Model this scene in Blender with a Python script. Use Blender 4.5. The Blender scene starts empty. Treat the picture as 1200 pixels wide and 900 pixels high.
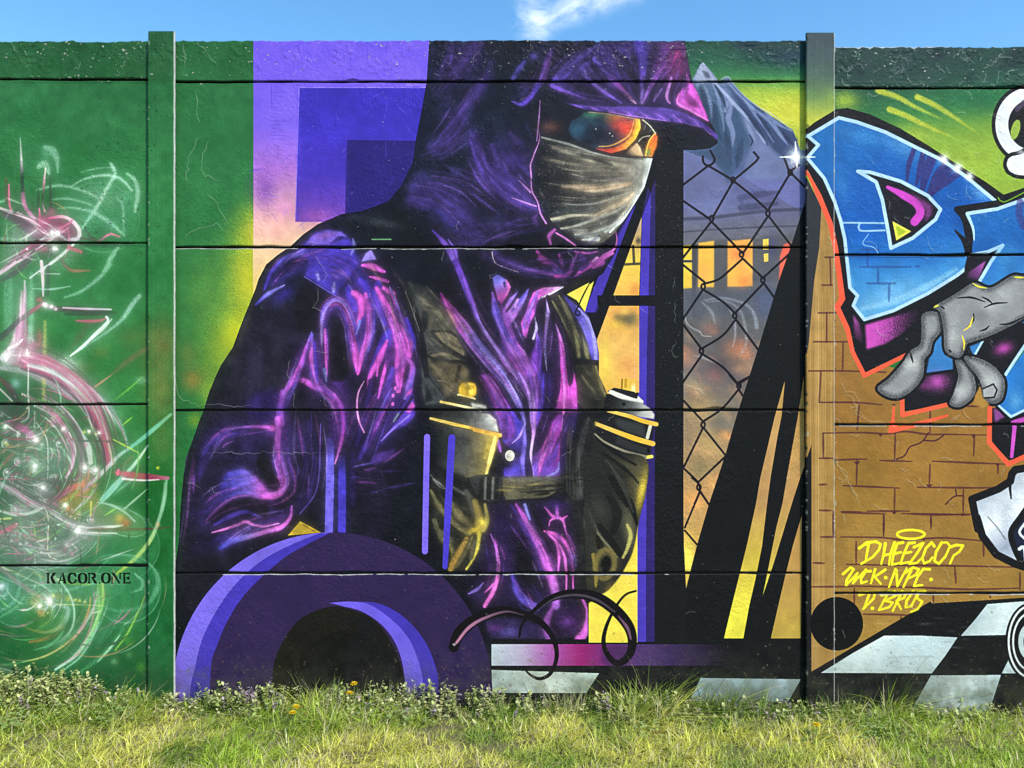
import bpy, math
import numpy as np
from mathutils import Vector

# ---------------------------------------------------------------- camera, sky, sun, exposure
scene = bpy.context.scene
PX = 0.0026                    # metres per drawing unit on the wall plane
DIST, EYE = 2.27, 0.985        # camera distance from the wall, eye height
cam_d = bpy.data.cameras.new('camera'); cam = bpy.data.objects.new('camera', cam_d)
scene.collection.objects.link(cam); scene.camera = cam
cam.location = (0, -DIST, EYE); cam.rotation_euler = (math.radians(90), 0, 0)
cam_d.sensor_width = 36; cam_d.lens = 36 * DIST / (1200 * PX); cam_d.clip_start = .02; cam_d.clip_end = 2000

SUN_EL, SUN_AZ = 49.0, 40.0    # elevation; degrees to the right of the wall's facing direction
sd = Vector((math.cos(math.radians(SUN_EL)) * math.sin(math.radians(SUN_AZ)), -math.cos(math.radians(SUN_EL)) * math.cos(math.radians(SUN_AZ)), math.sin(math.radians(SUN_EL))))
sun_d = bpy.data.lights.new('sun', 'SUN'); sun_d.energy = 4.0; sun_d.angle = math.radians(.53); sun_d.color = (1.0, .94, .84)
sun = bpy.data.objects.new('sun', sun_d); scene.collection.objects.link(sun)
sun.rotation_euler = sd.to_track_quat('Z', 'Y').to_euler(); sun.location = sd * 8

world = bpy.data.worlds.new('World'); scene.world = world; world.use_nodes = True
nt = world.node_tree; nt.nodes.clear()
def wn(t, **k):
    n = nt.nodes.new(t)
    for a, v in k.items(): setattr(n, a, v)
    return n
out = wn('ShaderNodeOutputWorld'); bg = wn('ShaderNodeBackground'); sky = wn('ShaderNodeTexSky')
sky.sky_type = 'NISHITA'; sky.sun_disc = False; sky.sun_elevation = math.radians(SUN_EL); sky.sun_rotation = math.radians(180 - SUN_AZ)
sky.air_density = 1.0; sky.dust_density = 0.0; sky.ozone_density = 1.6; sky.altitude = 200
bg.inputs['Strength'].default_value = .15
# thin fair-weather clouds: a wisp over the hood, more scattered round the sky
tc = wn('ShaderNodeTexCoord')
def wisp(d, sx, sz, rot):
    m = wn('ShaderNodeMapping'); m.vector_type = 'TEXTURE'
    v = Vector(d).normalized(); m.inputs['Location'].default_value = v; m.inputs['Rotation'].default_value = (0, rot, 0); m.inputs['Scale'].default_value = (sx, .35, sz)
    nt.links.new(tc.outputs['Generated'], m.inputs['Vector'])
    ln = wn('ShaderNodeVectorMath', operation='LENGTH'); nt.links.new(m.outputs[0], ln.inputs[0])
    r = wn('ShaderNodeMapRange', interpolation_type='SMOOTHERSTEP'); r.inputs['From Min'].default_value = 1; r.inputs['From Max'].default_value = 0; r.clamp = True
    nt.links.new(ln.outputs['Value'], r.inputs['Value']); return r.outputs['Result']
ws = [wisp((.155, 1, .535), .15, .030, -.28), wisp((.03, 1, .490), .040, .040, -.9), wisp((.085, 1, .508), .075, .024, -.45), wisp((.33, 1, .60), .16, .03, -.2), wisp((-.9, .8, .8), .3, .12, .2), wisp((.9, .9, .9), .3, .1, -.2), wisp((.3, -1, .7), .4, .15, 0), wisp((-.5, -1, .6), .3, .1, .3), wisp((1.2, -.2, .6), .3, .12, 0), wisp((.1, 1, .95), .35, .12, -.1)]
acc = ws[0]
for w_ in ws[1:]:
    a = wn('ShaderNodeMath', operation='MAXIMUM'); nt.links.new(acc, a.inputs[0]); nt.links.new(w_, a.inputs[1]); acc = a.outputs[0]
nz = wn('ShaderNodeTexNoise'); nz.inputs['Scale'].default_value = 16; nz.inputs['Detail'].default_value = 7; nz.inputs['Roughness'].default_value = .62; nz.inputs['Distortion'].default_value = .6
nm = wn('ShaderNodeMapping'); nm.inputs['Scale'].default_value = (1, 1, 1.6); nt.links.new(tc.outputs['Generated'], nm.inputs['Vector']); nt.links.new(nm.outputs[0], nz.inputs['Vector'])
nr = wn('ShaderNodeMapRange'); nr.inputs['From Min'].default_value = .38; nr.inputs['From Max'].default_value = .95; nt.links.new(nz.outputs['Fac'], nr.inputs['Value'])
ml = wn('ShaderNodeMath', operation='MULTIPLY'); nt.links.new(acc, ml.inputs[0]); nt.links.new(nr.outputs[0], ml.inputs[1])
mx = wn('ShaderNodeMix', data_type='RGBA'); nt.links.new(ml.outputs[0], mx.inputs['Factor']); hs = wn('ShaderNodeHueSaturation'); hs.inputs['Hue'].default_value = .492; hs.inputs['Saturation'].default_value = 1.24; hs.inputs['Value'].default_value = 1.36; nt.links.new(sky.outputs[0], hs.inputs['Color']); nt.links.new(hs.outputs[0], mx.inputs[6]); mx.inputs[7].default_value = (9.5, 9.8, 10.2, 1)
nt.links.new(mx.outputs[2], bg.inputs['Color']); nt.links.new(bg.outputs[0], out.inputs['Surface'])

scene.cycles.use_denoising = False; scene.render.filter_size = 1.2
vs = scene.view_settings; vs.view_transform = 'Standard'; vs.look = 'None'; vs.exposure = 0.38; vs.gamma = 1.0; vs.use_curve_mapping = False
# ---------------------------------------------------------------- paint engine
# The wall carries spray paint: flat print. It is painted here stroke by stroke
# (polygons, tapered strokes, airbrush blobs) into a generated colour map.
S = 2.0                                   # map pixels per drawing unit
X0, Y0, X1, Y1 = -60, 20, 1260, 880        # drawing units covered by the map
CW, CH = int((X1 - X0) * S), int((Y1 - Y0) * S)
rng = np.random.default_rng(7)
CAN = np.zeros((CH, CW, 3), np.float32)
BUMP = np.zeros((CH, CW), np.float32)
GRAIN = rng.random((CH, CW)).astype(np.float32)

def vnoise(h, w, cell, seed):
    r = np.random.default_rng(seed)
    gh, gw = int(h / cell) + 3, int(w / cell) + 3
    g = r.random((gh, gw)).astype(np.float32)
    y = np.arange(h, dtype=np.float32) / cell; x = np.arange(w, dtype=np.float32) / cell
    yi = y.astype(int); xi = x.astype(int)
    fy = (y - yi); fx = (x - xi)
    fy = (fy * fy * (3 - 2 * fy))[:, None]; fx = (fx * fx * (3 - 2 * fx))[None, :]
    a = g[yi][:, xi]; b = g[yi][:, xi + 1]; c = g[yi + 1][:, xi]; d = g[yi + 1][:, xi + 1]
    return (a * (1 - fx) + b * fx) * (1 - fy) + (c * (1 - fx) + d * fx) * fy

def fnoise(cell, seed, octs=4):
    o = np.zeros((CH, CW), np.float32); a = 1.0; t = 0
    for k in range(octs):
        o += a * vnoise(CH, CW, max(cell / 2 ** k, 1.01), seed + k); t += a; a *= .55
    return o / t

def spl(p, closed=False, step=2.5):
    p = np.asarray(p, np.float64)
    n = len(p)
    if n < 3: return p
    if closed: q = np.vstack([p[-1], p, p[0], p[1]]); m = n
    else: q = np.vstack([2 * p[0] - p[1], p, 2 * p[-1] - p[-2]]); m = n - 1
    out = []
    for i in range(m):
        a, b, c, d = q[i], q[i + 1], q[i + 2], q[i + 3]
        k = max(2, int(np.hypot(*(c - b)[:2]) / step))
        t = (np.arange(k) / k)[:, None]
        out.append(.5 * ((2 * b) + (c - a) * t + (2 * a - 5 * b + 4 * c - d) * t ** 2 + (-a + 3 * b - 3 * c + d) * t ** 3))
    out = np.vstack(out)
    if not closed: out = np.vstack([out, p[-1]])
    return out

def boxblur(m, r):
    r = int(round(r))
    if r < 1: return m
    for ax in (0, 1):
        for _ in range(2):
            pad = [(0, 0), (0, 0)]; pad[ax] = (r + 1, r)
            c = np.cumsum(np.pad(m, pad, mode='edge'), axis=ax, dtype=np.float64)
            n = m.shape[ax]
            if ax == 0: m = ((c[2 * r + 1:2 * r + 1 + n] - c[:n]) / (2 * r + 1)).astype(np.float32)
            else: m = ((c[:, 2 * r + 1:2 * r + 1 + n] - c[:, :n]) / (2 * r + 1)).astype(np.float32)
    return m

def polymask(p, soft=0.0):
    """filled polygon -> (alpha, y0, x0) on its own box"""
    q = (np.asarray(p) - (X0, Y0)) * S
    pad = int(soft * S * 2) + 3
    bx0 = max(int(q[:, 0].min()) - pad, 0); bx1 = min(int(q[:, 0].max()) + pad + 2, CW)
    by0 = max(int(q[:, 1].min()) - pad, 0); by1 = min(int(q[:, 1].max()) + pad + 2, CH)
    if bx1 <= bx0 or by1 <= by0: return None
    w, h = bx1 - bx0, by1 - by0
    SS = 3
    acc = np.zeros((h, w), np.float32)
    for s in range(SS):
        ys = by0 + np.arange(h) + (s + .5) / SS
        d = np.zeros((h, w + 2), np.float32)
        for i in range(len(q)):
            a, b = q[i], q[(i + 1) % len(q)]
            if a[1] == b[1]: continue
            sg = 1.0
            if a[1] > b[1]: a, b = b, a; sg = -1.0
            i0 = max(int(np.ceil(a[1] - by0 - (s + .5) / SS)), 0); i1 = min(int(np.ceil(b[1] - by0 - (s + .5) / SS)), h)
            if i1 <= i0: continue
            yy = ys[i0:i1]
            x = np.clip(a[0] + (b[0] - a[0]) * (yy - a[1]) / (b[1] - a[1]) - bx0, 0, w)
            xi = x.astype(int); f = (x - xi).astype(np.float32)
            r = np.arange(i0, i1)
            d[r, xi] += sg * (1 - f); d[r, xi + 1] += sg * f
        acc += np.clip(np.abs(np.cumsum(d[:, :w], axis=1)), 0, 1)
    acc /= SS
    if soft > 0: acc = boxblur(acc, soft * S * .5)
    return acc, by0, bx0

CLIP = [None]; SK = [1.0]; XS = [0.0]     # XS: how far strokes darken towards their edges
def comp(al, y0, x0, col, grain=.0):
    """col: (3,) or array (h,w,3), 0..255"""
    h, w = al.shape
    if CLIP[0] is not None: al = al * CLIP[0][y0:y0 + h, x0:x0 + w]
    if grain: al = np.clip(al + grain * (GRAIN[y0:y0 + h, x0:x0 + w] - .5) * 4 * al * (1 - al), 0, 1)
    v = CAN[y0:y0 + h, x0:x0 + w]
    c = np.asarray(col, np.float32)
    v += (c - v) * al[..., None]

def clip_to(p=None, soft=0, sm=0):
    if p is None: CLIP[0] = None; return
    m = np.zeros((CH, CW), np.float32)
    r = polymask(spl(p, True) if sm else p, soft)
    m[r[1]:r[1] + r[0].shape[0], r[2]:r[2] + r[0].shape[1]] = r[0]
    CLIP[0] = m

def P(p, col, soft=0, a=1.0, sm=0, grain=.0):
    r = polymask(spl(p, True) if sm else p, soft)
    if r: comp(r[0] * a, r[1], r[2], col, grain or (.5 if soft > 1 else 0))

def ramp(cols, t):
    cols = np.asarray(cols, np.float32)
    n = len(cols) - 1
    t = np.clip(t, 0, 1) * n
    i = np.minimum(t.astype(int), n - 1); f = (t - i)[..., None]
    return cols[i] * (1 - f) + cols[i + 1] * f

def G(p, p0, p1, cols, soft=0, a=1.0, sm=0, jit=.04):
    """polygon filled with a linear ramp of colours from p0 to p1"""
    r = polymask(spl(p, True) if sm else p, soft)
    if not r: return
    al, y0, x0 = r
    h, w = al.shape
    yy = (np.arange(h)[:, None] + y0) / S + Y0; xx = (np.arange(w)[None, :] + x0) / S + X0
    dx, dy = p1[0] - p0[0], p1[1] - p0[1]
    t = ((xx - p0[0]) * dx + (yy - p0[1]) * dy) / (dx * dx + dy * dy)
    t = t + jit * (GRAIN[y0:y0 + h, x0:x0 + w] - .5)
    comp(al * a, y0, x0, ramp(cols, t))

def K(p, w, col, soft=1.0, a=1.0, sm=1, grain=None, xcol=None):
    """tapered stroke; w and col may be lists spread along the path"""
    p = np.asarray(p, np.float64)
    q = spl(p, step=3.0) if (sm and len(p) > 2) else p
    if len(q) < 3: q = np.array([q[0] + (q[-1] - q[0]) * t for t in np.linspace(0, 1, 6)]) if len(q) == 2 else q
    d = np.concatenate([[0], np.cumsum(np.hypot(*np.diff(q, axis=0).T))]); L = max(d[-1], 1e-6); tt = d / L
    wl = np.atleast_1d(np.asarray(w, float))
    ww = (np.interp(tt, np.linspace(0, 1, len(wl)), wl) if len(wl) > 1 else np.full(len(tt), wl[0])) * .5 * S
    q = (q - (X0, Y0)) * S
    so = max(soft, .5) * S * SK[0]
    m = ww.max() + so + 2
    x0 = max(int(q[:, 0].min() - m), 0); x1 = min(int(q[:, 0].max() + m) + 1, CW)
    y0 = max(int(q[:, 1].min() - m), 0); y1 = min(int(q[:, 1].max() + m) + 1, CH)
    if x1 <= x0 or y1 <= y0: return
    al = np.zeros((y1 - y0, x1 - x0), np.float32); tm = np.zeros_like(al); om = np.zeros_like(al)
    for i in range(len(q) - 1):
        ax, ay = q[i]; bx, by = q[i + 1]
        r = max(ww[i], ww[i + 1]) + so + 1
        sx0 = max(int(min(ax, bx) - r), x0); sx1 = min(int(max(ax, bx) + r) + 1, x1)
        sy0 = max(int(min(ay, by) - r), y0); sy1 = min(int(max(ay, by) + r) + 1, y1)
        if sx1 <= sx0 or sy1 <= sy0: continue
        xx = np.arange(sx0, sx1, dtype=np.float32)[None, :] + .5; yy = np.arange(sy0, sy1, dtype=np.float32)[:, None] + .5
        ex, ey = bx - ax, by - ay; l2 = ex * ex + ey * ey + 1e-9
        u = np.clip(((xx - ax) * ex + (yy - ay) * ey) / l2, 0, 1)
        dist = np.sqrt((xx - ax - u * ex) ** 2 + (yy - ay - u * ey) ** 2)
        rr = ww[i] + (ww[i + 1] - ww[i]) * u
        v = np.clip((rr - dist) / so + .5, 0, 1)
        v *= np.clip(rr / .8, 0, 1)
        A = al[sy0 - y0:sy1 - y0, sx0 - x0:sx1 - x0]; Tm = tm[sy0 - y0:sy1 - y0, sx0 - x0:sx1 - x0]
        k = v > A
        A[k] = v[k]; Tm[k] = (tt[i] + (tt[i + 1] - tt[i]) * u)[k]
        om[sy0 - y0:sy1 - y0, sx0 - x0:sx1 - x0][k] = (((xx - ax) * ey - (yy - ay) * ex) / math.sqrt(l2) / np.maximum(rr, 1))[k]
    al = al * al * (3 - 2 * al)
    c = np.asarray(col, np.float32)
    if c.ndim > 1: c = ramp(c, tm)
    if xcol is not None: c = ramp(xcol, om * .5 + .5) * .6 + c * .4
    if XS[0]:
        ed = np.clip(np.abs(om), 0, 1.2) ** 2 * XS[0] * min(1, float(np.max(wl)) / 6)
        c = (c if c.ndim > 1 else np.broadcast_to(c, al.shape + (3,))) * (1 - ed)[..., None]
    comp(al * a, y0, x0, c, (.6 if soft > 2 else 0) if grain is None else grain)

def B(x, y, rx, ry, col, a=1.0, rot=0, grain=.5, pw=1.0):
    """airbrush puff"""
    m = max(rx, ry) * 1.6 + 2
    x0 = max(int((x - m - X0) * S), 0); x1 = min(int((x + m - X0) * S), CW)
    y0 = max(int((y - m - Y0) * S), 0); y1 = min(int((y + m - Y0) * S), CH)
    if x1 <= x0 or y1 <= y0: return
    xx = (np.arange(x0, x1)[None, :] / S + X0 - x); yy = (np.arange(y0, y1)[:, None] / S + Y0 - y)
    c, s = math.cos(math.radians(rot)), math.sin(math.radians(rot))
    u = (xx * c + yy * s) / rx; v = (-xx * s + yy * c) / ry
    al = np.exp(-(u * u + v * v) ** pw * 1.4).astype(np.float32)
    al[al < .03] = 0
    comp(al * a, y0, x0, col, grain)

def ELL(cx, cy, rx, ry, a0=0, a1=360, n=40, rot=0):
    t = np.radians(np.linspace(a0, a1, n)); c, s = math.cos(math.radians(rot)), math.sin(math.radians(rot))
    x = rx * np.cos(t); y = ry * np.sin(t)
    return np.stack([cx + x * c - y * s, cy + x * s + y * c], 1)

class Tz:
    """reads points off an enlarged drawing: corner and enlargement -> drawing units"""
    def __init__(s, x, y, k): s.x, s.y, s.k = x, y, k
    def __call__(s, *v): return [(s.x + v[i] / s.k, s.y + v[i + 1] / s.k) for i in range(0, len(v), 2)]
# ---------------------------------------------------------------- painting: grounds and middle bay backdrop
def rect(x0, y0, x1, y1): return [(x0, y0), (x1, y0), (x1, y1), (x0, y1)]
INK = (24, 25, 36); BLK = (27, 28, 31)
def paint_grounds():
    n1 = fnoise(60, 11, 4); n2 = fnoise(14, 31, 3)
    yy = (np.arange(CH) / S + Y0)
    g = np.stack([np.interp(yy, [20, 60, 94, 97, 200, 380, 480, 560, 680, 760, 860], c) for c in
                  ([40, 44, 46, 48, 50, 50, 44, 38, 30, 28, 28], [92, 98, 104, 114, 121, 126, 119, 116, 105, 100, 94], [56, 60, 62, 68, 70, 68, 58, 52, 54, 54, 50])], 1)
    CAN[:] = g[:, None, :]
    CAN[:] += ((n1 - .5) * 26 + (n2 - .5) * 12)[..., None]
    # scuffed brown fade across the left post
    B(189, 400, 26, 34, (140, 116, 62), .55); B(188, 455, 22, 46, (150, 125, 60), .5); B(189, 520, 18, 30, (120, 130, 70), .4)
    B(150, 395, 18, 14, (120, 112, 60), .3); B(118, 412, 12, 9, (140, 112, 60), .35); B(100, 430, 14, 10, (120, 112, 60), .3)
    # middle bay, green turning yellow along the sleeve
    P(rect(205, 44, 298, 880), (50, 116, 70), 0, .55)
    B(300, 275, 26, 40, (190, 190, 40), .85); B(292, 330, 34, 60, (196, 190, 40), .9); B(275, 395, 30, 40, (214, 200, 20), .8)
    B(262, 420, 36, 40, (150, 165, 45), .6); B(240, 350, 30, 60, (110, 150, 60), .5); B(226, 445, 16, 16, (176, 128, 60), .6)
    B(246, 460, 16, 26, (150, 170, 50), .6); B(220, 415, 12, 16, (150, 120, 60), .35); B(228, 492, 9, 10, (150, 170, 40), .55)
    # violet backdrop with the nested squares
    G(rect(297, 40, 520, 310), (0, 47), (0, 300), [(116, 92, 236), (122, 96, 240), (128, 100, 232), (166, 112, 206), (214, 164, 176), (226, 194, 150)])
    B(310, 222, 16, 26, (104, 60, 170), .55); B(335, 245, 18, 14, (206, 130, 200), .45); B(318, 270, 22, 14, (236, 170, 170), .5)
    G(rect(296.5, 284, 345, 372), (0, 285), (0, 365), [(222, 186, 158), (224, 192, 148), (214, 190, 110), (190, 185, 60)])
    G([(351, 102), (499, 102), (499, 260), (346, 260)], (0, 102), (0, 258), [(66, 52, 188), (70, 55, 196), (78, 58, 190), (120, 74, 182)])
    P([(407, 164), (489, 165), (489, 262), (404, 262)], (50, 38, 128))
    B(372, 254, 22, 12, (170, 96, 180), .55)
    K([(350.5, 102.5), (499, 102.5)], 1.1, (150, 128, 246), .6); K([(350.5, 102.5), (346.5, 255)], .9, (140, 116, 240), .6)
    P(rect(475, 96, 503, 101.6), (132, 108, 240))
    for k in range(14):
        y = 108 + k * 4.2
        K([(318, y), (322 + rng.random() * 14, y + rng.random())], 1.2, (96, 74, 200), .8, .35)

def scuffs():
    for k in range(60):
        x, y = 298 + rng.random() * 195, 50 + rng.random() * 210
        K([(x, y), (x + rng.normal() * 10, y + rng.random() * 14)], [.4, 1 + rng.random() * 2.5, .4], ((60, 46, 170), (140, 120, 245), (96, 80, 214))[k % 3], 1.6, .22)
    for k in range(26):
        t = rng.random(); B(350 + rng.normal() * 1.5, 105 + t * 150, 2.5, 5, (92, 74, 214), .3); B(355 + rng.random() * 140, 102 + rng.normal(), 5, 1.6, (96, 78, 220), .3); B(407 + rng.normal(), 168 + rng.random() * 80, 2, 5, (60, 46, 150), .3)
    for x, y, l in ((318, 100, 26), (372, 103, 14), (452, 166, 18), (478, 103, 20), (430, 47, 22)): K([(x, y), (x + .5, y + l)], [1.2, .8, 1.4], (84, 66, 206), .7, .5)

def paint_view():
    """chain-link view with the mountain, right part of the middle bay"""
    clip_to(rect(797, 44, 945.5, 760))
    n1 = fnoise(26, 71, 4)
    G(rect(790, 44, 946, 330), (0, 47), (0, 150), [(34, 66, 66), (36, 86, 76), (60, 130, 84), (150, 178, 62), (186, 190, 62), (176, 186, 70)])
    B(838, 60, 40, 26, (46, 112, 84), .5); B(925, 66, 40, 16, (34, 62, 84), .75); B(876, 52, 22, 10, (40, 60, 84), .6)
    B(925, 128, 40, 24, (196, 196, 60), .7); B(880, 110, 20, 12, (160, 180, 60), .6)
    # hazy town
    G(rect(790, 176, 946, 700), (0, 178), (0, 640), [(112, 118, 172), (102, 106, 150), (110, 110, 126), (110, 108, 112), (98, 98, 104), (106, 104, 112), (136, 118, 104), (164, 136, 100), (180, 144, 96), (186, 150, 84)])
    B(830, 240, 40, 20, (120, 128, 190), .6); B(890, 226, 36, 18, (92, 96, 158), .5); B(905, 246, 30, 12, (108, 104, 150), .5)
    # mountain
    G([(807, 110), (812, 92), (821, 75), (824, 73), (832, 82), (843, 96), (848, 92), (853, 90), (858, 96), (872, 112), (892, 128), (916, 144), (929, 152), (934, 165), (938, 176), (928, 188), (920, 195), (944, 206), (944, 250), (900, 225), (868, 206), (861, 212), (850, 203), (838, 190), (800, 176), (802, 140)],
      (0, 75), (0, 215), [(150, 158, 196), (86, 108, 146), (64, 92, 128), (66, 92, 128), (88, 104, 150), (112, 116, 178)])
    z = Tz(780, 60, 6)
    P(z(240, 230, 300, 330, 330, 420, 345, 520, 380, 620, 420, 700, 470, 860, 440, 850, 380, 790, 330, 700, 370, 640, 330, 540, 300, 480, 230, 280), (62, 84, 116), 3, .85, 1)
    P(z(385, 230, 470, 330, 540, 420, 600, 500, 660, 570, 710, 650, 780, 720, 860, 790, 980, 870, 980, 900, 560, 900, 560, 760, 600, 690, 610, 640, 560, 540, 520, 420, 470, 380, 430, 400, 400, 330), (114, 124, 172), 4, .95)
    P(z(200, 190, 260, 85, 330, 170, 380, 215, 340, 230, 300, 200, 260, 230, 220, 210), (164, 172, 206), 2, .9)
    P(z(255, 130, 300, 150, 320, 190, 280, 185), (66, 74, 104), 2, .8)
    K(z(420, 420, 440, 360, 470, 380, 440, 470, 470, 560, 480, 660), [4, 7, 5], (128, 140, 186), 3, .9)
    K(z(480, 390, 490, 480, 520, 580, 500, 680, 500, 800), [3, 8, 9, 4], (66, 90, 130), 3, .8)
    K(z(350, 240, 400, 330, 425, 400), [2, 4, 1], (46, 62, 92), 1.5, .8)
    K(z(330, 200, 420, 300, 500, 390, 560, 450, 640, 550, 700, 640), [2, 4, 4, 3], (166, 178, 218), 2, .75)
    P(z(440, 240, 490, 330, 560, 430, 620, 540, 690, 600, 770, 700, 830, 740, 920, 660, 930, 620, 880, 570, 820, 540, 760, 490, 700, 430, 620, 400, 560, 340, 480, 260), (66, 80, 124), 2.5, .9)
    for a in (z(430, 210, 500, 290, 580, 370, 640, 460, 700, 540, 760, 640), z(560, 350, 640, 420, 720, 480, 780, 560, 850, 640), z(700, 430, 790, 510, 880, 560), z(760, 500, 800, 580, 860, 660)):
        K(a, [2, 4.5, 1], (128, 144, 192), 2, .8)
    for a in (z(520, 380, 600, 470, 660, 560, 720, 660), z(640, 440, 700, 520, 760, 620), z(820, 560, 860, 620, 900, 660)):
        K(a, [1, 5, 1], (46, 58, 92), 2, .7)
    K(z(380, 205, 440, 180, 500, 260, 620, 370, 760, 450, 890, 560), 1.4, (176, 186, 214), 1, .6)
    K(z(590, 590, 612, 630, 600, 660), 1.6, (46, 58, 96), 1)
    P(z(200, 715, 330, 690, 470, 880, 440, 930, 400, 850, 320, 750), (70, 92, 128), 3, .9)
    B(858, 196, 14, 10, (66, 90, 128), .7)
    for a in (z(300, 300, 340, 420, 350, 520, 400, 640), z(250, 260, 280, 380, 300, 460), z(420, 560, 440, 680, 460, 800), z(540, 620, 520, 720, 500, 820)): K(a, [2, 8, 8, 2], (46, 64, 96), 4, .55)
    for a in (z(270, 240, 310, 340, 325, 470), z(330, 230, 370, 330, 400, 460, 410, 560), z(230, 200, 225, 260), z(560, 480, 600, 570, 640, 640)): K(a, [1, 5, 1], (140, 154, 196), 3, .6)
    # town details
    z = Tz(780, 180, 6)
    K(z(130, 460, 330, 450, 560, 420, 760, 400, 980, 390), 4, (70, 72, 96), 2, .7)
    K(z(520, 310, 640, 290, 800, 270), [6, 8, 3], (76, 76, 116), 3, .7); K(z(530, 380, 640, 370, 780, 350), [7, 8, 4], (70, 72, 108), 3, .7)
    K(z(130, 550, 400, 530, 700, 515, 930, 510), 2, (70, 70, 86), 1.5, .6); K(z(520, 320, 560, 400), 5, (84, 88, 132), 3, .6)
    P(z(180, 640, 620, 590, 900, 560, 900, 900, 180, 900), (92, 92, 100), 5, .8)
    B(846, 298, 6, 16, (136, 132, 130), .6); B(905, 290, 8, 20, (84, 86, 132), .6)
    P(z(120, 645, 188, 640, 188, 945, 120, 950), (228, 190, 70)); P(z(230, 628, 343, 612, 343, 940, 228, 940), (232, 184, 78), .8)
    P(z(434, 615, 612, 600, 612, 932, 432, 936), (236, 170, 82), .8)
    B(866, 298, 10, 10, (226, 120, 70), .7); B(858, 322, 10, 12, (232, 190, 80), .6); B(870, 330, 8, 10, (222, 130, 70), .5); B(824, 322, 7, 12, (240, 160, 90), .5)
    P(z(185, 640, 215, 640, 215, 1150, 187, 1150), (84, 84, 92), 1); P(z(345, 610, 432, 600, 432, 1130, 345, 1130), (98, 98, 106), 2)
    P(z(120, 748, 188, 748, 188, 766, 120, 766), (70, 74, 84))
    P(z(684, 603, 724, 598, 724, 675, 684, 675), (232, 190, 80)); P(z(690, 705, 722, 700, 722, 758, 692, 762), (232, 196, 90))
    P(z(830, 640, 880, 620, 880, 700, 815, 900, 795, 900, 805, 720), (232, 106, 88), 1)
    z = Tz(780, 300, 6)
    P(rect(797, 340, 946, 372), (92, 96, 114), 6, .8)
    B(898, 350, 18, 30, (84, 96, 136), .7); B(860, 395, 26, 24, (96, 96, 108), .5); B(832, 372, 10, 18, (126, 124, 124), .5)
    for (x, y, r, c, a) in ((832, 385, 10, (168, 118, 106), .5), (865, 410, 16, (212, 128, 96), .6), (862, 424, 22, (206, 150, 104), .5), (806, 420, 14, (216, 140, 106), .6),
                            (816, 425, 18, (130, 120, 120), .5), (845, 432, 24, (82, 78, 92), .6), (836, 440, 10, (160, 104, 104), .6), (812, 452, 14, (178, 156, 122), .6),
                            (842, 452, 18, (130, 116, 112), .5), (855, 470, 14, (120, 116, 110), .5), (822, 480, 22, (186, 156, 106), .6), (845, 495, 18, (112, 112, 110), .6),
                            (850, 510, 8, (226, 160, 106), .7), (830, 520, 20, (176, 150, 100), .6), (822, 550, 16, (134, 122, 90), .6), (835, 565, 12, (206, 156, 96), .6), (812, 585, 14, (206, 152, 90), .7)):
        B(x, y, r * 1.15, r * .95, c, min(1, a * 1.2)); B(x + r * .5, y + r * .4, r * .6, r * .4, tuple(v * 1.12 for v in c), a * .7)
    for k in range(70):
        x, y = 800 + rng.random() * 130, 380 + rng.random() * 230; B(x, y, 3 + rng.random() * 8, 2 + rng.random() * 5, ((206, 150, 106), (120, 112, 112), (226, 170, 120), (96, 94, 100), (190, 120, 96))[k % 5], .28, rng.random() * 90)
    K(z(270, 310, 380, 295, 480, 310, 580, 350, 630, 430, 640, 500), [1, 2, 3, 5], (180, 190, 212), 3.5, .4)
    K(z(290, 320, 430, 320, 520, 380, 560, 500, 565, 620, 520, 700), [1, 2, 3, 3, 1], (176, 182, 200), 3.5, .38)
    K(z(250, 320, 320, 390, 350, 480), [1, 4, 1], (160, 166, 186), 3, .5); K(z(430, 340, 480, 440, 490, 560, 470, 640), [1, 3, 1], (176, 180, 200), 2.5, .5)
    K(z(150, 400, 140, 450, 180, 500, 240, 530, 260, 560, 320, 565), 1.2, (206, 206, 212), .8, .45); K(z(200, 700, 300, 720, 380, 760), [1, 6, 2], (176, 172, 180), 3, .5)
    # yellow glow at the foot of the view
    B(806, 655, 10, 30, (226, 216, 86), .9)
    clip_to()
    # chain link wire
    W = (34, 28, 40)
    zb = Tz(780, 180, 6)
    for a in (zb(120, 222, 300, 85), zb(262, 20, 265, 60, 295, 85, 330, 70, 345, 40, 315, -20), zb(300, 85, 470, 185), zb(475, 190, 640, 50, 645, 20, 620, -10), zb(475, 190, 600, 290, 720, 400), zb(475, 195, 330, 450),
              zb(120, 330, 310, 460), zb(320, 480, 120, 735), zb(325, 480, 540, 700), zb(720, 400, 880, 130), zb(880, 135, 985, 240), zb(870, 130, 830, 20), zb(880, 120, 940, 80), zb(725, 440, 885, 650), zb(720, 440, 545, 700),
              zb(120, 780, 275, 905), zb(540, 740, 440, 830, 370, 885, 275, 915), zb(545, 740, 690, 880), zb(690, 870, 870, 705)):
        K(a, 2.6, W, .9)
    zc = Tz(780, 300, 6)
    for a in (zc(260, 240, 115, 455), zc(270, 240, 400, 320, 490, 405), zc(490, 400, 690, 190), zc(690, 190, 770, 300), zc(490, 440, 655, 665), zc(490, 450, 400, 560, 240, 660), zc(115, 470, 250, 650), zc(260, 690, 120, 890),
              zc(260, 690, 400, 780, 510, 900), zc(510, 890, 605, 840)):
        K(a, 2.6, W, .9)
    zd = Tz(780, 440, 6)
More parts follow.
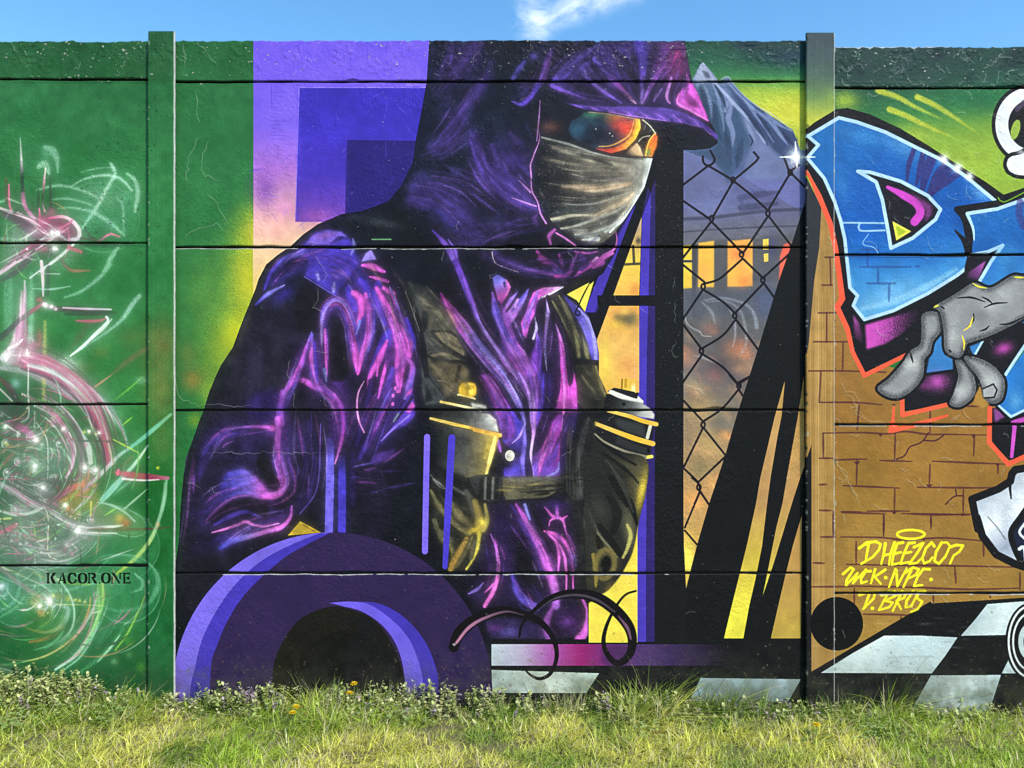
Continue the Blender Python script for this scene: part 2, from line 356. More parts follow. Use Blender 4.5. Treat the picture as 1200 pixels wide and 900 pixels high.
    for a in (zd(450, 0, 520, 75), zd(515, 60, 600, 5), zd(520, 90, 400, 230, 270, 320), zd(515, 100, 555, 160), zd(120, 170, 260, 320), zd(262, 370, 130, 640), zd(265, 365, 420, 560), zd(420, 570, 235, 745), zd(130, 655, 230, 750),
              zd(240, 810, 300, 900), zd(240, 820, 205, 900)):
        K(a, 2.5, W, .9)
    ze = Tz(780, 560, 6)
    for a in (ze(185, 0, 235, 45, 240, 100), ze(240, 95, 310, 195), ze(240, 100, 135, 350), ze(135, 370, 222, 470)): K(a, 2.3, W, .9)
    for x, y in ((859, 211), (834, 256), (900, 250), (926, 202), (869, 298), (894, 328), (824, 336), (861, 370), (822, 411), (866, 452), (824, 498), (819, 571)):
        K(ELL(x, y, 2.2, 3.2, 0, 360, 14), 2.4, W, .8)
    # broken black posts
    P([(945.5, 225), (943, 238), (927, 288), (913, 328), (888, 410), (863, 488), (850, 533), (830, 593), (817, 638), (807.5, 675), (804, 690), (800, 700), (800, 812), (946, 812)], BLK)
    zz = [(183, 148, 84), (190, 152, 100), (178, 140, 92), (200, 178, 70), (214, 206, 66)]
    G([(919.8, 446), (908, 488), (891, 560), (886, 590), (875, 640), (865, 680), (857.5, 710), (847, 754), (870, 754), (878, 710), (885, 680), (893, 640), (899, 590), (903, 560), (911, 512), (916, 487)], (0, 450), (0, 720), zz)
    G([(942, 440), (935, 488), (922, 560), (917, 590), (910, 617), (897, 683), (893.5, 699), (899, 683), (906, 662), (918, 623), (928, 590), (937, 562), (943, 546)], (0, 450), (0, 700), [(160, 130, 70), (184, 148, 88), (182, 144, 92), (190, 160, 80), (206, 200, 70)])
    G([(939.5, 604), (929, 640), (919, 680), (912, 710), (902, 754), (938.5, 754)], (0, 600), (0, 754), [(182, 144, 84), (180, 144, 80), (184, 160, 70)])
    # bottom bands
    P(rect(575, 748, 946, 880), (28, 28, 32))
    G(rect(575, 755, 945, 780), (577, 0), (890, 0), [(176, 190, 206), (180, 170, 206), (170, 90, 178), (158, 36, 122), (112, 52, 132), (84, 58, 118), (66, 48, 98), (52, 40, 70), (30, 29, 34), (28, 28, 32)])
    G([(576, 785), (702, 789), (687, 812), (577, 812)], (576, 0), (700, 0), [(168, 186, 190), (196, 208, 206), (176, 194, 192)])
    G([(821, 794.5), (938.5, 796), (924, 822), (808, 822)], (0, 794), (0, 820), [(168, 190, 206), (150, 172, 190)])

# ---------------------------------------------------------------- painting: right bay and its post
def paint_right():
    clip_to(rect(944.5, 20, 1262, 880))
    MOR = (92, 48, 54)
    G(rect(944, 20, 1262, 330), (1000, 50), (1030, 200), [(34, 48, 62), (38, 62, 68), (40, 96, 74), (62, 128, 72), (118, 160, 62), (150, 176, 60)])
    G(rect(944, 20, 978.5, 200), (0, 40), (0, 165), [(74, 88, 98), (76, 94, 100), (84, 110, 100), (112, 142, 88), (186, 192, 70), (200, 202, 70)])
    P(rect(978.5, 50, 1262, 103.5), (42, 76, 74), 0, .8)
    for k in range(30): B(980 + rng.random() * 240, 56 + rng.random() * 46, 4 + rng.random() * 14, 2 + rng.random() * 5, ((30, 44, 60), (40, 84, 72), (66, 86, 90))[k % 3], .5, -30)
    B(1150, 115, 70, 22, (36, 112, 82), .7); B(1190, 190, 40, 40, (134, 170, 56), .7); B(990, 118, 20, 14, (166, 184, 60), .8)
    B(1070, 160, 30, 16, (176, 190, 62), .6); B(1120, 190, 26, 24, (146, 176, 60), .6)
    z = Tz(930, 90, 4.444)
    for a in (z(440, 72, 540, 105, 640, 160, 770, 220), z(645, 105, 740, 150, 850, 220, 965, 300), z(500, 170, 580, 200, 680, 250, 860, 330)):
        K(a, [7, 6, 4, 1], [(200, 200, 60), (190, 196, 64), (150, 176, 66)], 3, .8)
    # tan wall behind the lettering
    n = fnoise(30, 51, 4)
    G([(944, 230), (978, 250), (1000, 420), (1262, 480), (1262, 880), (944, 880)], (0, 300), (0, 760), [(168, 130, 76), (154, 114, 56), (150, 110, 50), (152, 118, 56), (160, 128, 62)])
    G(rect(944, 225, 978, 880), (944, 0), (978, 0), [(166, 132, 74), (176, 142, 86), (164, 130, 72), (170, 136, 78)], 0, .85)
    for k in range(26): x = 945 + rng.random() * 33; K([(x, 260 + rng.random() * 200), (x + rng.random(), 500 + rng.random() * 260)], 1.2, ((150, 120, 60), (204, 170, 110))[k % 2], 1.2, .3)
    B(1010, 560, 40, 60, (150, 120, 46), .4); B(1100, 540, 60, 40, (176, 136, 62), .35); B(1040, 640, 60, 40, (176, 146, 70), .4)
    # mortar lines
    z5 = Tz(960, 440, 5)
    for a in (z5(0, 158, 210, 158, 370, 172), z5(20, 338, 250, 335, 400, 342, 500, 328, 640, 345, 760, 345, 990, 350), z5(235, 160, 222, 320), z5(650, 190, 650, 340), z5(445, 345, 442, 490), z5(910, 345, 905, 470),
              z5(85, 495, 280, 490), z5(355, 498, 545, 504), z5(665, 502, 850, 510, 1100, 520), z5(222, 490, 218, 640), z5(650, 520, 645, 640), z5(1046, 515, 1048, 575), z5(140, 645, 470, 660), z5(575, 655, 1000, 658, 1050, 640),
              z5(443, 660, 440, 790), z5(845, 670, 843, 815), z5(0, 790, 70, 792), z5(130, 798, 250, 800), z5(280, 795, 530, 795), z5(540, 808, 880, 818), z5(82, 795, 86, 920), z5(380, 820, 380, 920), z5(655, 815, 655, 900), z5(860, 180, 960, 180),
              z5(0, 640, 45, 638), z5(24, 340, 24, 480), z5(0, 485, 80, 485), z5(430, 170, 445, 172)):
        K(a, [1.6, 2.6, 1.4], MOR, .9, .75)
    for a in (z5(640, 335, 600, 390, 530, 420, 500, 470, 440, 495), z5(610, 380, 680, 382, 730, 350), z5(840, 705, 790, 710, 740, 755), z5(800, 670, 805, 705)): K(a, 1.8, MOR, .8)
    for a in ((222, 505, 20, 6), (360, 342, 14, 5), (645, 640, 22, 5), (440, 798, 16, 5), (905, 352, 12, 5), (1046, 520, 12, 5), (840, 812, 12, 4)):
        P(z5(a[0] - a[2], a[1], a[0] + a[2], a[1] - 3, a[0] + 4, a[1] + a[3] * 3, a[0] - 4, a[1] + a[3] * 3), MOR, .5)
    z46 = Tz(940, 600, 4.615)
    for a in (z46(215, 3, 450, 10), z46(540, 8, 700, 15, 910, 12), z46(440, 15, 440, 130), z46(697, 18, 697, 80), z46(100, 135, 180, 135), z46(168, 10, 168, 130), z46(210, 135, 420, 138, 560, 150, 760, 140, 970, 155), z46(660, 150, 640, 200),
              z46(292, 160, 292, 280), z46(60, 275, 120, 277), z46(240, 283, 500, 288, 760, 290, 1150, 298), z46(825, 295, 832, 385), z46(980, 160, 982, 240), z46(50, 405, 270, 403), z46(270, 400, 620, 408, 900, 418, 1170, 412),
              z46(1178, 330, 1178, 420), z46(282, 410, 282, 500), z46(330, 553, 500, 555, 600, 560), z46(535, 565, 535, 600), z46(710, 440, 710, 490), z46(1017, 440, 1017, 465)):
        K(a, [1.6, 2.7, 1.6], MOR, .9, .75)
    z = Tz(930, 270, 4.444)
    for a in (z(150, 285, 200, 285), z(190, 140, 194, 285), z(165, 140, 205, 140), z(105, 580, 290, 580), z(130, 430, 240, 428), z(172, 432, 172, 580), z(80, 732, 250, 732, 480, 738), z(142, 735, 134, 890), z(258, 585, 255, 725)):
        K(a, 2.1, MOR, .9, .7)
    # dark wedge on the post
    P([(944, 205), (962.5, 243), (960, 290), (954, 330), (948, 400), (944, 425)], (58, 60, 68)); P([(951, 521), (944, 541), (944, 880), (951, 880)], (36, 36, 40))
    # letter: black body
    P([(936, 158), (955, 143), (980, 128), (993, 126.5), (1020, 134), (1056, 151), (1087, 170), (1121, 192), (1155, 213), (1176, 228), (1262, 200), (1262, 330), (1200, 330), (1175, 345), (1130, 400), (1100, 412), (1064, 413), (1013, 437), (1000, 412), (994, 385), (984, 360), (990, 350), (986, 320), (981, 290), (975, 262), (962, 228), (948, 202), (938, 188), (944, 178)], (30, 29, 36))
    G(z(310, 440, 340, 480, 370, 600, 320, 560), z(310, 440)[0], z(350, 600)[0], [(190, 90, 190), (110, 52, 110), (30, 29, 36)], 1.5)
    G(z(372, 492, 650, 410, 640, 470, 560, 540, 480, 590, 380, 620), z(380, 520)[0], z(620, 560)[0], [(206, 84, 196), (190, 80, 184), (96, 50, 100), (30, 29, 36)], 2, jit=.5)
    G(z(890, 250, 1000, 160, 960, 255, 900, 262), z(980, 170)[0], z(890, 260)[0], [(166, 86, 174), (110, 60, 124), (40, 34, 48)], 1)
    # blue fills
    blue = [(26, 112, 196), (28, 104, 188), (24, 96, 180), (30, 110, 190), (70, 140, 206)]
    D = [(947, 159.5), (983, 138), (1004, 143), (1038, 155), (1074, 173), (1105, 188), (1132, 207), (1167, 236), (1121, 246), (1128, 262), (1132, 285), (1133, 300), (1134, 313), (1121, 323), (1087, 344), (1047, 364), (1013, 374.5), (1000, 358), (1005, 346.5), (996, 337), (990, 280), (985, 258), (978, 236), (966, 209), (946, 185), (959, 170)]
    G(D, (990, 140), (1040, 370), [(34, 116, 196), (26, 104, 188), (24, 96, 184), (22, 100, 190), (60, 140, 208), (96, 168, 222)])
    clip_to(D)
    B(1060, 172, 34, 14, (90, 150, 206), .6, 25); B(1150, 226, 18, 10, (120, 170, 220), .6, 35); B(1040, 345, 50, 14, (130, 184, 228), .5, -25); B(1000, 180, 20, 30, (30, 116, 196), .6)
    B(1080, 300, 40, 20, (30, 104, 196), .5); B(1010, 320, 20, 26, (64, 142, 210), .5)
    B(1010, 160, 30, 10, (74, 150, 214), .5, 15); B(985, 215, 10, 30, (60, 136, 206), .5, -15); B(1130, 262, 14, 26, (16, 76, 160), .6); B(1020, 300, 24, 12, (14, 84, 176), .5); K([(1010, 362), (1050, 352), (1090, 334), (1120, 316)], [4, 9, 9, 4], (150, 200, 236), 6, .6); K([(990, 300), (998, 335)], 6, (110, 176, 226), 5, .5)
    zz = Tz(930, 90, 4.444)
    for a, w in ((zz(630, 370, 600, 460, 590, 540), 6), (zz(680, 380, 660, 470, 640, 560), 7), (zz(730, 400, 690, 500, 670, 590), 12), (zz(820, 450, 760, 520, 710, 610), 16), (zz(860, 500, 780, 560, 720, 610), 8)):
        K(a, [w, w, w * .5], (62, 56, 126), 2, .85)
    P(rect(944.5, 130, 978.5, 245), (40, 118, 186), 0, .35)
    clip_to(rect(944.5, 20, 1262, 880))
    LB = (170, 204, 238)
    K(D[:8], 4.2, LB, .9, 1, 0); K(D[12:], 4.0, LB, .9, 1, 0); K([D[-1], D[0]], 4, LB, .9)
    for x, y, r in ((1106, 186, 7), (1122, 196, 7), (1136, 206, 6)): B(x, y, r, r, (240, 246, 250), .95)
    # eye
    E = zz(335, 492, 430, 548, 462, 640, 490, 790, 507, 892, 620, 840, 740, 742, 765, 690, 700, 620, 560, 545, 400, 497)
    P(E, (34, 32, 44)); K(E + [E[0]], 4.2, LB, .9, 1, 0)
    K(zz(490, 575, 560, 610, 640, 660, 660, 710, 630, 755), [4, 9, 10, 10], (206, 74, 206), 2)
    P(zz(600, 600, 720, 670, 720, 715, 680, 760, 690, 700, 640, 640), (140, 66, 150), 3, .8, grain=1)
    P(zz(515, 752, 612, 805, 535, 852), (222, 222, 80)); P(zz(530, 775, 590, 806, 545, 832), (176, 196, 40))
    K(zz(260, 760, 470, 762), 2.2, (150, 190, 226), .8, .9); K(zz(345, 762, 345, 800, 475, 800), 2.2, (150, 190, 226), .8, .9)
    z = Tz(930, 270, 4.444)
    for a in (z(345, 100, 445, 100), z(385, 100, 385, 190), z(345, 190, 610, 190), z(635, 188, 655, 188), z(440, 195, 440, 272), z(380, 276, 530, 276), z(498, 280, 496, 370)): K(a, [2, 3.2, 2], (44, 70, 140), 1.2, .45)
    K(z(390, 20, 360, 70, 420, 90, 440, 120), 1, (160, 200, 230), .6, .7); K(z(240, 135, 560, 140, 890, 138), 1.2, (20, 60, 110), 1, .5)
    # second letter
    F = zz(905, 715, 1060, 688, 1200, 640) + [(1262, 220), (1262, 420)] + z(1200, 600, 1105, 750) + z(1080, 660, 960, 640, 970, 270, 1090, 80, 1010, 110, 930, 118) + zz(935, 830)
    P(F, (30, 108, 190))
    G(F, (1140, 240), (1200, 400), [(34, 112, 190), (28, 104, 188), (70, 146, 212), (40, 120, 200)])
    K(zz(905, 712, 1060, 688, 1210, 636), 4.2, LB, .9, 1, 0)
    K(zz(850, 690, 905, 760, 935, 850), [7, 6, 2], (30, 29, 36), .8); K(zz(905, 715, 935, 790, 940, 850), [4, 3, 1.5], LB, .8)
    K(zz(840, 800, 885, 850, 910, 920), [2, 6, 7], (30, 29, 36), .8)
    K(zz(860, 690, 1060, 660, 1095, 640, 1210, 590), [8, 8, 7], (30, 29, 36), .9, 1, 0); K(zz(1065, 628, 1095, 652, 1205, 600), 1.2, (120, 170, 40), .8)
    P(z(905, 132, 1040, 100, 1020, 125, 985, 165, 960, 250, 890, 262, 890, 190), (34, 32, 42)); G(z(915, 215, 1000, 158, 962, 250, 900, 250), z(980, 170)[0], z(890, 260)[0], [(166, 86, 174), (110, 60, 124), (40, 34, 48)], 1)
    K(z(915, 128, 1010, 112, 1090, 78, 1030, 160, 970, 262), 4, LB, .9, 1, 0)
    B(1178, 300, 14, 20, (70, 150, 214), .6, 30); K(zz(1180, 650, 1175, 720, 1200, 780), 8, (76, 60, 130), 3, .6)
    # black and magenta round the fingers, red outline
    P(z(560, 560, 700, 470, 960, 500, 1210, 480, 1210, 600, 1100, 740, 1080, 780, 900, 640, 880, 800, 640, 880, 640, 640), (32, 30, 38))
    P(z(720, 590, 775, 530, 830, 640, 830, 730, 690, 745), (58, 128, 196), .6); P(z(915, 605, 990, 575, 940, 660), (58, 128, 196), .6); K(z(985, 575, 940, 655), 2.6, LB)
    P([(1060, 440), (1118, 436), (1120, 470), (1108, 475), (1060, 482)], (32, 30, 38)); B(1098, 447, 15, 12, (186, 84, 184), .95); B(1084, 452, 10, 6, (150, 66, 150), .6)
    B(1176, 408, 12, 8, (190, 76, 180), 1, -20); K(z(690, 750, 830, 730), 3.5, (30, 29, 36))
    R = (240, 96, 66)
    K([(945, 200), (960, 230), (973, 262), (979, 290), (984, 325), (987, 350), (981, 360), (993, 385), (999, 412), (1013, 440), (1064, 415)], [3, 6, 6, 6, 6, 7, 6, 5, 5, 6, 5], R, .7, 1, 0)
    K(z5(485, 130, 488, 232, 745, 172), 5, R, .7, 1, 0); K(z5(437, 190, 428, 325, 560, 290, 750, 235), [3, 5, 6, 3], R, 1.2, .85, 0); P(z5(415, 270, 440, 270, 480, 320, 405, 338), R, 1)
    P(z5(1010, 190, 1210, 190, 1210, 490, 1110, 495, 1012, 395), (32, 30, 38)); P(z5(1020, 190, 1060, 205, 1090, 240, 1030, 275), (150, 80, 160), 1.5, .9)
    P(z5(1120, 265, 1210, 240, 1210, 270, 1130, 300), (190, 80, 190), 1); K(z5(1145, 300, 1128, 475), [5, 4], (196, 84, 196), 1)
    K(z5(1000, 190, 996, 390, 1108, 520, 1215, 470), 5.5, R, .7, 1, 0)
    P(z5(1095, 0, 1210, -150, 1210, 200, 1130, 245, 1050, 175, 1090, 100), (44, 126, 206)); B(1190, 470, 10, 14, (120, 184, 226), .5); K(z5(1050, 178, 1125, 242, 1210, 200), 3.2, LB, .8, 1, 0)
    K(z(1105, 750, 1150, 680, 1210, 590), 3.5, LB, .8); K(z5(1040, 185, 1118, 262, 1210, 218), 3.5, (30, 29, 36), .8, 1, 0)
    # gloved hand
    zg = Tz(1000, 310, 6); GR = (146, 148, 156); O = (30, 29, 34)
    hand = zg(1400, 60, 1200, 80, 1120, 78, 990, 155, 930, 160, 845, 130, 720, 205, 640, 252, 565, 300, 610, 335, 635, 470, 645, 600, 690, 640, 740, 655, 775, 620, 800, 560, 830, 545, 960, 500, 1110, 430, 1210, 375, 1400, 300)
    th = zg(485, 355, 560, 330, 610, 360, 618, 460, 560, 540, 540, 620, 500, 670, 490, 780, 430, 870, 330, 935, 240, 930, 170, 870, 250, 800, 340, 700, 380, 640, 410, 600, 470, 560, 480, 470)
    md = z5(800, 0 - 95, 880, -60, 910, 20, 918, 80, 890, 140, 820, 185, 765, 165, 790, 100, 815, 0)
    rf = z5(850, -100, 900, -110, 1000, -70, 1070, 0, 1088, 60, 1070, 140, 1020, 165, 965, 140, 955, 70, 930, 10)
    for q in (md, rf, th, hand):
        q2 = q + [q[0]]
        K(spl(q, True), 6.5, O, .8, 1, 0); P(q, GR, 0, 1, 1)
    def shade(q, dx, dy, c1, c2):
        clip_to(q, 1, 1)
        c = np.mean(np.asarray(q), 0)
        K(spl(q, True), 9, (74, 76, 84), 7, .75, 0, 1.0)
        B(c[0] + dx, c[1] + dy, 12, 10, (186, 188, 196), .8)
        clip_to()
    shade(th, -6, 10, 0, 0); shade(md, -4, 6, 0, 0); shade(rf, 2, 0, 0, 0); shade(hand, 10, -8, 0, 0)
    clip_to(rect(944.5, 20, 1262, 880))
    B(1150, 370, 16, 10, (112, 114, 122), .5); B(1180, 345, 16, 12, (172, 174, 182), .6); B(1116, 395, 7, 14, (182, 184, 190), .6)
    for a in (zg(735, 235, 830, 232, 925, 262), zg(905, 228, 950, 250, 980, 278), zg(920, 302, 990, 275, 1080, 268), zg(845, 345, 845, 390, 800, 445), zg(890, 468, 930, 455, 955, 430), zg(1030, 420, 1100, 415, 1200, 370), zg(615, 295, 640, 310), zg(670, 600, 690, 615), zg(400, 620, 420, 690), zg(800, 610, 830, 660)):
        K(a, [1.2, 2.6, 1.2], O, .6)
    YL = (226, 206, 64)
    for a in (zg(840, 132, 880, 155, 935, 165), zg(1130, 88, 1200, 92), zg(568, 300, 600, 285), zg(840, 370, 820, 430, 775, 465), zg(765, 500, 780, 550, 775, 600)): K(a, [1, 2.6, 1], YL, .6)
    P(z5(960, 75, 1020, 50, 1040, 85, 1020, 130, 965, 130), (160, 162, 170)); K(z5(960, 78, 1020, 50, 1042, 85, 1025, 128, 965, 132), 2, O, .6, 1, 0)
    P(z5(915, 110, 945, 60, 960, 130, 1000, 170, 960, 190, 900, 170), (168, 128, 60), 1)
    # boot
    bo = z5(1230, 540, 1150, 552, 1130, 575, 1120, 620, 1050, 665, 895, 725, 910, 800, 930, 900) + z46(945, 30, 975, 130, 1050, 230, 1150, 280, 1300, 330)
    P(bo, (206, 212, 226)); G(bo, (1150, 590), (1200, 660), [(176, 186, 206), (214, 220, 234), (150, 160, 186), (196, 204, 220)])
    K(bo, 9, O, .8, 1, 0)
    K(z5(1120, 620, 1118, 660, 1125, 720), [4, 2], O); K(z5(990, 830, 1050, 900, 1090, 960), 1.5, (110, 116, 130), 1, .8); B(1180, 600, 8, 20, (150, 160, 180), .5, 20)
    P(z46(1300, -60, 1190, 20, 1130, 110, 1150, 200, 1200, 290, 1300, 330), (36, 44, 72)); K(z46(1215, -20, 1180, 30, 1130, 110, 1150, 200, 1200, 300), 7, O, .8)
    K(z46(1205, 60, 1175, 110, 1210, 150), 3, (206, 214, 230)); K(z46(1175, 200, 1200, 190, 1210, 260), 4, (206, 214, 230))
    # chequered floor
    P([(944, 792), (951, 787), (1000, 758), (1090, 705), (1092, 707), (1160, 703), (1262, 696), (1262, 880), (944, 880)], (30, 30, 33))
    wh = [(172, 190, 202), (200, 214, 224), (182, 200, 212)]
    for q in ([(962, 788.5), (1000, 765), (1036, 745), (1080, 745), (1122, 747), (1108, 768), (1092, 789)], [(1126, 745), (1142, 727), (1157, 708), (1262, 700), (1262, 730), (1180, 744)], [(1091, 791.5), (1173, 791), (1162, 825), (1148, 870), (1050, 870), (1072, 825)], [(1174, 789), (1182, 773), (1193, 789)]):
        G(q, q[0], (q[0][0] + 60, q[0][1] + 30), wh)
    for k in range(60): B(950 + rng.random() * 250, 710 + rng.random() * 100, 3 + rng.random() * 12, 1.5, ((60, 60, 66), (206, 220, 230))[k % 2], .12)
    P(ELL(1208, 752, 30, 46), (28, 28, 34))
    for r, w, c in ((1, 2.4, (206, 216, 226)), (.8, 2.2, (206, 216, 226)), (.45, 6, (180, 196, 206)), (.2, 4, (28, 28, 34))): K(ELL(1208, 752, 26 * r, 42 * r), w, c, .8, 1, 0)
    P(ELL(980.5, 731, 31, 31.5), (24, 24, 26))
    # chain top right
    for q, w in ((ELL(1207, 146, 33, 36, 60, 300), 15), ([(1225, 170), (1200, 186), (1187, 190), (1192, 198), (1225, 200)], 13)):
        K(q, w + 9, O, .8)
        K(q, w, (214, 220, 232), .8)
    P(ELL(1204, 148, 20, 26), O); P(ELL(1190, 152, 5, 12, rot=15), (150, 176, 70)); K([(1192, 128), (1200, 120)], 6, (90, 76, 110), 2, .8); B(1196, 178, 6, 4, (180, 184, 200), .8)
    # signature
    YW = (222, 216, 30)
    def tx(strokes, w, a=1.0):
        for s in strokes:
            K(z46(*s), [w, w * .85, w * .75], YW, .6, a, 0)
    halo = z46(*np.round(ELL(588, 121, 74, 24, 0, 370)).astype(int).ravel().tolist()); K(halo, 3, YW, .6, 1, 0)
    H = [(345, 175, 360, 170, 345, 260), (310, 195, 350, 165, 400, 160, 425, 175, 415, 205, 380, 245, 320, 280),            # D
         (450, 170, 440, 235, 428, 280), (500, 165, 478, 225, 470, 285), (440, 235, 485, 225),                                # H
         (545, 165, 515, 170, 495, 225, 485, 285, 530, 275), (500, 225, 535, 218),                                            # E
         (608, 165, 575, 170, 550, 225, 532, 280, 580, 270), (555, 222, 590, 216),                                            # E
         (605, 190, 655, 168, 620, 225, 580, 280, 620, 275, 652, 245),                                                       # Z
         (715, 185, 700, 165, 670, 195, 650, 250, 660, 278, 690, 265, 705, 245),                                             # C
         (755, 165, 725, 215, 715, 265, 740, 280, 775, 240, 800, 185, 785, 165, 755, 165),                                   # O
         (800, 190, 835, 178, 870, 182, 850, 215, 820, 235, 800, 278)]
    tx(H, 3.6)
    tx([(222, 335, 262, 300, 278, 310, 240, 370, 238, 395, 300, 330, 275, 385, 345, 310), (370, 320, 345, 320, 318, 360, 320, 385, 350, 375), (395, 310, 372, 385), (450, 312, 392, 350, 425, 388),
        (505, 310, 470, 405), (510, 315, 515, 400, 565, 305), (590, 315, 548, 405), (555, 330, 600, 300, 632, 310, 615, 340, 575, 360), (690, 310, 655, 308, 625, 350, 605, 400, 650, 395)], 3.4)
    for x, y in ((452, 355), (697, 365), (380, 520)): P(z46(*ELL(x, y, 10, 10, n=16).ravel().tolist()), YW)
    tx([(310, 450, 350, 435, 395, 440, 385, 470, 330, 525), (365, 440, 335, 520), (470, 430, 415, 530), (430, 450, 500, 430, 500, 455, 450, 480, 490, 490, 470, 515, 420, 530), (540, 430, 490, 535), (505, 450, 565, 435, 550, 465, 510, 480, 535, 525),
        (600, 430, 565, 480, 560, 515, 590, 510, 625, 440), (665, 430, 630, 435, 620, 465, 650, 485, 625, 525, 590, 540)], 3.6, .85)
    P(z46(300, 425, 665, 415, 668, 440, 305, 445), YW, 2, .35)
    clip_to()
    # starburst on the post edge
    B(933, 184, 11, 11, (236, 240, 250), 1); K([(932, 166), (934, 196)], [1, 3.5, 1], (246, 248, 252), 1.2); K([(914, 184), (955, 184)], [1, 3.5, 1], (246, 248, 252), 1.2)
# ---------------------------------------------------------------- painting: hooded figure of the middle bay
def glow(q, k=.5, r=5):
    """overspray: bright strokes bleed softly into the dark cloth"""
    m = np.zeros((CH, CW), np.float32); t = polymask(q, 7); m[t[1]:t[1] + t[0].shape[0], t[2]:t[2] + t[0].shape[1]] = np.clip(t[0] * 2 - 1, 0, 1)
    y0, x0 = t[1], t[2]; h, w = t[0].shape; m = m[y0:y0 + h, x0:x0 + w]
    v = CAN[y0:y0 + h, x0:x0 + w]
    for rr, kk in ((r, k), (r * 3, k * .8)):
        for c in range(3):
            b = boxblur(v[..., c].copy(), rr * S * .5)
            v[..., c] += np.maximum(b - v[..., c], 0) * kk * m * (.75 + .5 * GRAIN[y0:y0 + h, x0:x0 + w])

def uneven(q, lo=.86, hi=1.16):
    t = polymask(q, 3); y0, x0 = t[1], t[2]; h, w = t[0].shape
    n = vnoise(h, w, 26, 77) * .55 + vnoise(h, w, 9, 78) * .3 + vnoise(h, w, 3.5, 79) * .15
    CAN[y0:y0 + h, x0:x0 + w] *= (1 + t[0] * (lo + (hi - lo) * np.clip((n - .25) * 2, 0, 1) - 1))[..., None]

def hatch(q, n, spread, cols, w=(1.2, 5.0), al=.36, soft=3.0):
    """fine strokes that follow a fold, as the can was swept along it"""
    q = spl(q, step=4); m = len(q); d = np.gradient(q, axis=0); nrm = np.stack([-d[:, 1], d[:, 0]], 1) / (np.hypot(d[:, 0], d[:, 1])[:, None] + 1e-6)
    for _ in range(n):
        i0 = int(rng.random() * m * .6); i1 = min(m, i0 + max(4, int(m * (.25 + .5 * rng.random())))); o = rng.normal() * spread; bend = rng.normal() * spread * .5
        t = np.linspace(0, 1, i1 - i0)[:, None]; p = q[i0:i1] + nrm[i0:i1] * (o + bend * t)
        if len(p) > 8: p = p[::3]
        if len(p) < 3: continue
        ww = w[0] + (w[1] - w[0]) * rng.random() ** 2
        K(p, [.3, ww, ww * .8, .3], cols[int(rng.random() * len(cols))], soft, al * (.5 + rng.random()))

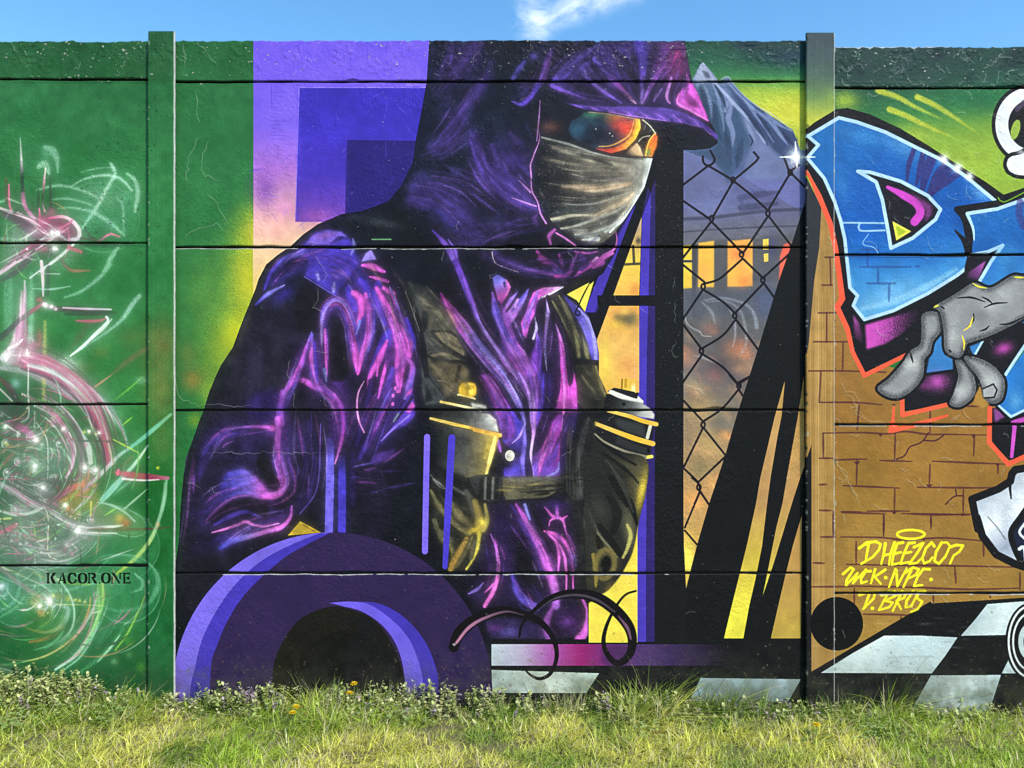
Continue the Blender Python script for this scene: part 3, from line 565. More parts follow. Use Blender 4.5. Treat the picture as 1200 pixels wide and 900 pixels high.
def paint_figure():
    XS[0] = .3
    PU, PK, LV, BV, DP = (100, 68, 172), (206, 92, 210), (152, 134, 232), (80, 62, 192), (58, 42, 108)
    # window strip and bars between the face and the black post
    P(rect(640, 175, 801, 755), (27, 27, 33))
    for cut in (0,):
        P([(763, 225), (762, 270), (758, 420), (757.5, 590), (757, 752), (747, 752), (747, 620), (748, 420), (751, 300), (752.5, 254)], (82, 64, 192))
        P([(771.5, 200), (772, 300), (768, 420), (767, 752), (757, 752), (758, 420), (762, 270), (763, 225)], (56, 42, 118))
        P([(762, 226), (752, 254), (739, 290), (718, 346), (708, 366), (684, 366), (700, 330), (722, 276), (740, 243), (757, 215)], (54, 42, 116)); P([(748, 232), (728, 270), (712, 296), (685, 366), (697, 366), (720, 308), (734, 270), (752, 232)], (76, 58, 178), .5)
        P([(765, 190), (752, 254), (714, 359), (699, 398), (690, 395), (706, 346), (726, 290), (745, 240), (757, 205)], (25, 25, 31))
        yel = [(752, 254), (749, 346), (749, 460), (700, 462), (697, 405), (714, 359), (739, 290)]
        G(yel, (0, 255), (0, 460), [(196, 170, 150), (206, 176, 110), (224, 196, 76), (224, 182, 82), (218, 160, 78), (216, 168, 88), (222, 180, 100), (226, 190, 90), (224, 176, 80)])
        clip_to(yel)
        B(744, 338, 9, 12, (214, 140, 70), .7); B(722, 380, 14, 8, (226, 190, 70), .6); B(735, 374, 14, 8, (84, 86, 72), .75, 20); B(740, 372, 8, 9, (110, 106, 84), .6); B(724, 372, 6, 5, (120, 110, 80), .6); B(732, 365, 7, 4, (216, 180, 90), .9)
        B(735, 430, 16, 20, (216, 150, 90), .7); B(708, 420, 8, 30, (232, 206, 80), .7); B(744, 440, 5, 20, (226, 170, 120), .6)
        B(748, 282, 4, 5, (60, 60, 70), .8); K([(742, 288), (743, 308)], 3, (70, 66, 60), 1, .85); K([(730, 310), (750, 309)], 3, (70, 66, 60), 1, .85); B(745, 264, 5, 8, (150, 130, 130), .8)
        clip_to()
        P(rect(700, 346, 772, 358.5), (25, 25, 31))
        P([(660, 343), (696, 329), (685, 367), (674, 363)], (228, 206, 84))
        # yellow beside the arm
        Y2 = [(757, 530), (757, 576), (753, 592), (748.5, 610), (747, 626), (747, 753), (690, 753), (690, 690), (735, 600), (745, 530)]
        G(Y2, (0, 540), (0, 752), [(226, 196, 60), (230, 206, 70), (224, 204, 80), (226, 206, 76)])
    P([(798, 170), (800, 176), (800, 560), (801.5, 640), (804, 690), (804, 753), (767, 753), (768, 176)], (29, 30, 34))
    # silhouette
    body = [(503.5, 40), (500, 96), (494, 130), (487, 165), (484, 190), (470, 218), (455, 236), (425, 247), (400, 251), (372, 263), (355, 275), (340, 289), (325, 299), (312, 310), (303, 327), (299, 340), (290, 362), (282, 382), (273, 407), (267, 416), (259, 428), (252, 443), (245, 460), (239, 480), (233, 495), (229, 507), (218, 537), (215, 560), (212, 590), (210, 630), (206, 660), (204, 700), (204, 880), (576, 880), (576, 749), (690, 749), (688, 700), (684, 560), (712, 462), (702, 440), (702, 415), (699, 398), (690, 372), (676, 352), (664, 345), (696, 328), (707, 320), (722, 295), (724, 280), (722, 272),
            (735, 256), (752, 228), (764, 190), (772, 176), (800, 176), (812, 176), (832, 174), (841, 168), (841, 159), (831, 140), (822, 118), (812, 98), (806, 70), (801, 40)]
    P(body, INK)
    clip_to(body)
    B(560, 130, 90, 90, (24, 34, 58), .8); B(520, 200, 60, 50, (26, 34, 54), .6)
    P(rect(200, 340, 420, 720), (34, 32, 44), 14, .8); B(300, 420, 50, 60, (46, 44, 60), .8); B(330, 380, 40, 60, (42, 38, 62), .7)
    # ---- hood
    for x, y, rx, ry, c, al, r in ((545, 70, 30, 26, (70, 52, 126), .75, -30), (525, 120, 18, 40, (46, 40, 84), .6, 20), (530, 165, 30, 14, (72, 60, 134), .75, -15), (600, 190, 34, 30, (74, 54, 140), .7, 40), (525, 240, 40, 26, (78, 60, 146), .75, 35), (580, 262, 50, 14, (62, 52, 112), .7, -8), (700, 80, 50, 26, (64, 50, 122), .65, 0), (770, 80, 30, 30, (100, 52, 132), .65, 0), (640, 60, 24, 16, (42, 38, 80), .6, 0),
                                  (430, 380, 60, 70, (66, 46, 132), .6, 0), (430, 500, 50, 50, (58, 40, 104), .6, 0), (380, 440, 30, 40, (74, 44, 124), .6, 0), (290, 520, 50, 40, (60, 44, 112), .6, 0), (260, 600, 40, 50, (52, 40, 92), .7, 0), (610, 400, 60, 70, (72, 46, 120), .6, 20), (620, 500, 50, 60, (74, 46, 124), .6, 0), (610, 640, 60, 60, (70, 44, 112), .6, 0)):
        B(x, y, rx, ry, c, al, r)
    z = Tz(480, 40, 6.667)
    for a, w, c, al in ((z(330, 340, 420, 200, 520, 90), 18, (74, 54, 122), .55), (z(310, 200, 330, 90), 12, (64, 48, 112), .5), (z(250, 330, 260, 250), 10, (60, 50, 120), .5), (z(600, 330, 630, 240), 10, (64, 56, 124), .5), (z(230, 460, 330, 390), 12, (56, 44, 100), .5), (z(290, 800, 360, 640, 470, 520, 550, 420), [8, 16, 12], (66, 54, 122), .7), (z(180, 880, 340, 810), 16, (64, 56, 126), .6),
                        (z(455, 690, 490, 830, 520, 900), [3, 7], (64, 56, 124), .7), (z(790, 780, 860, 850), [6, 12], (70, 52, 122), .6), (z(910, 700, 970, 850), [3, 5, 2], (60, 56, 110), .7), (z(640, 900, 680, 880), 8, (64, 50, 124), .6), (z(450, 860, 520, 900), 6, (58, 50, 110), .5)):
        K(a, w, c, 8, al)
    K(z(810, 340, 860, 270, 900, 210), [6, 9, 4], (84, 76, 170), 3, .8); B(625, 66, 6, 5, (92, 80, 176), .8); K(z(1030, 360, 1070, 250, 1110, 120), [10, 9, 4], [(110, 70, 170), (116, 66, 156), (80, 60, 130)], 4, .85)
    K(z(800, 525, 870, 550, 940, 500, 1000, 400), [2, 6, 6, 9], [(100, 78, 190), (96, 70, 190), (80, 60, 160)], 2.5); B(614, 102, 7, 5, (66, 54, 130), .6)
    for q, w, c, al in (([(520, 180), (545, 130), (570, 90)], [16, 24, 18], (80, 60, 146), .5), ([(555, 160), (570, 205), (600, 235), (632, 246)], [14, 26, 28, 10], (88, 64, 160), .55), ([(485, 235), (520, 240), (560, 280)], [20, 34, 22], (80, 62, 148), .55), ([(650, 95), (690, 70), (730, 60)], [12, 20, 14], (84, 66, 160), .5), ([(750, 60), (750, 110)], [30, 14], (84, 62, 160), .5), ([(700, 75), (730, 105), (745, 120)], [14, 18, 8], (100, 64, 160), .5), ([(795, 60), (770, 95), (758, 118)], [22, 18, 8], (126, 54, 130), .5), ([(570, 300), (620, 318), (660, 322)], [14, 18, 12], (84, 56, 132), .5)):
        K(q, w, c, 12, al)
    # cheek of the hood
    z = Tz(440, 160, 6)
    P(z(660, 0, 700, 120, 760, 250, 850, 360, 960, 450, 1130, 510, 1140, 470, 1060, 380, 1000, 280, 900, 190, 840, 70, 880, 200, 780, 180, 700, 60), (72, 54, 138), 4, .85)
    K(z(665, 20, 700, 130, 760, 250, 850, 365, 950, 440, 1120, 505), [3, 7, 10, 9, 7, 3], (92, 66, 166), 4, .8); K(z(820, 70, 870, 190, 960, 290, 1060, 380), [8, 10, 6, 3], (82, 62, 148), 4, .7)
    K(z(1000, 190, 1070, 250, 1090, 330), [3, 8, 4], (74, 58, 136), 3, .6); K(z(1010, 310, 1090, 390), [1, 3], (166, 116, 190), 1); K(z(960, 430, 1040, 460, 1130, 490), [1, 2.5, 2], (170, 126, 206), 1)
    P(z(230, 350, 320, 230, 380, 290, 470, 380, 540, 470, 640, 560, 620, 620, 560, 640, 420, 560, 320, 480, 250, 460), (70, 58, 136), 7, .8)
    K(z(300, 400, 420, 480, 540, 600, 620, 680), [8, 14, 14, 6], (66, 54, 134), 8, .7); K(z(360, 380, 460, 480, 560, 520), [3, 6, 3], (30, 30, 52), 5, .6); K(z(470, 180, 540, 230, 660, 300), [2, 7, 3], (70, 58, 124), 5, .7)
    K(z(560, 660, 700, 630, 860, 610, 1000, 620), [8, 8, 4], (58, 50, 108), 6, .6); K(z(600, 760, 760, 720, 900, 700), 10, (56, 48, 104), 8, .6); B(545, 285, 10, 8, (84, 56, 130), .6)
    K(z(400, 660, 450, 710, 520, 800, 570, 900), [2, 6, 9, 7], [(90, 62, 170), (124, 84, 196), (140, 110, 220)], 2); K(z(510, 720, 560, 800, 580, 900), [1, 5, 2], (120, 90, 196), 1.5)
    K(z(1000, -230, 990, -110, 1150, -20, 1110, 140, 1090, 200, 1095, 270, 1100, 380, 1140, 460, 1160, 540, 1200, 610), [0, 0, .8, 1.8, 1.8, 1.8, 2.2], (176, 122, 194), .8)
    K([(633, 118), (631.5, 140), (629, 165)], [1, 1.8, 1.6], (150, 110, 180), .8)
    K(z(1145, 540, 1115, 580, 1140, 620), [2, 7, 3], (94, 60, 136), 2, .8); B(628, 262, 5, 6, (86, 60, 124), .7)
    # skin and glasses
    B(645, 149, 15, 9, (100, 68, 66), .95)
    z = Tz(600, 120, 6)
    lens = z(395, 190, 425, 125, 470, 105, 515, 68, 640, 75, 780, 95, 900, 118, 905, 180, 870, 260, 800, 330, 700, 358, 600, 330, 480, 280, 420, 240)
    P(lens, (40, 60, 84), 0, 1)
    clip_to(lens)
    B(678, 150, 14, 13, (44, 80, 104), .8); B(696, 134, 18, 5, (66, 124, 92), .8); B(722, 137, 14, 7, (206, 140, 60), .9); B(736, 150, 18, 14, (212, 62, 44), .95); B(724, 146, 12, 8, (190, 70, 60), .7)
    B(705, 158, 18, 10, (30, 26, 46), .95); B(690, 166, 14, 6, (28, 26, 40), .9); B(730, 166, 8, 6, (90, 30, 50), .7)
    K(z(905, 105, 880, 220, 810, 300, 700, 345, 590, 330), [13, 11, 9, 9, 3], [(240, 176, 56), (244, 190, 60), (238, 150, 70), (216, 84, 62), (150, 60, 56)], 1); K(z(860, 120, 830, 220, 770, 270, 690, 305, 610, 310), [1, 2, 2, 1], (232, 170, 90), .8, .8)
    for x, y in ((588, 185), (685, 215), (705, 235)): B(600 + x / 6, 120 + y / 6, 1, 1, (226, 226, 226), .8)
    clip_to(body)
    K(z(540, 68, 700, 85, 860, 115), 1.2, (170, 150, 130), .7, .8)
    P(z(1000, 222, 1025, 240, 1018, 310, 985, 385, 930, 378, 940, 310, 965, 260), (226, 130, 50), .6); B(759, 178, 4, 6, (96, 146, 84), .9); B(767, 160, 3, 5, (226, 90, 56), .9); K(z(1000, 225, 965, 270, 940, 370), 1.4, (240, 190, 80), .6)
    K(z(918, 122, 970, 165, 1010, 220), 1.4, (190, 180, 160), .6); K(z(890, 275, 920, 245, 970, 235), 1.3, (170, 165, 155), .6); K(z(940, 150, 930, 190), 1, (120, 120, 120), .8, .7); K(z(985, 180, 965, 210), 1, (120, 120, 120), .8, .7)
    G(z(880, 280, 905, 320, 925, 380, 790, 370, 830, 325), z(900, 290)[0], z(800, 360)[0], [(214, 186, 150), (190, 160, 124), (70, 60, 60)], .8)
    # mask
    mask = z(205, 238, 400, 285, 560, 345, 700, 380, 850, 395, 988, 393, 965, 480, 930, 600, 870, 700, 800, 810, 720, 920, 640, 985, 560, 1000, 470, 970, 380, 920, 290, 850, 200, 720, 155, 600, 165, 420)
    G(mask, z(160, 560)[0], z(960, 520)[0], [(26, 29, 38), (44, 46, 52), (80, 78, 76), (112, 106, 98), (136, 130, 120), (190, 190, 186)])
    clip_to(mask)
    for a, w, c, s, al in ((z(210, 245, 400, 290, 560, 345, 700, 380, 980, 395), [3, 5, 4, 3, 4], (142, 146, 146), 1.2, .95), (z(290, 320, 450, 370, 600, 420, 800, 450), [4, 10, 10, 6], (160, 154, 140), 6, .8), (z(400, 340, 560, 390, 700, 440), [2, 4, 3], (36, 38, 44), 3, .8),
                           (z(240, 400, 420, 440, 560, 470, 800, 480), [8, 10, 12, 6], (110, 104, 96), 7, .5), (z(200, 480, 420, 520, 640, 530, 800, 520), [12, 10, 12, 6], (48, 46, 52), 6, .7), (z(360, 590, 500, 600, 640, 610, 830, 570), [4, 10, 10, 5], (206, 180, 150), 6, .85),
                           (z(180, 640, 400, 670, 600, 670, 780, 640), [10, 9, 8, 4], (40, 40, 46), 5, .85), (z(350, 705, 450, 720, 560, 715, 640, 705), [1, 3, 2], (150, 156, 160), 1.5, .8), (z(320, 770, 450, 760, 600, 745), [6, 9, 5], (62, 70, 76), 5, .7),
                           (z(560, 800, 660, 760, 780, 700, 860, 640), [4, 10, 10, 5], (210, 190, 162), 5, .85), (z(240, 830, 340, 815, 420, 795, 560, 795), [4, 6, 4, 3], (190, 184, 168), 2, .9), (z(270, 870, 400, 850, 560, 830), [4, 7, 3], (34, 36, 40), 3, .9),
                           (z(330, 890, 440, 870, 560, 830, 700, 780, 800, 720), [2, 4, 4, 3], (164, 166, 160), 1.6, .85), (z(560, 880, 680, 830, 780, 760), [4, 8, 3], (50, 52, 54), 4, .8), (z(950, 400, 940, 500, 900, 620, 830, 740, 760, 830, 660, 900), [9, 10, 9, 8, 8, 6], (206, 212, 212), 3.5, .9),
                           (z(980, 400, 960, 500, 900, 650, 800, 800, 690, 910), [3, 3, 3, 3], (236, 242, 244), 1, .9), (z(450, 930, 560, 930, 660, 880), [4, 8, 5], (190, 198, 198), 3, .7), (z(500, 965, 600, 960), [3, 7], (216, 222, 224), 3, .8), (z(400, 900, 520, 905), [2, 5], (140, 146, 150), 2, .7)):
        K(a, w, c, s, al)
    clip_to(body)
    clip_to(mask)
    for q, n, s in ((z(200, 300, 500, 360, 900, 420), 16, 4), (z(190, 420, 500, 480, 900, 500), 18, 5), (z(180, 560, 500, 610, 900, 560), 20, 5), (z(220, 700, 500, 720, 860, 640), 20, 5), (z(270, 830, 520, 800, 800, 720), 20, 4), (z(340, 900, 560, 880, 760, 790), 18, 4), (z(940, 420, 900, 620, 740, 860), 14, 3)):
        hatch(q, n, s, ((46, 46, 50), (96, 92, 88), (170, 158, 140), (200, 196, 188)), (.8, 3), .35, 2.4)
    for k in range(500):
        x, y = 180 + rng.random() * 760, 260 + rng.random() * 720; B(600 + x / 6, 120 + y / 6, .5, .5, (206, 200, 190), .5, 0, 0)
    clip_to(body)
    # hood top and visor
    z = Tz(640, 40, 5.4545)
    P(z(20, 320, 120, 200, 330, 40, 560, 20, 880, 20, 930, 300, 980, 400, 880, 480, 600, 455, 300, 450, 120, 400), (62, 46, 112), 9, .75); B(790, 75, 22, 26, (120, 50, 120), .7); B(722, 70, 26, 18, (70, 54, 132), .6)
    for q in (z(240, 100, 330, 230, 430, 330, 540, 440), z(130, 300, 260, 360, 420, 440), z(430, 110, 520, 240, 580, 400), z(560, 60, 570, 220, 590, 420), z(660, 120, 650, 260, 630, 420), z(760, 280, 700, 340, 660, 430), z(820, 300, 750, 420), z(60, 200, 20, 290), z(300, 60, 220, 160, 60, 230), z(860, 260, 840, 330, 800, 430), z(700, 70, 680, 180)):
        K(q, [3, 9, 7, 2], (26, 23, 42), 4.5, .85)
    K(z(50, 290, 160, 190, 330, 70), [6, 10, 5], [(100, 78, 182), (92, 74, 172), (60, 54, 116)], 3, .9); P(z(40, 290, 120, 220, 230, 190, 250, 240, 150, 270, 60, 310), (86, 68, 164), 3, .7)
    K(z(40, 330, 140, 375, 250, 410), [6, 5, 2], (116, 84, 196), 2); K(z(220, 210, 270, 280, 360, 360, 480, 440), [9, 6, 5, 2], [(92, 74, 170), (130, 98, 200), (110, 80, 180)], 2)
    K(z(310, 160, 380, 240, 460, 330, 570, 440), [6, 8, 8, 3], [(96, 80, 180), (90, 64, 164), (156, 80, 176), (196, 150, 206)], 2.5); K(z(400, 190, 470, 260, 530, 350), [14, 14, 6], (82, 58, 150), 5, .7); K(z(600, 80, 620, 180, 615, 330, 612, 440), [18, 12, 6, 5], [(78, 60, 164), (84, 62, 170), (120, 88, 190), (156, 130, 210)], 5, .8)
    B(786, 70, 16, 20, (132, 48, 116), .85); B(775, 62, 14, 12, (92, 60, 150), .6); B(796, 84, 9, 14, (120, 46, 110), .7)
    K(z(840, 130, 740, 230, 680, 310, 620, 430), [10, 8, 6, 4], [(150, 56, 130), (146, 70, 160), (136, 84, 190), (150, 110, 206)], 2.5)
    K(z(800, 280, 770, 400, 790, 440), [3, 5, 3], (176, 120, 200), 1.8, .9); K(z(740, 350, 700, 400, 690, 430), [2, 5, 2], (150, 110, 200), 2, .8); K(z(900, 260, 910, 310), [2, 5], (190, 90, 180), 2, .8); K(z(860, 300, 820, 380, 830, 430), [2, 4, 3], (90, 60, 140), 2, .7)
    P(z(930, 310, 870, 350, 835, 400, 840, 450, 900, 480, 960, 500, 1045, 570, 1030, 520, 1000, 450, 970, 360), (204, 92, 206), 1.5)
    P(z(900, 370, 960, 430, 990, 480, 920, 450, 880, 410), (112, 42, 112), 2.5, .9); K(z(850, 380, 840, 440, 920, 485, 1030, 550), [2, 4, 4, 2], (232, 130, 232), 1.5, .9)
    P(z(120, 440, 250, 455, 420, 462, 600, 460, 760, 470, 880, 500, 1000, 560, 1105, 650, 1095, 680, 1000, 600, 880, 570, 720, 550, 560, 530, 400, 500, 250, 480), (100, 74, 174), .8)
    clip_to(z(120, 440, 250, 455, 420, 462, 600, 460, 760, 470, 880, 500, 1000, 560, 1105, 650, 1095, 680, 1000, 600, 880, 570, 720, 550, 560, 530, 400, 500, 250, 480))
    for k in range(16): x = 180 + k * 52; K(z(x, 455 + k * 5, x + 50, 480 + k * 6, x + 95, 530 + k * 7), [1, 3, 1], ((150, 104, 206), (66, 46, 130))[k % 2], 1.6, .75)
    K(z(400, 500, 700, 548, 950, 590, 1050, 640), 2, (170, 120, 206), 1, .8)
    clip_to(body)
    K(z(560, 455, 760, 462, 900, 500, 1000, 560), 2.2, (38, 26, 62), 1)
    # ---- scarf folds under the mask
    z = Tz(560, 240, 5.4545)
    for a, w, c, s in ((z(885, 175, 890, 230, 870, 285, 800, 325), [2, 2.5, 3, 3], (196, 112, 200), .8), (z(490, 160, 455, 200, 465, 250), [4, 6, 3], (172, 90, 180), 2), (z(500, 180, 560, 215, 630, 265), [2, 2.4, 2], (196, 120, 200), .8), (z(380, 300, 420, 350, 500, 390), [4, 8, 5], (160, 66, 156), 2.5),
                       (z(400, 350, 470, 375), 8, (130, 60, 140), 3), (z(520, 320, 545, 400), [3, 6, 2], (150, 66, 152), 2), (z(110, 310, 160, 350, 260, 385, 420, 430, 520, 440), [10, 10, 9, 7, 6], (74, 54, 122), 6), (z(300, 410, 420, 435, 520, 455), [2, 4, 4], (120, 66, 144), 2.5), (z(500, 460, 580, 440, 610, 360, 640, 310), [5, 6, 5, 3], [(176, 70, 160), (130, 62, 150), (150, 80, 170)], 1.8),
                       (z(620, 300, 700, 310, 760, 300), [2, 3, 2], (190, 96, 190), 1), (z(620, 460, 690, 400, 780, 350, 860, 310), [3, 8, 7, 4], [(150, 70, 160), (186, 84, 184), (206, 110, 206)], 2), (z(650, 320, 690, 370, 660, 410), [6, 9, 5], (70, 44, 110), 3), (z(740, 400, 790, 370), [4, 8], (176, 84, 180), 2), (z(760, 340, 740, 360), 4, (206, 140, 212), 1)):
        K(a, w, c, s, .9)
    K(z(90, 300, 110, 370, 200, 410, 260, 430), 1.1, (200, 176, 206), .7, .8)
    K(z(150, 450, 330, 500, 480, 520, 600, 500, 700, 460, 790, 440), [12, 14, 12, 14, 10, 7], (24, 23, 30), 1.5)
    # ---- chest folds, strap and shoulder on the right
    BK = (25, 23, 32)
    P([(500, 330), (600, 322), (700, 330), (712, 460), (690, 560), (575, 562), (575, 480), (550, 430)], BK, 4, .8)
    z = Tz(510, 310, 6)
    K(z(40, 205, 110, 330, 200, 450, 290, 570, 390, 690, 480, 800, 560, 900), [3, 13, 16, 15, 15, 13, 11], [(120, 46, 124), (180, 84, 186), (176, 116, 212), (140, 130, 226), (160, 148, 234), (166, 150, 236), (160, 140, 232)], 2.2)
    K(z(60, 240, 110, 350, 190, 470), [2, 6, 2], (196, 96, 190), 2.5, .8); K(z(240, 500, 330, 640, 440, 790), [2, 5, 3], (86, 72, 190), 3, .7); K(z(290, 560, 380, 670, 470, 770), [1, 5, 3], (190, 180, 244), 2.5, .7)
    K(z(145, -20, 200, 120, 250, 250, 310, 400, 390, 530, 470, 640), [8, 8, 7, 4, 4, 5], [(104, 66, 184), (116, 76, 196), (124, 84, 200), (150, 124, 222), (172, 150, 234), (156, 134, 230)], 1.3)
    K(z(460, 640, 540, 730, 600, 810, 690, 930), [5, 11, 13, 14], [(160, 110, 216), (190, 116, 216), (150, 112, 216), (140, 110, 220)], 2); K(z(480, 660, 560, 770, 640, 880), [2, 4, 3], (196, 160, 236), 1.6, .8)
    K(z(403, 200, 430, 330, 480, 440, 530, 560, 600, 680, 680, 800, 720, 930), [3, 11, 14, 19, 22, 24, 22], [(150, 96, 206), (116, 92, 214), (130, 88, 206), (150, 84, 196), (170, 84, 196), (180, 90, 204), (160, 84, 206)], 2.2)
    K(z(420, 260, 470, 410, 540, 560, 620, 690), [2, 5, 7, 4], (96, 80, 206), 2.5, .7); K(z(520, 560, 600, 670, 660, 760), [2, 7, 4], (206, 110, 206), 3, .8); K(z(470, 560, 500, 640), [4, 3], (64, 52, 160), 3, .7)
    G(z(402, 90, 440, 68, 500, 105, 526, 150, 515, 200, 470, 282, 440, 250, 412, 150), z(420, 90)[0], z(490, 270)[0], [(110, 104, 206), (134, 120, 220), (160, 100, 200), (196, 90, 186), (150, 70, 170)], 1.2); K(z(500, 110, 520, 160, 500, 210), [2, 4, 2], (206, 110, 200), 1.5); K(z(485, 130, 490, 155), [3, 2], (40, 24, 60), 1)
    G(z(470, 330, 520, 240, 585, 182, 565, 240, 600, 235, 660, 160, 650, 215, 605, 310, 560, 385, 510, 445, 480, 410), z(640, 190)[0], z(490, 420)[0], [(120, 100, 210), (150, 118, 220), (176, 110, 210), (150, 84, 200)], 1.2); K(z(500, 330, 545, 270, 590, 190), [3, 3, 1], BK, .9); K(z(540, 330, 590, 260, 640, 200), [2, 4, 1], (96, 84, 200), 1.5, .8); K(z(560, 300, 580, 250), 3, (206, 150, 226), 1.5, .8)
    P(z(560, 395, 600, 400, 600, 520, 640, 640, 600, 600, 540, 480), (34, 24, 52), 2); K(z(560, 400, 600, 500), [1, 2, 1], (110, 90, 150), 1, .7)
    G(z(690, 195, 760, 160, 905, 153, 800, 207, 740, 232, 715, 275, 700, 350, 665, 420, 640, 520, 618, 500, 600, 410, 640, 330, 665, 250), z(880, 160)[0], z(620, 500)[0], [(214, 176, 226), (206, 100, 208), (200, 92, 206), (190, 96, 210), (206, 96, 206)], 1.4); K(z(720, 190, 690, 270, 650, 350, 620, 450), [3, 6, 6, 3], (150, 110, 216), 2.5, .7); K(z(900, 158, 800, 210, 735, 240), [1, 3, 2], (226, 206, 238), 1)
    for x, y in ((700, 240), (665, 340), (650, 370), (625, 430)): B(510 + x / 6, 310 + y / 6, 2.2, 3, (110, 84, 190), .8)
    K(z(580, 560, 620, 610, 650, 670), [1, 3, 1], (200, 140, 226), 1); K(z(700, 370, 712, 450, 690, 520), [1, 4, 3], (190, 176, 236), 1); K(z(715, 480, 722, 570, 700, 690, 700, 930), [2, 11, 15, 18], [(150, 110, 220), (128, 66, 196), (146, 84, 206), (130, 90, 214)], 2); K(z(720, 520, 735, 640, 740, 800), [2, 4, 3], (84, 50, 170), 2, .8)
    K(z(785, 225, 792, 330, 775, 520, 775, 640, 785, 745), [2, 6, 5, 4, 1], [(176, 150, 230), (180, 150, 232), (150, 130, 226), (190, 180, 240)], 1.3); P(z(735, 235, 775, 230, 770, 500, 765, 640, 740, 480, 715, 360), (28, 24, 40), 1.5); P(z(800, 330, 840, 420, 880, 620, 890, 880, 790, 900, 785, 700), (36, 25, 56), 3)
    K(z(805, 290, 850, 400, 888, 560, 900, 700, 912, 930), [1.5, 4, 6, 8, 12], [(206, 196, 230), (190, 140, 216), (206, 96, 206), (216, 84, 206), (226, 88, 214)], 1.4); K(z(955, 670, 982, 790, 992, 930), [2, 5, 5], [(130, 90, 190), (170, 80, 196), (220, 90, 212)], 1.4)
    G(z(895, 205, 1000, 290, 1090, 370, 1138, 500, 1156, 695, 1085, 690, 1060, 560, 1010, 420, 945, 310), z(960, 380)[0], z(1130, 480)[0], [(70, 60, 150), (120, 104, 220), (140, 128, 232), (96, 80, 206)], 1.2); K(z(1000, 300, 1080, 400, 1120, 530, 1130, 680), [2, 5, 6, 5], (170, 164, 244), 2.5, .8); K(z(985, 400, 1030, 470, 1060, 600), [1, 2.5, 1], (40, 34, 80), 1.4, .8)
    P(z(795, 225, 850, 203, 900, 225, 960, 320, 1020, 430, 1075, 560, 1100, 680, 985, 690, 955, 600, 900, 440, 830, 300), (42, 41, 38), 1.2)
    for q in (z(825, 260, 890, 390, 940, 520, 970, 640), z(870, 220, 930, 330, 990, 460, 1010, 640), z(940, 330, 1000, 440, 1050, 570, 1080, 680)): K(q, [2, 7, 8, 5], (136, 130, 98), 2.8, .85)
    for q in (z(850, 250, 920, 400, 960, 560, 985, 680), z(900, 230, 970, 360, 1020, 500, 1040, 670)): K(q, [1, 4, 4, 3], (28, 28, 28), 1.6, .9)
    K(z(790, 225, 830, 330, 900, 470, 960, 640, 985, 760, 1000, 920), [4, 8, 8, 8, 9, 10], BK, 1.2)
    P(z(990, 700, 1145, 700, 1185, 830, 1215, 930, 1190, 1010, 1040, 1030, 985, 900), (58, 56, 50), 2); K(z(1030, 780, 1080, 850, 1130, 900), [2, 6, 2], (116, 108, 88), 2.2, .9); K(z(1130, 720, 1160, 820, 1200, 920), [3, 6, 5], (150, 140, 96), 2, .85); K(z(1050, 730, 1100, 800), [3, 6], (84, 80, 68), 3, .8); B(697, 470, 9, 9, (34, 34, 36), .9); K(z(965, 686, 1050, 682, 1140, 690), 6, (24, 24, 28), .9)
    z = Tz(560, 440, 6.4286)
    P(z(400, -20, 510, -20, 505, 150, 492, 270, 440, 410, 420, 460, 414, 250), (122, 70, 192), 2); K(z(480, -10, 485, 150, 450, 320), [8, 9, 4], (84, 62, 186), 2.5, .85); K(z(425, 0, 440, 150, 430, 300), [6, 8, 4], (160, 84, 204), 3, .8)
    P(z(512, -20, 625, -20, 622, 110, 590, 260, 525, 430, 430, 590, 430, 440, 490, 290), (42, 27, 62), 2.5); K(z(540, 0, 545, 150, 520, 260), [4, 7, 3], (60, 42, 110), 4, .7)
    G(z(15, -10, 95, -10, 185, 120, 285, 275, 335, 335, 350, 385, 318, 470, 250, 535, 190, 505, 168, 400, 118, 230, 60, 100), z(60, 160)[0], z(330, 300)[0], [(110, 50, 130), (150, 70, 176), (150, 74, 190), (104, 66, 196), (84, 70, 200)], 1.8); K(z(50, 10, 120, 130, 190, 260), [4, 9, 5], (176, 96, 200), 3.5, .8); K(z(240, 330, 250, 430, 230, 510), [8, 12, 6], (140, 70, 176), 4, .8); K(z(200, 340, 200, 460), [6, 6], (70, 34, 90), 4, .7); K(z(215, 500, 270, 490), [4, 8], (120, 90, 200), 3, .8)
    K(z(110, -5, 190, 110, 270, 240, 320, 330), [3, 7, 7, 3], BK, 1.2); K(z(172, -15, 240, 90, 300, 200, 340, 300, 356, 375), [9, 10, 9, 6, 3], [(150, 140, 230), (176, 164, 240), (160, 146, 234), (130, 114, 222), (150, 134, 228)], 1.4)
    P(z(230, 540, 320, 450, 345, 400, 340, 560, 320, 640, 260, 690, 195, 700, 195, 765, 350, 765, 360, 600), (64, 50, 150), 2.5); G(z(195, 765, 200, 690, 270, 620, 335, 600, 352, 765), z(260, 620)[0], z(260, 765)[0], [(60, 42, 120), (84, 66, 180), (96, 78, 200)], 1.6)
    K(z(355, 365, 315, 455, 255, 515), [2, 3.5, 1], (170, 140, 230), 1); K(z(352, 380, 352, 520, 340, 640, 348, 765), [2, 6, 7, 7], [(140, 124, 222), (120, 100, 212), (130, 112, 220), (110, 90, 210)], 1.6); K(z(372, 380, 388, 520, 375, 640, 385, 765), [2, 5, 6, 8], (36, 26, 60), 1.5)
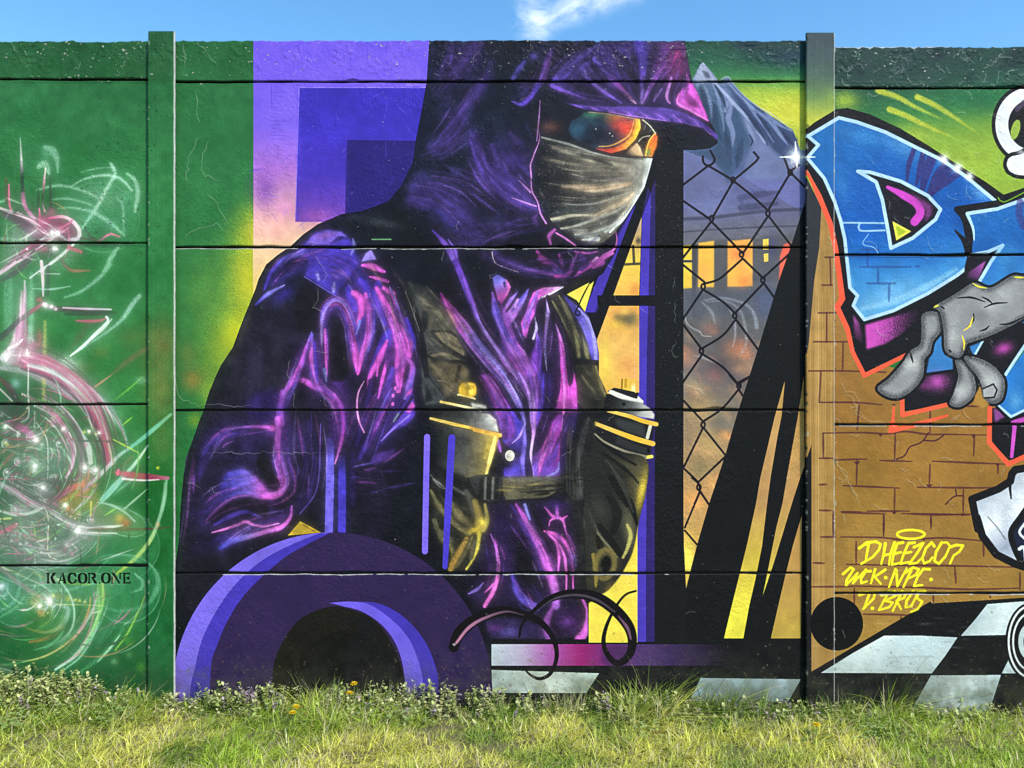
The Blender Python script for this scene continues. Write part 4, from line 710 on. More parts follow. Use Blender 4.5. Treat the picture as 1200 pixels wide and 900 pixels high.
    K(z(240, 0, 330, 150, 390, 290, 396, 400, 382, 570), [7, 8, 7, 6, 3], BK, 1.2); K(z(300, -15, 380, 110, 412, 230, 414, 330, 420, 430, 402, 560, 402, 620, 420, 700, 425, 765), [6, 9, 9, 8, 7, 4, 3.5, 3.5, 3], [(160, 120, 222), (184, 130, 230), (190, 150, 236), (176, 124, 226), (196, 140, 232), (206, 180, 240), (216, 190, 240), (190, 160, 232)], 1.2)
    G(z(560, 345, 600, 295, 645, 285, 636, 420, 622, 520, 617, 770, 430, 770, 408, 612, 470, 572, 520, 475), z(620, 320)[0], z(450, 760)[0], [(130, 60, 160), (160, 66, 176), (172, 74, 184), (130, 66, 180), (92, 62, 170)], 1.6); K(z(590, 380, 530, 500, 480, 640, 450, 760), [3, 9, 8, 4], (204, 104, 204), 3.5, .8); K(z(610, 480, 570, 600, 500, 700), [2, 8, 4], (96, 68, 186), 3.5, .8); K(z(612, 660, 600, 720, 520, 765), [2, 4, 3], (150, 140, 232), 1.8, .9); K(z(470, 560, 430, 650, 440, 760), [3, 8, 6], (110, 80, 196), 3, .7)
    G(z(628, -30, 652, -30, 672, 60, 692, 85, 712, 60, 728, -30, 746, 100, 752, 275, 585, 275, 602, 180, 625, 90), z(660, -20)[0], z(660, 275)[0], [(216, 90, 206), (226, 84, 214), (222, 90, 216), (190, 84, 190), (130, 60, 150)], 1.2, jit=.3); K(z(648, 0, 650, 150, 645, 285, 630, 420), [3, 4, 3, 2], (230, 130, 226), 1.4, .9); P(z(640, 295, 750, 280, 740, 400, 690, 560, 640, 770, 622, 700, 628, 500), (50, 38, 88), 2.5)
    K(z(150, 480, 170, 570), [2, 5, 3], (150, 90, 190), 1); P(ELL(595, 536, 7.5, 8), (34, 28, 38), 1.5); P(ELL(597.5, 534, 5.5, 6.5), (226, 222, 216)); B(594.5, 534, 2.6, 4, (150, 148, 152), .8); B(594, 545, 7, 5, (24, 22, 28), .8)
    # ---- straps
    z = Tz(360, 340, 6)
    P(z(700, -60, 800, -40, 880, 20, 960, 100, 1040, 250, 1110, 420, 1150, 640, 1080, 780, 960, 810, 820, 810, 790, 500, 790, 200), (56, 57, 60), 3); K(z(720, -40, 790, 120, 830, 300, 850, 480), [8, 16, 16, 10], (78, 80, 82), 6, .6); K(z(860, 60, 960, 190, 1040, 330), [5, 9, 6], (112, 110, 102), 4, .6); K(z(900, 420, 980, 470, 1080, 500), [3, 6, 3], (140, 134, 118), 2.5, .7)
    P(z(780, 20, 850, 60, 960, 140, 1040, 270, 1060, 330, 960, 310, 860, 300, 810, 180), (96, 92, 84), 5, .9); K(z(800, 60, 900, 140, 990, 250), [5, 9, 5], (126, 120, 106), 4, .6); P(z(810, 140, 850, 160, 850, 250, 820, 300, 800, 250), (30, 32, 38), 2)
    P(z(880, 300, 960, 290, 1050, 330, 1110, 430, 1100, 470, 1000, 420, 930, 370), (128, 118, 98), 2.5, .95); K(z(880, 300, 950, 380, 1040, 440, 1110, 480), [3, 4, 3], (28, 27, 30), 1.5); K(z(880, 290, 990, 290, 1060, 330), 2.5, (30, 30, 32), 1.2)
    P(z(830, 330, 900, 350, 960, 430, 900, 450, 830, 440), (74, 75, 78), 3, .9); K(z(840, 470, 960, 450, 1060, 490), [3, 6, 4], (120, 112, 96), 1.5); K(z(830, 455, 940, 500, 1060, 500, 1130, 520), 3, (26, 26, 28), 1)
    P(z(850, 500, 960, 500, 1080, 520, 1130, 560, 1130, 640, 1060, 680, 1000, 720, 930, 650, 880, 600), (100, 90, 74), 4, .95); K(z(880, 530, 950, 600, 1010, 700), [4, 10, 5], (136, 122, 96), 4, .7); B(543, 437, 5, 9, (112, 98, 76), .9); K(z(1070, 540, 1050, 640), 4, (36, 32, 30), 2, .9); B(525, 455, 7, 10, (130, 116, 92), .8)
    P(z(810, 520, 850, 560, 920, 680, 980, 780, 840, 810, 805, 700), (78, 82, 88), 2, .9); P(z(835, 660, 885, 770, 830, 790), (34, 35, 40), 1.5); K(z(820, 540, 880, 640, 960, 740), 2, (36, 36, 40), 1)
    K(z(680, 0, 740, 150, 790, 320, 820, 470, 840, 600), [10, 12, 9, 6], (25, 25, 31), 2); K(z(690, 10, 740, 140, 790, 290), 1.2, (110, 112, 118), .8, .8)
    B(450, 262, 26, 7, (70, 76, 88), .7, 8); B(415, 255, 12, 4, (60, 68, 86), .6, -10); K([(436, 280.5), (458, 280.5)], 1.6, (96, 150, 110), .7)
    XS[0] = 0
    # ---- cans
    z = Tz(470, 420, 6)
    P(z(280, 300, 330, 270, 400, 250, 520, 270, 610, 330, 605, 375, 500, 360), (42, 42, 44)); P(z(490, 310, 600, 330, 608, 372, 500, 350), (196, 196, 194), 1.5); K(z(400, 255, 460, 262, 520, 285), [2, 4, 2], (206, 190, 140), .8); K(z(280, 305, 400, 330, 560, 365), 3, [(216, 190, 110), (230, 216, 160), (230, 230, 220)], .7)
    P(z(412, 195, 440, 168, 500, 168, 528, 190, 528, 250, 500, 272, 430, 262, 408, 240), (196, 162, 44), .8, 1, 1); B(552, 459, 5, 5, (236, 212, 90), .9); B(543, 452, 4, 6, (150, 118, 34), .8); K(z(445, 190, 470, 180, 505, 185), [1, 3, 1], (226, 200, 90), 1.2, .8); K(z(470, 200, 465, 250), [2, 3], (160, 124, 36), 1.5, .7); P(z(410, 190, 440, 170, 450, 250, 405, 240), (190, 156, 40), 1)
    G(z(210, 410, 330, 375, 480, 372, 620, 388, 670, 430, 688, 520, 560, 500, 380, 460), z(230, 400)[0], z(680, 470)[0], [(30, 31, 34), (44, 46, 50), (70, 72, 76), (150, 152, 154), (216, 216, 214)], .8); B(540, 492, 12, 4, (96, 100, 104), .6)
    G(z(240, 440, 690, 545, 660, 660, 610, 820, 480, 830, 330, 800, 250, 740), z(240, 600)[0], z(660, 640)[0], [(30, 31, 34), (52, 54, 58), (70, 72, 76), (84, 84, 82), (104, 98, 78), (128, 116, 72), (200, 180, 84)], 1); B(540, 545, 20, 6, (86, 84, 72), .7)
    K(z(665, 545, 640, 650, 600, 810), [3, 5, 3], (240, 222, 130), .9); K(z(630, 560, 590, 700), [2, 6, 3], (176, 156, 56), 2.5, .8); K(z(208, 422, 400, 470, 560, 510, 695, 540), [3, 4, 5, 5], [(196, 172, 100), (214, 184, 90), (216, 170, 60), (226, 180, 50)], .7); K(z(380, 480, 500, 505), 1.2, (30, 28, 26), .8)
    K(z(360, 790, 450, 835, 560, 840, 610, 820), [2, 4, 3], (140, 134, 96), 2, .7)
    clip_to()
    z = Tz(620, 420, 6)
    P(z(655, 145, 755, 150, 750, 250, 650, 215), (222, 184, 70)); K(z(655, 148, 652, 215), 2, (150, 112, 40), .8); K(z(680, 150, 678, 200), 3, (190, 146, 40), 1.2); B(742, 455, 3, 6, (250, 238, 200), .9)
    P(z(550, 230, 600, 205, 740, 235, 795, 290, 790, 312, 640, 285), (40, 40, 44)); K(z(575, 236, 650, 268, 730, 295, 790, 305), [5, 6, 6, 5], (214, 214, 214), 1); P(z(765, 262, 798, 295, 785, 310, 760, 290), (236, 236, 236))
    G(z(540, 250, 640, 285, 790, 312, 850, 350, 882, 395, 878, 425, 720, 405, 560, 370, 530, 330), z(560, 320)[0], z(870, 390)[0], [(32, 33, 36), (60, 62, 66), (96, 98, 102), (176, 178, 180), (206, 206, 206)], 1); P(ELL(731, 473.5, 2.2, 2.2), (28, 28, 30))
    P(z(440, 440, 560, 390, 760, 420, 880, 470, 860, 600, 850, 690, 700, 670, 540, 590, 455, 530), (36, 37, 40), 1); P(z(600, 420, 800, 460, 830, 560, 700, 520, 620, 480), (72, 74, 78), 3, .8); P(z(620, 540, 740, 600, 860, 640, 840, 680, 700, 640, 610, 600), (58, 60, 64), 2.5, .8); P(ELL(760, 528, 2, 3), (24, 24, 26))
    K(z(853, 475, 832, 558), [4, 4], (206, 206, 196), 1); GD = [(206, 176, 90), (222, 190, 90), (230, 184, 52), (226, 186, 80)]
    K(z(555, 370, 700, 405, 800, 440, 895, 463), [3, 4.5, 5, 5], GD, .7); K(z(430, 442, 560, 495, 740, 562, 870, 600), [4, 5, 6, 6], GD, .7); K(z(805, 698, 862, 690), 4, (220, 200, 90), .7); K(z(460, 530, 540, 592, 680, 655, 815, 692), [2, 2.5, 3, 4], (140, 136, 120), 1)
    # right arm / glove under the can
    z = Tz(620, 560, 6)
    arm = [(692, 505), (700, 514), (720, 528), (757, 538), (757, 576), (750, 605), (743, 640), (738, 655), (726, 676), (712, 692), (700, 699), (680, 712), (664, 700), (660, 660), (668, 590), (684, 545)]
    clip_to(arm, 1, 1)
    P(rect(640, 500, 770, 720), (44, 44, 42))
    for (x, y, rx, ry, r, c, a) in ((748, 560, 14, 34, 10, (112, 104, 70), .8), (752, 575, 6, 30, 12, (214, 190, 66), .9), (735, 545, 20, 8, 25, (92, 88, 66), .7), (735, 610, 12, 30, -20, (84, 84, 74), .8), (738, 625, 7, 26, -5, (122, 118, 84), .75), (702, 595, 12, 18, -20, (70, 70, 68), .8), (700, 640, 20, 30, 0, (62, 62, 54), .8), (712, 655, 14, 20, 0, (112, 102, 62), .7), (695, 680, 16, 14, 0, (72, 68, 52), .8), (685, 620, 8, 30, 0, (56, 56, 54), .8), (716, 690, 12, 8, -40, (140, 118, 62), .7)):
        B(x, y, rx, ry, c, a, r)
    for a, w, c in ((z(640, 60, 720, 200, 760, 330), [4, 8, 3], (26, 26, 26)), (z(580, 0, 640, 100, 690, 200), [8, 10, 3], (28, 28, 28)), (z(560, 120, 620, 250, 590, 380), [6, 12, 8], (34, 34, 34)), (z(500, 340, 570, 440, 640, 540), [6, 10, 8], (30, 30, 28)), (z(420, 230, 480, 380, 560, 480, 620, 560), [2, 2.5, 2.5, 2], (130, 128, 104)), (z(400, 200, 440, 300, 470, 380), [8, 8, 3], (58, 58, 56)),
                    (z(480, 420, 500, 480), [5, 8], (34, 32, 28)), (z(450, 540, 470, 650, 470, 760), [4, 6, 3], (156, 140, 60)), (z(690, 330, 715, 400, 690, 500, 660, 560), [3, 5, 4, 3], (196, 190, 110))):
        K(a, w, c, 2.5, .85)
    K(ELL(709, 661, 11, 17, 0, 360, 24, 8), 6, (128, 116, 66), 3.5, .8); P(ELL(710, 661, 6, 10, rot=10), (24, 24, 22), 1.5); B(703, 668, 4, 5, (70, 66, 56), .8)
    K([(700, 512), (722, 531), (745, 545)], [6, 4, 2], (26, 26, 27), 2.5)
    K([(706, 530), (735, 552), (748, 566)], [2, 5, 2], (28, 28, 27), 2.5, .8); K([(712, 540), (730, 570), (742, 600)], [2, 6, 2], (70, 70, 66), 3, .8)
    clip_to(body)
    P(z(350, 560, 380, 500, 420, 860, 400, 900, 330, 900, 310, 700, 290, 400, 270, 180, 300, -100, 380, -420, 470, -440, 440, -200, 400, 0, 390, 200), (38, 38, 40), 2); K(z(330, -60, 370, -250, 420, -420), [6, 8, 5], (66, 66, 70), 3, .7); K(z(300, 20, 270, 160), [4, 6], (58, 58, 62), 2, .7)
    XS[0] = .3
    # pants
    z = Tz(460, 560, 6)
    P(z(660, 200, 860, 180, 1260, 180, 1260, 760, 1300, 900, 560, 900, 520, 820, 620, 640), (42, 30, 62), 5, .9); P(z(880, 380, 960, 360, 1060, 640, 1080, 800, 900, 760, 860, 600), (28, 25, 32), 5, .9); P(z(680, 240, 780, 260, 840, 520, 840, 700, 760, 660), (48, 34, 80), 6, .8)
    K(z(870, 190, 950, 320, 1030, 470, 1090, 620, 1140, 780, 1150, 900), [4, 9, 12, 14, 12, 10], [(170, 84, 190), (196, 100, 206), (206, 110, 220), (190, 100, 206), (190, 110, 210), (140, 90, 180)], 3.5); K(z(840, 200, 930, 360, 1010, 540, 1060, 700), [4, 8, 8, 4], (84, 58, 156), 5, .7)
    K(z(930, 190, 965, 290), [4, 3], (140, 140, 226), 1.2); P(z(960, 180, 1000, 180, 1060, 360, 1180, 640, 1120, 560, 1020, 370), (24, 22, 28), 1)
    K(z(690, 395, 730, 500, 745, 650, 715, 780, 650, 900), [1.5, 4, 4.5, 6, 5], [(150, 96, 190), (196, 116, 206), (226, 120, 216), (216, 110, 206)], 1); K(z(650, 805, 710, 750), [1.5, 4], (196, 96, 190), 1.2); K(z(535, 815, 600, 780, 640, 735), [2, 5, 1], (130, 104, 196), 1.5); B(562, 697, 8, 4, (60, 44, 110), .8)
    K(z(840, 680, 880, 800, 940, 870, 1010, 910), [4, 9, 11, 9], [(84, 70, 190), (100, 84, 200), (124, 90, 196)], 3)
    z = Tz(620, 560, 6)
    for a, w, c in ((z(110, 375, 180, 395, 250, 450, 290, 530, 305, 640, 310, 780), [3, 6, 5, 4, 3, 2], (214, 100, 206)), (z(130, 390, 190, 450, 210, 540, 205, 660), [3, 4, 4, 2], (206, 104, 204)), (z(215, 470, 250, 560, 262, 680, 262, 790), [2, 4, 3, 2], (216, 116, 210)), (z(140, 340, 150, 300, 190, 280, 235, 295, 265, 400), [1, 3, 4, 3, 1], (206, 110, 206)), (z(110, 205, 160, 265, 190, 275), [1, 4, 4], (196, 96, 196)), (z(195, 205, 200, 275), [4, 5], (176, 96, 196)), (z(270, 265, 235, 290), [1, 4], (206, 100, 200))):
        K(a, w, c, 1.2, .95)
    B(650, 592, 14, 8, (70, 46, 120), .7)
    z = Tz(510, 660, 4.615)
    P(z(270, 310, 420, 300, 560, 330, 640, 400, 640, 412, 300, 410), (60, 46, 96), 4, .9); B(595, 740, 16, 6, (96, 86, 170), .7); B(580, 736, 10, 5, (120, 62, 150), .6); K(z(640, 230, 600, 330, 620, 400), [5, 10, 12], (150, 84, 176), 4, .8); P(z(640, 260, 740, 220, 820, 240, 825, 330, 740, 400, 660, 400), (52, 32, 72), 4, .9)
    K(z(800, 200, 825, 270, 815, 360, 780, 412), [4, 5, 9, 12], (190, 96, 196), 3); B(664, 728, 12, 7, (110, 60, 150), .7); P(z(830, 240, 940, 280, 930, 400, 830, 410), (34, 33, 34), 3); P(z(940, 320, 1000, 340, 1010, 410, 930, 410), (64, 64, 66), 3, .8)
    # belt
    z = Tz(460, 560, 6)
    P(z(760, -5, 1260, -15, 1260, 60, 1180, 100, 1080, 140, 800, 165, 770, 100), (98, 93, 78), 2); B(610, 565, 20, 8, (124, 116, 92), .6)
    for a in (z(900, 100, 1050, 95, 1180, 85), z(980, 60, 1100, 55, 1200, 50), z(1000, 120, 1100, 108), z(940, 105, 1000, 100)): K(a, [1, 3, 2], (32, 30, 28), 1.2)
    K(z(775, 165, 900, 155, 1080, 145, 1220, 60), [2, 3, 3], (22, 20, 24), 1); B(657, 568, 10, 14, (28, 26, 28), .8)
    P(z(530, 0, 600, -20, 740, -25, 775, 10, 775, 110, 740, 165, 650, 175, 590, 130, 545, 60), (50, 51, 54), .6); K(z(530, 0, 560, 90, 610, 150, 680, 178, 745, 165, 775, 100), 2.6, (24, 24, 26), .8)
    for x in (625, 680, 735): K(z(x, 10, x - 6, 140), 4.5, (26, 26, 28), .8)
    for x in (655, 708): K(z(x, 0, x - 6, 145), 3.2, (104, 104, 102), 1)
    z = Tz(620, 560, 6)
    P(z(250, 0, 380, -10, 385, 150, 300, 160, 250, 100), (62, 63, 66), 1); K(z(255, 5, 255, 100, 300, 155), 2.4, (26, 26, 28), .8); K(z(280, 20, 370, 10), 1.6, (26, 26, 28), .8); K(z(300, 20, 300, 130), 1.6, (30, 30, 32), .8)
    # left glove
    z = Tz(460, 560, 6)
    P(z(255, 60, 300, -60, 460, -40, 520, 0, 560, 90, 650, 180, 670, 320, 620, 420, 590, 560, 520, 660, 400, 650, 330, 480, 270, 300), (34, 34, 34), 3)
    for a, w, c in ((z(270, 90, 330, 200, 420, 300, 530, 380), [4, 7, 8, 9], (118, 114, 84)), (z(400, 170, 470, 260, 550, 350), [8, 12, 8], (112, 104, 76)), (z(290, 300, 340, 410, 430, 520), [5, 9, 6], (96, 94, 74)), (z(520, 100, 560, 180, 590, 280), [7, 10, 9], (80, 80, 74)), (z(580, 170, 605, 260, 600, 360), [8, 10, 9], (140, 124, 70)), (z(650, 190, 665, 290, 640, 360), [4, 6, 8], (150, 140, 80)), (z(520, 430, 460, 540, 410, 640), [6, 9, 7], (176, 144, 70)), (z(560, 420, 510, 530, 450, 620), [4, 6, 5], (112, 104, 76)),
                    (z(610, 390, 595, 500, 560, 580, 520, 640), [6, 5, 4, 3], (196, 184, 80)), (z(580, 430, 550, 560), [4, 6], (84, 84, 74)), (z(480, 190, 520, 260), [3, 5], (36, 34, 32)), (z(430, 290, 500, 340), [2, 4], (28, 28, 28)), (z(290, 10, 360, 60), [2, 3, 1], (120, 120, 120)), (z(270, -20, 330, 60, 400, 80), [1.5, 2, 1.5], (110, 110, 108)), (z(430, 70, 500, 110), [4, 4], (90, 90, 90))):
        K(a, w, c, 2.2, .9)
    B(565, 612, 6, 7, (226, 204, 84), .95); B(556, 621, 10, 5, (220, 190, 66), .95, -15); B(530, 660, 5, 6, (196, 150, 70), .8)
    # ---- sleeve, left
    for q, w, c, al in (([(232, 560), (250, 515), (290, 500), (330, 505)], [10, 20, 22, 14], (74, 54, 140), .6), ([(330, 470), (332, 520), (334, 560), (320, 585)], [20, 22, 20, 14], (84, 52, 140), .6), ([(250, 600), (280, 575), (320, 580)], [14, 26, 12], (84, 66, 160), .6), ([(345, 440), (365, 410), (395, 450), (402, 500)], [18, 22, 24, 16], (92, 52, 146), .6), ([(385, 360), (400, 350), (420, 400), (440, 360)], [16, 20, 22, 18], (84, 60, 170), .6), ([(450, 350), (470, 400), (470, 450), (440, 510)], [20, 28, 26, 18], (92, 54, 160), .6), ([(320, 330), (360, 300), (400, 300), (425, 330)], [14, 30, 34, 22], (78, 62, 176), .6),
                      ([(260, 640), (300, 620), (340, 600)], [12, 18, 10], (76, 56, 142), .6), ([(360, 500), (365, 560), (345, 600)], [18, 22, 10], (54, 42, 98), .6), ([(300, 420), (290, 480), (270, 520)], [30, 30, 20], (50, 44, 74), .5), ([(430, 540), (440, 590), (435, 640)], [40, 40, 30], (44, 34, 66), .5)):
        K(q, w, c, 14, al)
    z = Tz(300, 240, 6)
    P(z(320, 290, 420, 190, 520, 172, 610, 195, 690, 270, 690, 330, 720, 420, 620, 560, 560, 640, 480, 590, 340, 500, 380, 400, 300, 330), (76, 60, 178), 3)
    P(z(350, 280, 400, 210, 500, 178, 600, 190, 640, 230, 560, 260, 480, 290), (124, 98, 206), 2, .9); B(380, 276, 12, 4, (150, 96, 190), .7, -15); K(z(530, 270, 600, 230, 640, 240), [2, 5, 2], (50, 38, 110), 2); K(z(680, 240, 690, 290, 670, 350), [2, 6, 2], (120, 120, 196), 2, .8)
    B(400, 310, 14, 16, (62, 46, 150), .6); B(395, 322, 16, 8, (110, 70, 190), .5); K(z(430, 480, 440, 520), 4, (150, 146, 224), 2.5, .8); K(z(550, 550, 545, 610), [3, 6, 4], (150, 140, 220), 2, .8); P(z(570, 610, 600, 570, 620, 620, 600, 650), (34, 26, 60), 2)
    P(z(335, 500, 480, 590, 600, 670, 560, 700, 480, 780, 430, 900, 300, 900, 260, 700), (30, 27, 36), 2.5); K(z(340, 505, 470, 585, 600, 665), 1.2, (116, 100, 220), .8, .8)
    K(z(60, 590, 110, 480, 210, 380, 400, 310), [4, 8, 8, 4], [(80, 62, 180), (90, 74, 196), (116, 108, 220), (90, 74, 200)], 3.5); K(z(0, 700, 80, 630, 200, 565), [3, 6, 2], [(84, 70, 190), (130, 124, 224), (150, 146, 230)], 2); B(332, 345, 16, 9, (66, 52, 160), .8, -30); K(z(120, 500, 240, 420, 330, 400), [6, 14, 8], (34, 28, 60), 5, .7)
    # pink fingers of light
    P(z(740, 400, 770, 340, 810, 315, 850, 385, 800, 390), (150, 130, 224), 1)
    for a, w in ((z(750, 425, 820, 435, 900, 470), [4, 9, 4]), (z(800, 505, 860, 520, 925, 540), [2, 6, 4]), (z(840, 550, 920, 600, 960, 620, 985, 700, 1010, 740), [2, 6, 7, 5, 2])): K(a, w, (212, 98, 214), 1.4)
    z2 = Tz(360, 340, 6)
    for a, w in ((z2(120, 300, 115, 170, 160, 100, 210, 90, 280, 150, 320, 300, 350, 560), [4, 9, 12, 13, 14, 13, 6]), (z2(350, 560, 390, 440, 440, 300, 450, 120, 420, 0, 380, -60), [6, 12, 15, 14, 14, 10]), (z2(340, 300, 380, 180, 350, 40), [4, 14, 12]), (z2(540, 230, 480, 60, 500, -40), [8, 10, 10]), (z2(700, 200, 740, 350, 720, 420, 600, 300, 500, 480, 440, 600), [4, 8, 8, 16, 14, 6]), (z2(300, 0, 320, 120), 12)): K(a, w, (78, 60, 192), 2)
    for a, w in ((z2(125, 280, 135, 420, 135, 620), [4, 5, 2]), (z2(160, 110, 200, 95, 250, 110, 290, 200, 320, 340, 355, 590), [3, 5, 6, 8, 9, 3]), (z2(360, 580, 385, 450, 430, 320, 435, 160, 410, 30), [4, 8, 8, 7, 5]), (z2(330, 20, 375, 60, 385, 140, 350, 240), [8, 10, 8, 2]), (z2(490, -10, 560, 120, 620, 250, 680, 340, 700, 430, 640, 600, 650, 700), [6, 9, 12, 16, 14, 7, 3])): K(a, w, (214, 98, 214), 1.6)
    P(z2(590, 180, 650, 250, 710, 350, 700, 470, 680, 600, 640, 620, 620, 460, 600, 330), (218, 94, 216), 2); K(z2(120, 560, 135, 640), [5, 2], (140, 140, 226), 1.5); K(z2(345, 310, 370, 220), [2, 4], (130, 130, 230), 1.5)
    K(z2(580, -20, 640, 120, 700, 280), [2, 3, 2], (150, 120, 220), 1.2); P(z2(620, 80, 690, 200, 740, 360, 700, 330), (100, 62, 160), 2)
    P(z2(175, 190, 240, 190, 280, 300, 320, 560, 250, 640, 150, 640), (28, 25, 33), 2); P(z2(490, 170, 540, 260, 480, 420, 420, 560, 470, 380), (30, 26, 38), 2.5)
    for a, w in ((z2(560, 360, 500, 500, 440, 610, 430, 690), [4, 9, 7, 3]), (z2(560, 500, 530, 620, 500, 760), [4, 5, 2]), (z2(640, 440, 630, 600, 635, 680), [8, 7, 2]), (z2(680, 470, 670, 600, 650, 720), [7, 6, 2]), (z2(500, 480, 490, 600), [4, 3])): K(a, w, (206, 92, 210), 1.4)
    K(z2(700, 480, 740, 540, 720, 660, 690, 760), [4, 8, 9, 5], [(190, 92, 210), (140, 100, 220), (150, 110, 220)], 1.6); P(z2(700, 500, 715, 560, 690, 660, 670, 650), (30, 24, 40), 1.5)
    P(z2(560, 400, 610, 370, 610, 480, 560, 560, 540, 480), (70, 40, 110), 2, .8)
    K(z2(600, 560, 570, 680, 540, 800, 500, 920, 430, 1050, 370, 1180), [7, 10, 11, 12, 12, 6], [(76, 60, 176), (78, 58, 170), (76, 50, 150), (70, 46, 136), (60, 42, 116)], 2.5); K(z2(450, 640, 430, 760, 400, 900, 350, 1080), [6, 8, 8, 5], (60, 42, 116), 3)
    for x, y in ((620, 690), (635, 712), (605, 742), (600, 800)): P(ELL(360 + x / 6, 340 + y / 6, 2, 2.4), (214, 110, 216))
    K(z2(400, 640, 360, 720, 350, 820, 365, 920, 400, 1000), [1, 2, 2.2, 2.4, 2], (206, 140, 210), .8)
    z4 = Tz(360, 440, 6)
    P(z4(740, 60, 750, 150, 760, 280, 700, 350, 600, 390, 500, 500, 560, 410, 640, 260, 690, 180), (92, 66, 184), 1.5); P(z4(700, 120, 745, 85, 730, 130, 690, 150), (206, 96, 210), 1); P(z4(690, 250, 740, 180, 760, 215, 720, 265), (204, 92, 208), 1.2); K(z4(570, 390, 660, 270, 740, 150), [1, 3, 3], (30, 24, 44), 1.2); K(z4(520, 460, 600, 380, 720, 280), [1, 2.5, 2], (136, 110, 220), 1); K(z4(610, 320, 640, 270), 3, (130, 140, 160), 1.5, .8)
    P(z4(440, 610, 480, 550, 620, 515, 600, 560, 540, 600), (76, 50, 128), 1.5); K(z4(370, 680, 480, 675, 600, 670), 3, (56, 40, 80), 3, .7); K(z4(320, 740, 470, 760), 5, (52, 36, 80), 4, .7); K(z4(330, 560, 320, 740, 320, 900), [8, 10, 8], (50, 36, 92), 4, .8)
    # big sleeve loops
    z = Tz(200, 360, 6)
    K(z(990, 180, 960, 270, 920, 400, 860, 510, 790, 610), [2, 6, 7, 8, 5], [(120, 100, 210), (176, 90, 206), (190, 92, 206), (196, 92, 206), (150, 76, 190)], 2.2); K(z(995, 190, 990, 330, 1010, 460, 1030, 560), [3, 8, 8, 6], [(110, 96, 210), (196, 96, 210), (180, 90, 206), (140, 74, 190)], 2.2); K(z(1010, 250, 1020, 400, 1030, 520), [3, 5, 3], (74, 58, 190), 2, .9)
    K(z(860, 520, 920, 510, 1000, 550, 1100, 600, 1160, 680, 1180, 760), [6, 8, 9, 10, 10, 9], [(190, 90, 200), (190, 92, 206), (170, 84, 200), (140, 74, 180), (166, 80, 190), (130, 66, 170)], 2.5); B(352, 465, 9, 8, (32, 28, 40), .9)
    P(z(520, 680, 600, 600, 700, 575, 790, 600, 830, 700, 760, 800, 640, 810, 540, 760), (54, 38, 106), 6, .8); K(z(790, 600, 770, 720, 780, 820), [8, 10, 8], [(150, 80, 190), (110, 66, 170), (150, 84, 190)], 3)
    z4 = Tz(360, 440, 6)
    K(z4(190, 140, 240, 230, 250, 380, 225, 520, 195, 620), [6, 7, 6, 5, 2], [(170, 80, 190), (140, 62, 170), (150, 70, 170), (190, 120, 200)], 2); P(z4(150, 270, 230, 260, 235, 400, 190, 590, 160, 430), (74, 44, 122), 3, .8)
    z = Tz(200, 500, 6)
    P(z(230, 200, 310, 90, 450, 15, 600, -10, 740, 0, 745, 80, 640, 50, 480, 55, 380, 90, 280, 160), (72, 52, 136), 3, .85); K(z(470, 10, 600, 0, 740, 15), [3, 5, 8], [(110, 70, 170), (150, 80, 180), (196, 96, 200)], 2); K(z(230, 190, 300, 100, 420, 30), [5, 8, 5], (70, 56, 146), 3.5, .8)
    K(z(755, -50, 755, 80, 745, 200, 755, 310, 790, 390, 780, 450, 730, 485, 660, 490), [9, 8, 8, 8, 8, 9, 9, 7], [(180, 92, 200), (176, 90, 200), (190, 96, 206), (200, 100, 210), (210, 104, 214)], 1.8); K(z(740, 180, 720, 260, 750, 340), [2, 3, 2], (60, 44, 120), 1.5)
    G(z(330, 510, 340, 400, 400, 310, 500, 290, 580, 330, 640, 390, 690, 460, 760, 470, 720, 505, 640, 510, 540, 485, 450, 490, 370, 540), z(340, 440)[0], z(740, 480)[0], [(62, 50, 150), (96, 88, 206), (130, 104, 214), (190, 100, 210), (214, 104, 214)], 3.5); P(z(640, 150, 700, 250, 740, 350, 770, 400, 750, 440, 710, 455, 670, 400, 630, 320, 600, 250), (26, 24, 28), 2.5); B(245, 600, 14, 24, (56, 42, 104), .7, 40)
    K(z(250, 660, 300, 600, 400, 520, 520, 485, 640, 505), [1, 2, 4, 3, 2], (150, 90, 180), 1.5, .7); P(z(260, 660, 330, 590, 440, 510, 560, 500, 680, 540, 690, 650, 600, 620, 500, 590, 400, 620, 300, 690), (30, 26, 32), 3)
    P(z(690, 560, 800, 590, 850, 560, 840, 630, 780, 670, 690, 660), (60, 42, 100), 2.5, .9); K(z(310, 690, 400, 640, 520, 600, 640, 640), [4, 7, 6, 3], (78, 60, 156), 3); K(z(290, 745, 400, 715, 470, 690, 525, 665, 580, 690, 660, 700, 760, 680), [1.5, 3, 3.5, 4, 3.5, 3, 1.5], (206, 120, 206), 1)
    K(z(345, 850, 440, 800, 560, 770, 680, 735, 780, 705, 840, 640, 852, 560), [6, 9, 7, 6, 7, 5, 3], [(80, 76, 190), (100, 96, 206), (150, 124, 214), (206, 120, 214), (206, 110, 210), (190, 100, 200), (150, 86, 180)], 1.6); P(z(180, 760, 260, 790, 360, 760, 340, 880, 250, 900, 130, 900), (40, 32, 64), 5, .8); B(255, 632, 12, 5, (60, 50, 140), .6, -30)
    K(z(1055, -20, 1050, 150, 1045, 330, 1010, 480, 910, 610), [1.2, 1.8, 1.8, 1.8, 2], (96, 74, 160), .9, .9); B(348, 515, 10, 20, (58, 44, 104), .8, -15); B(352, 555, 12, 14, (54, 42, 96), .7); P(z(880, 480, 980, 440, 1010, 470, 910, 605), (56, 44, 100), 3, .8)
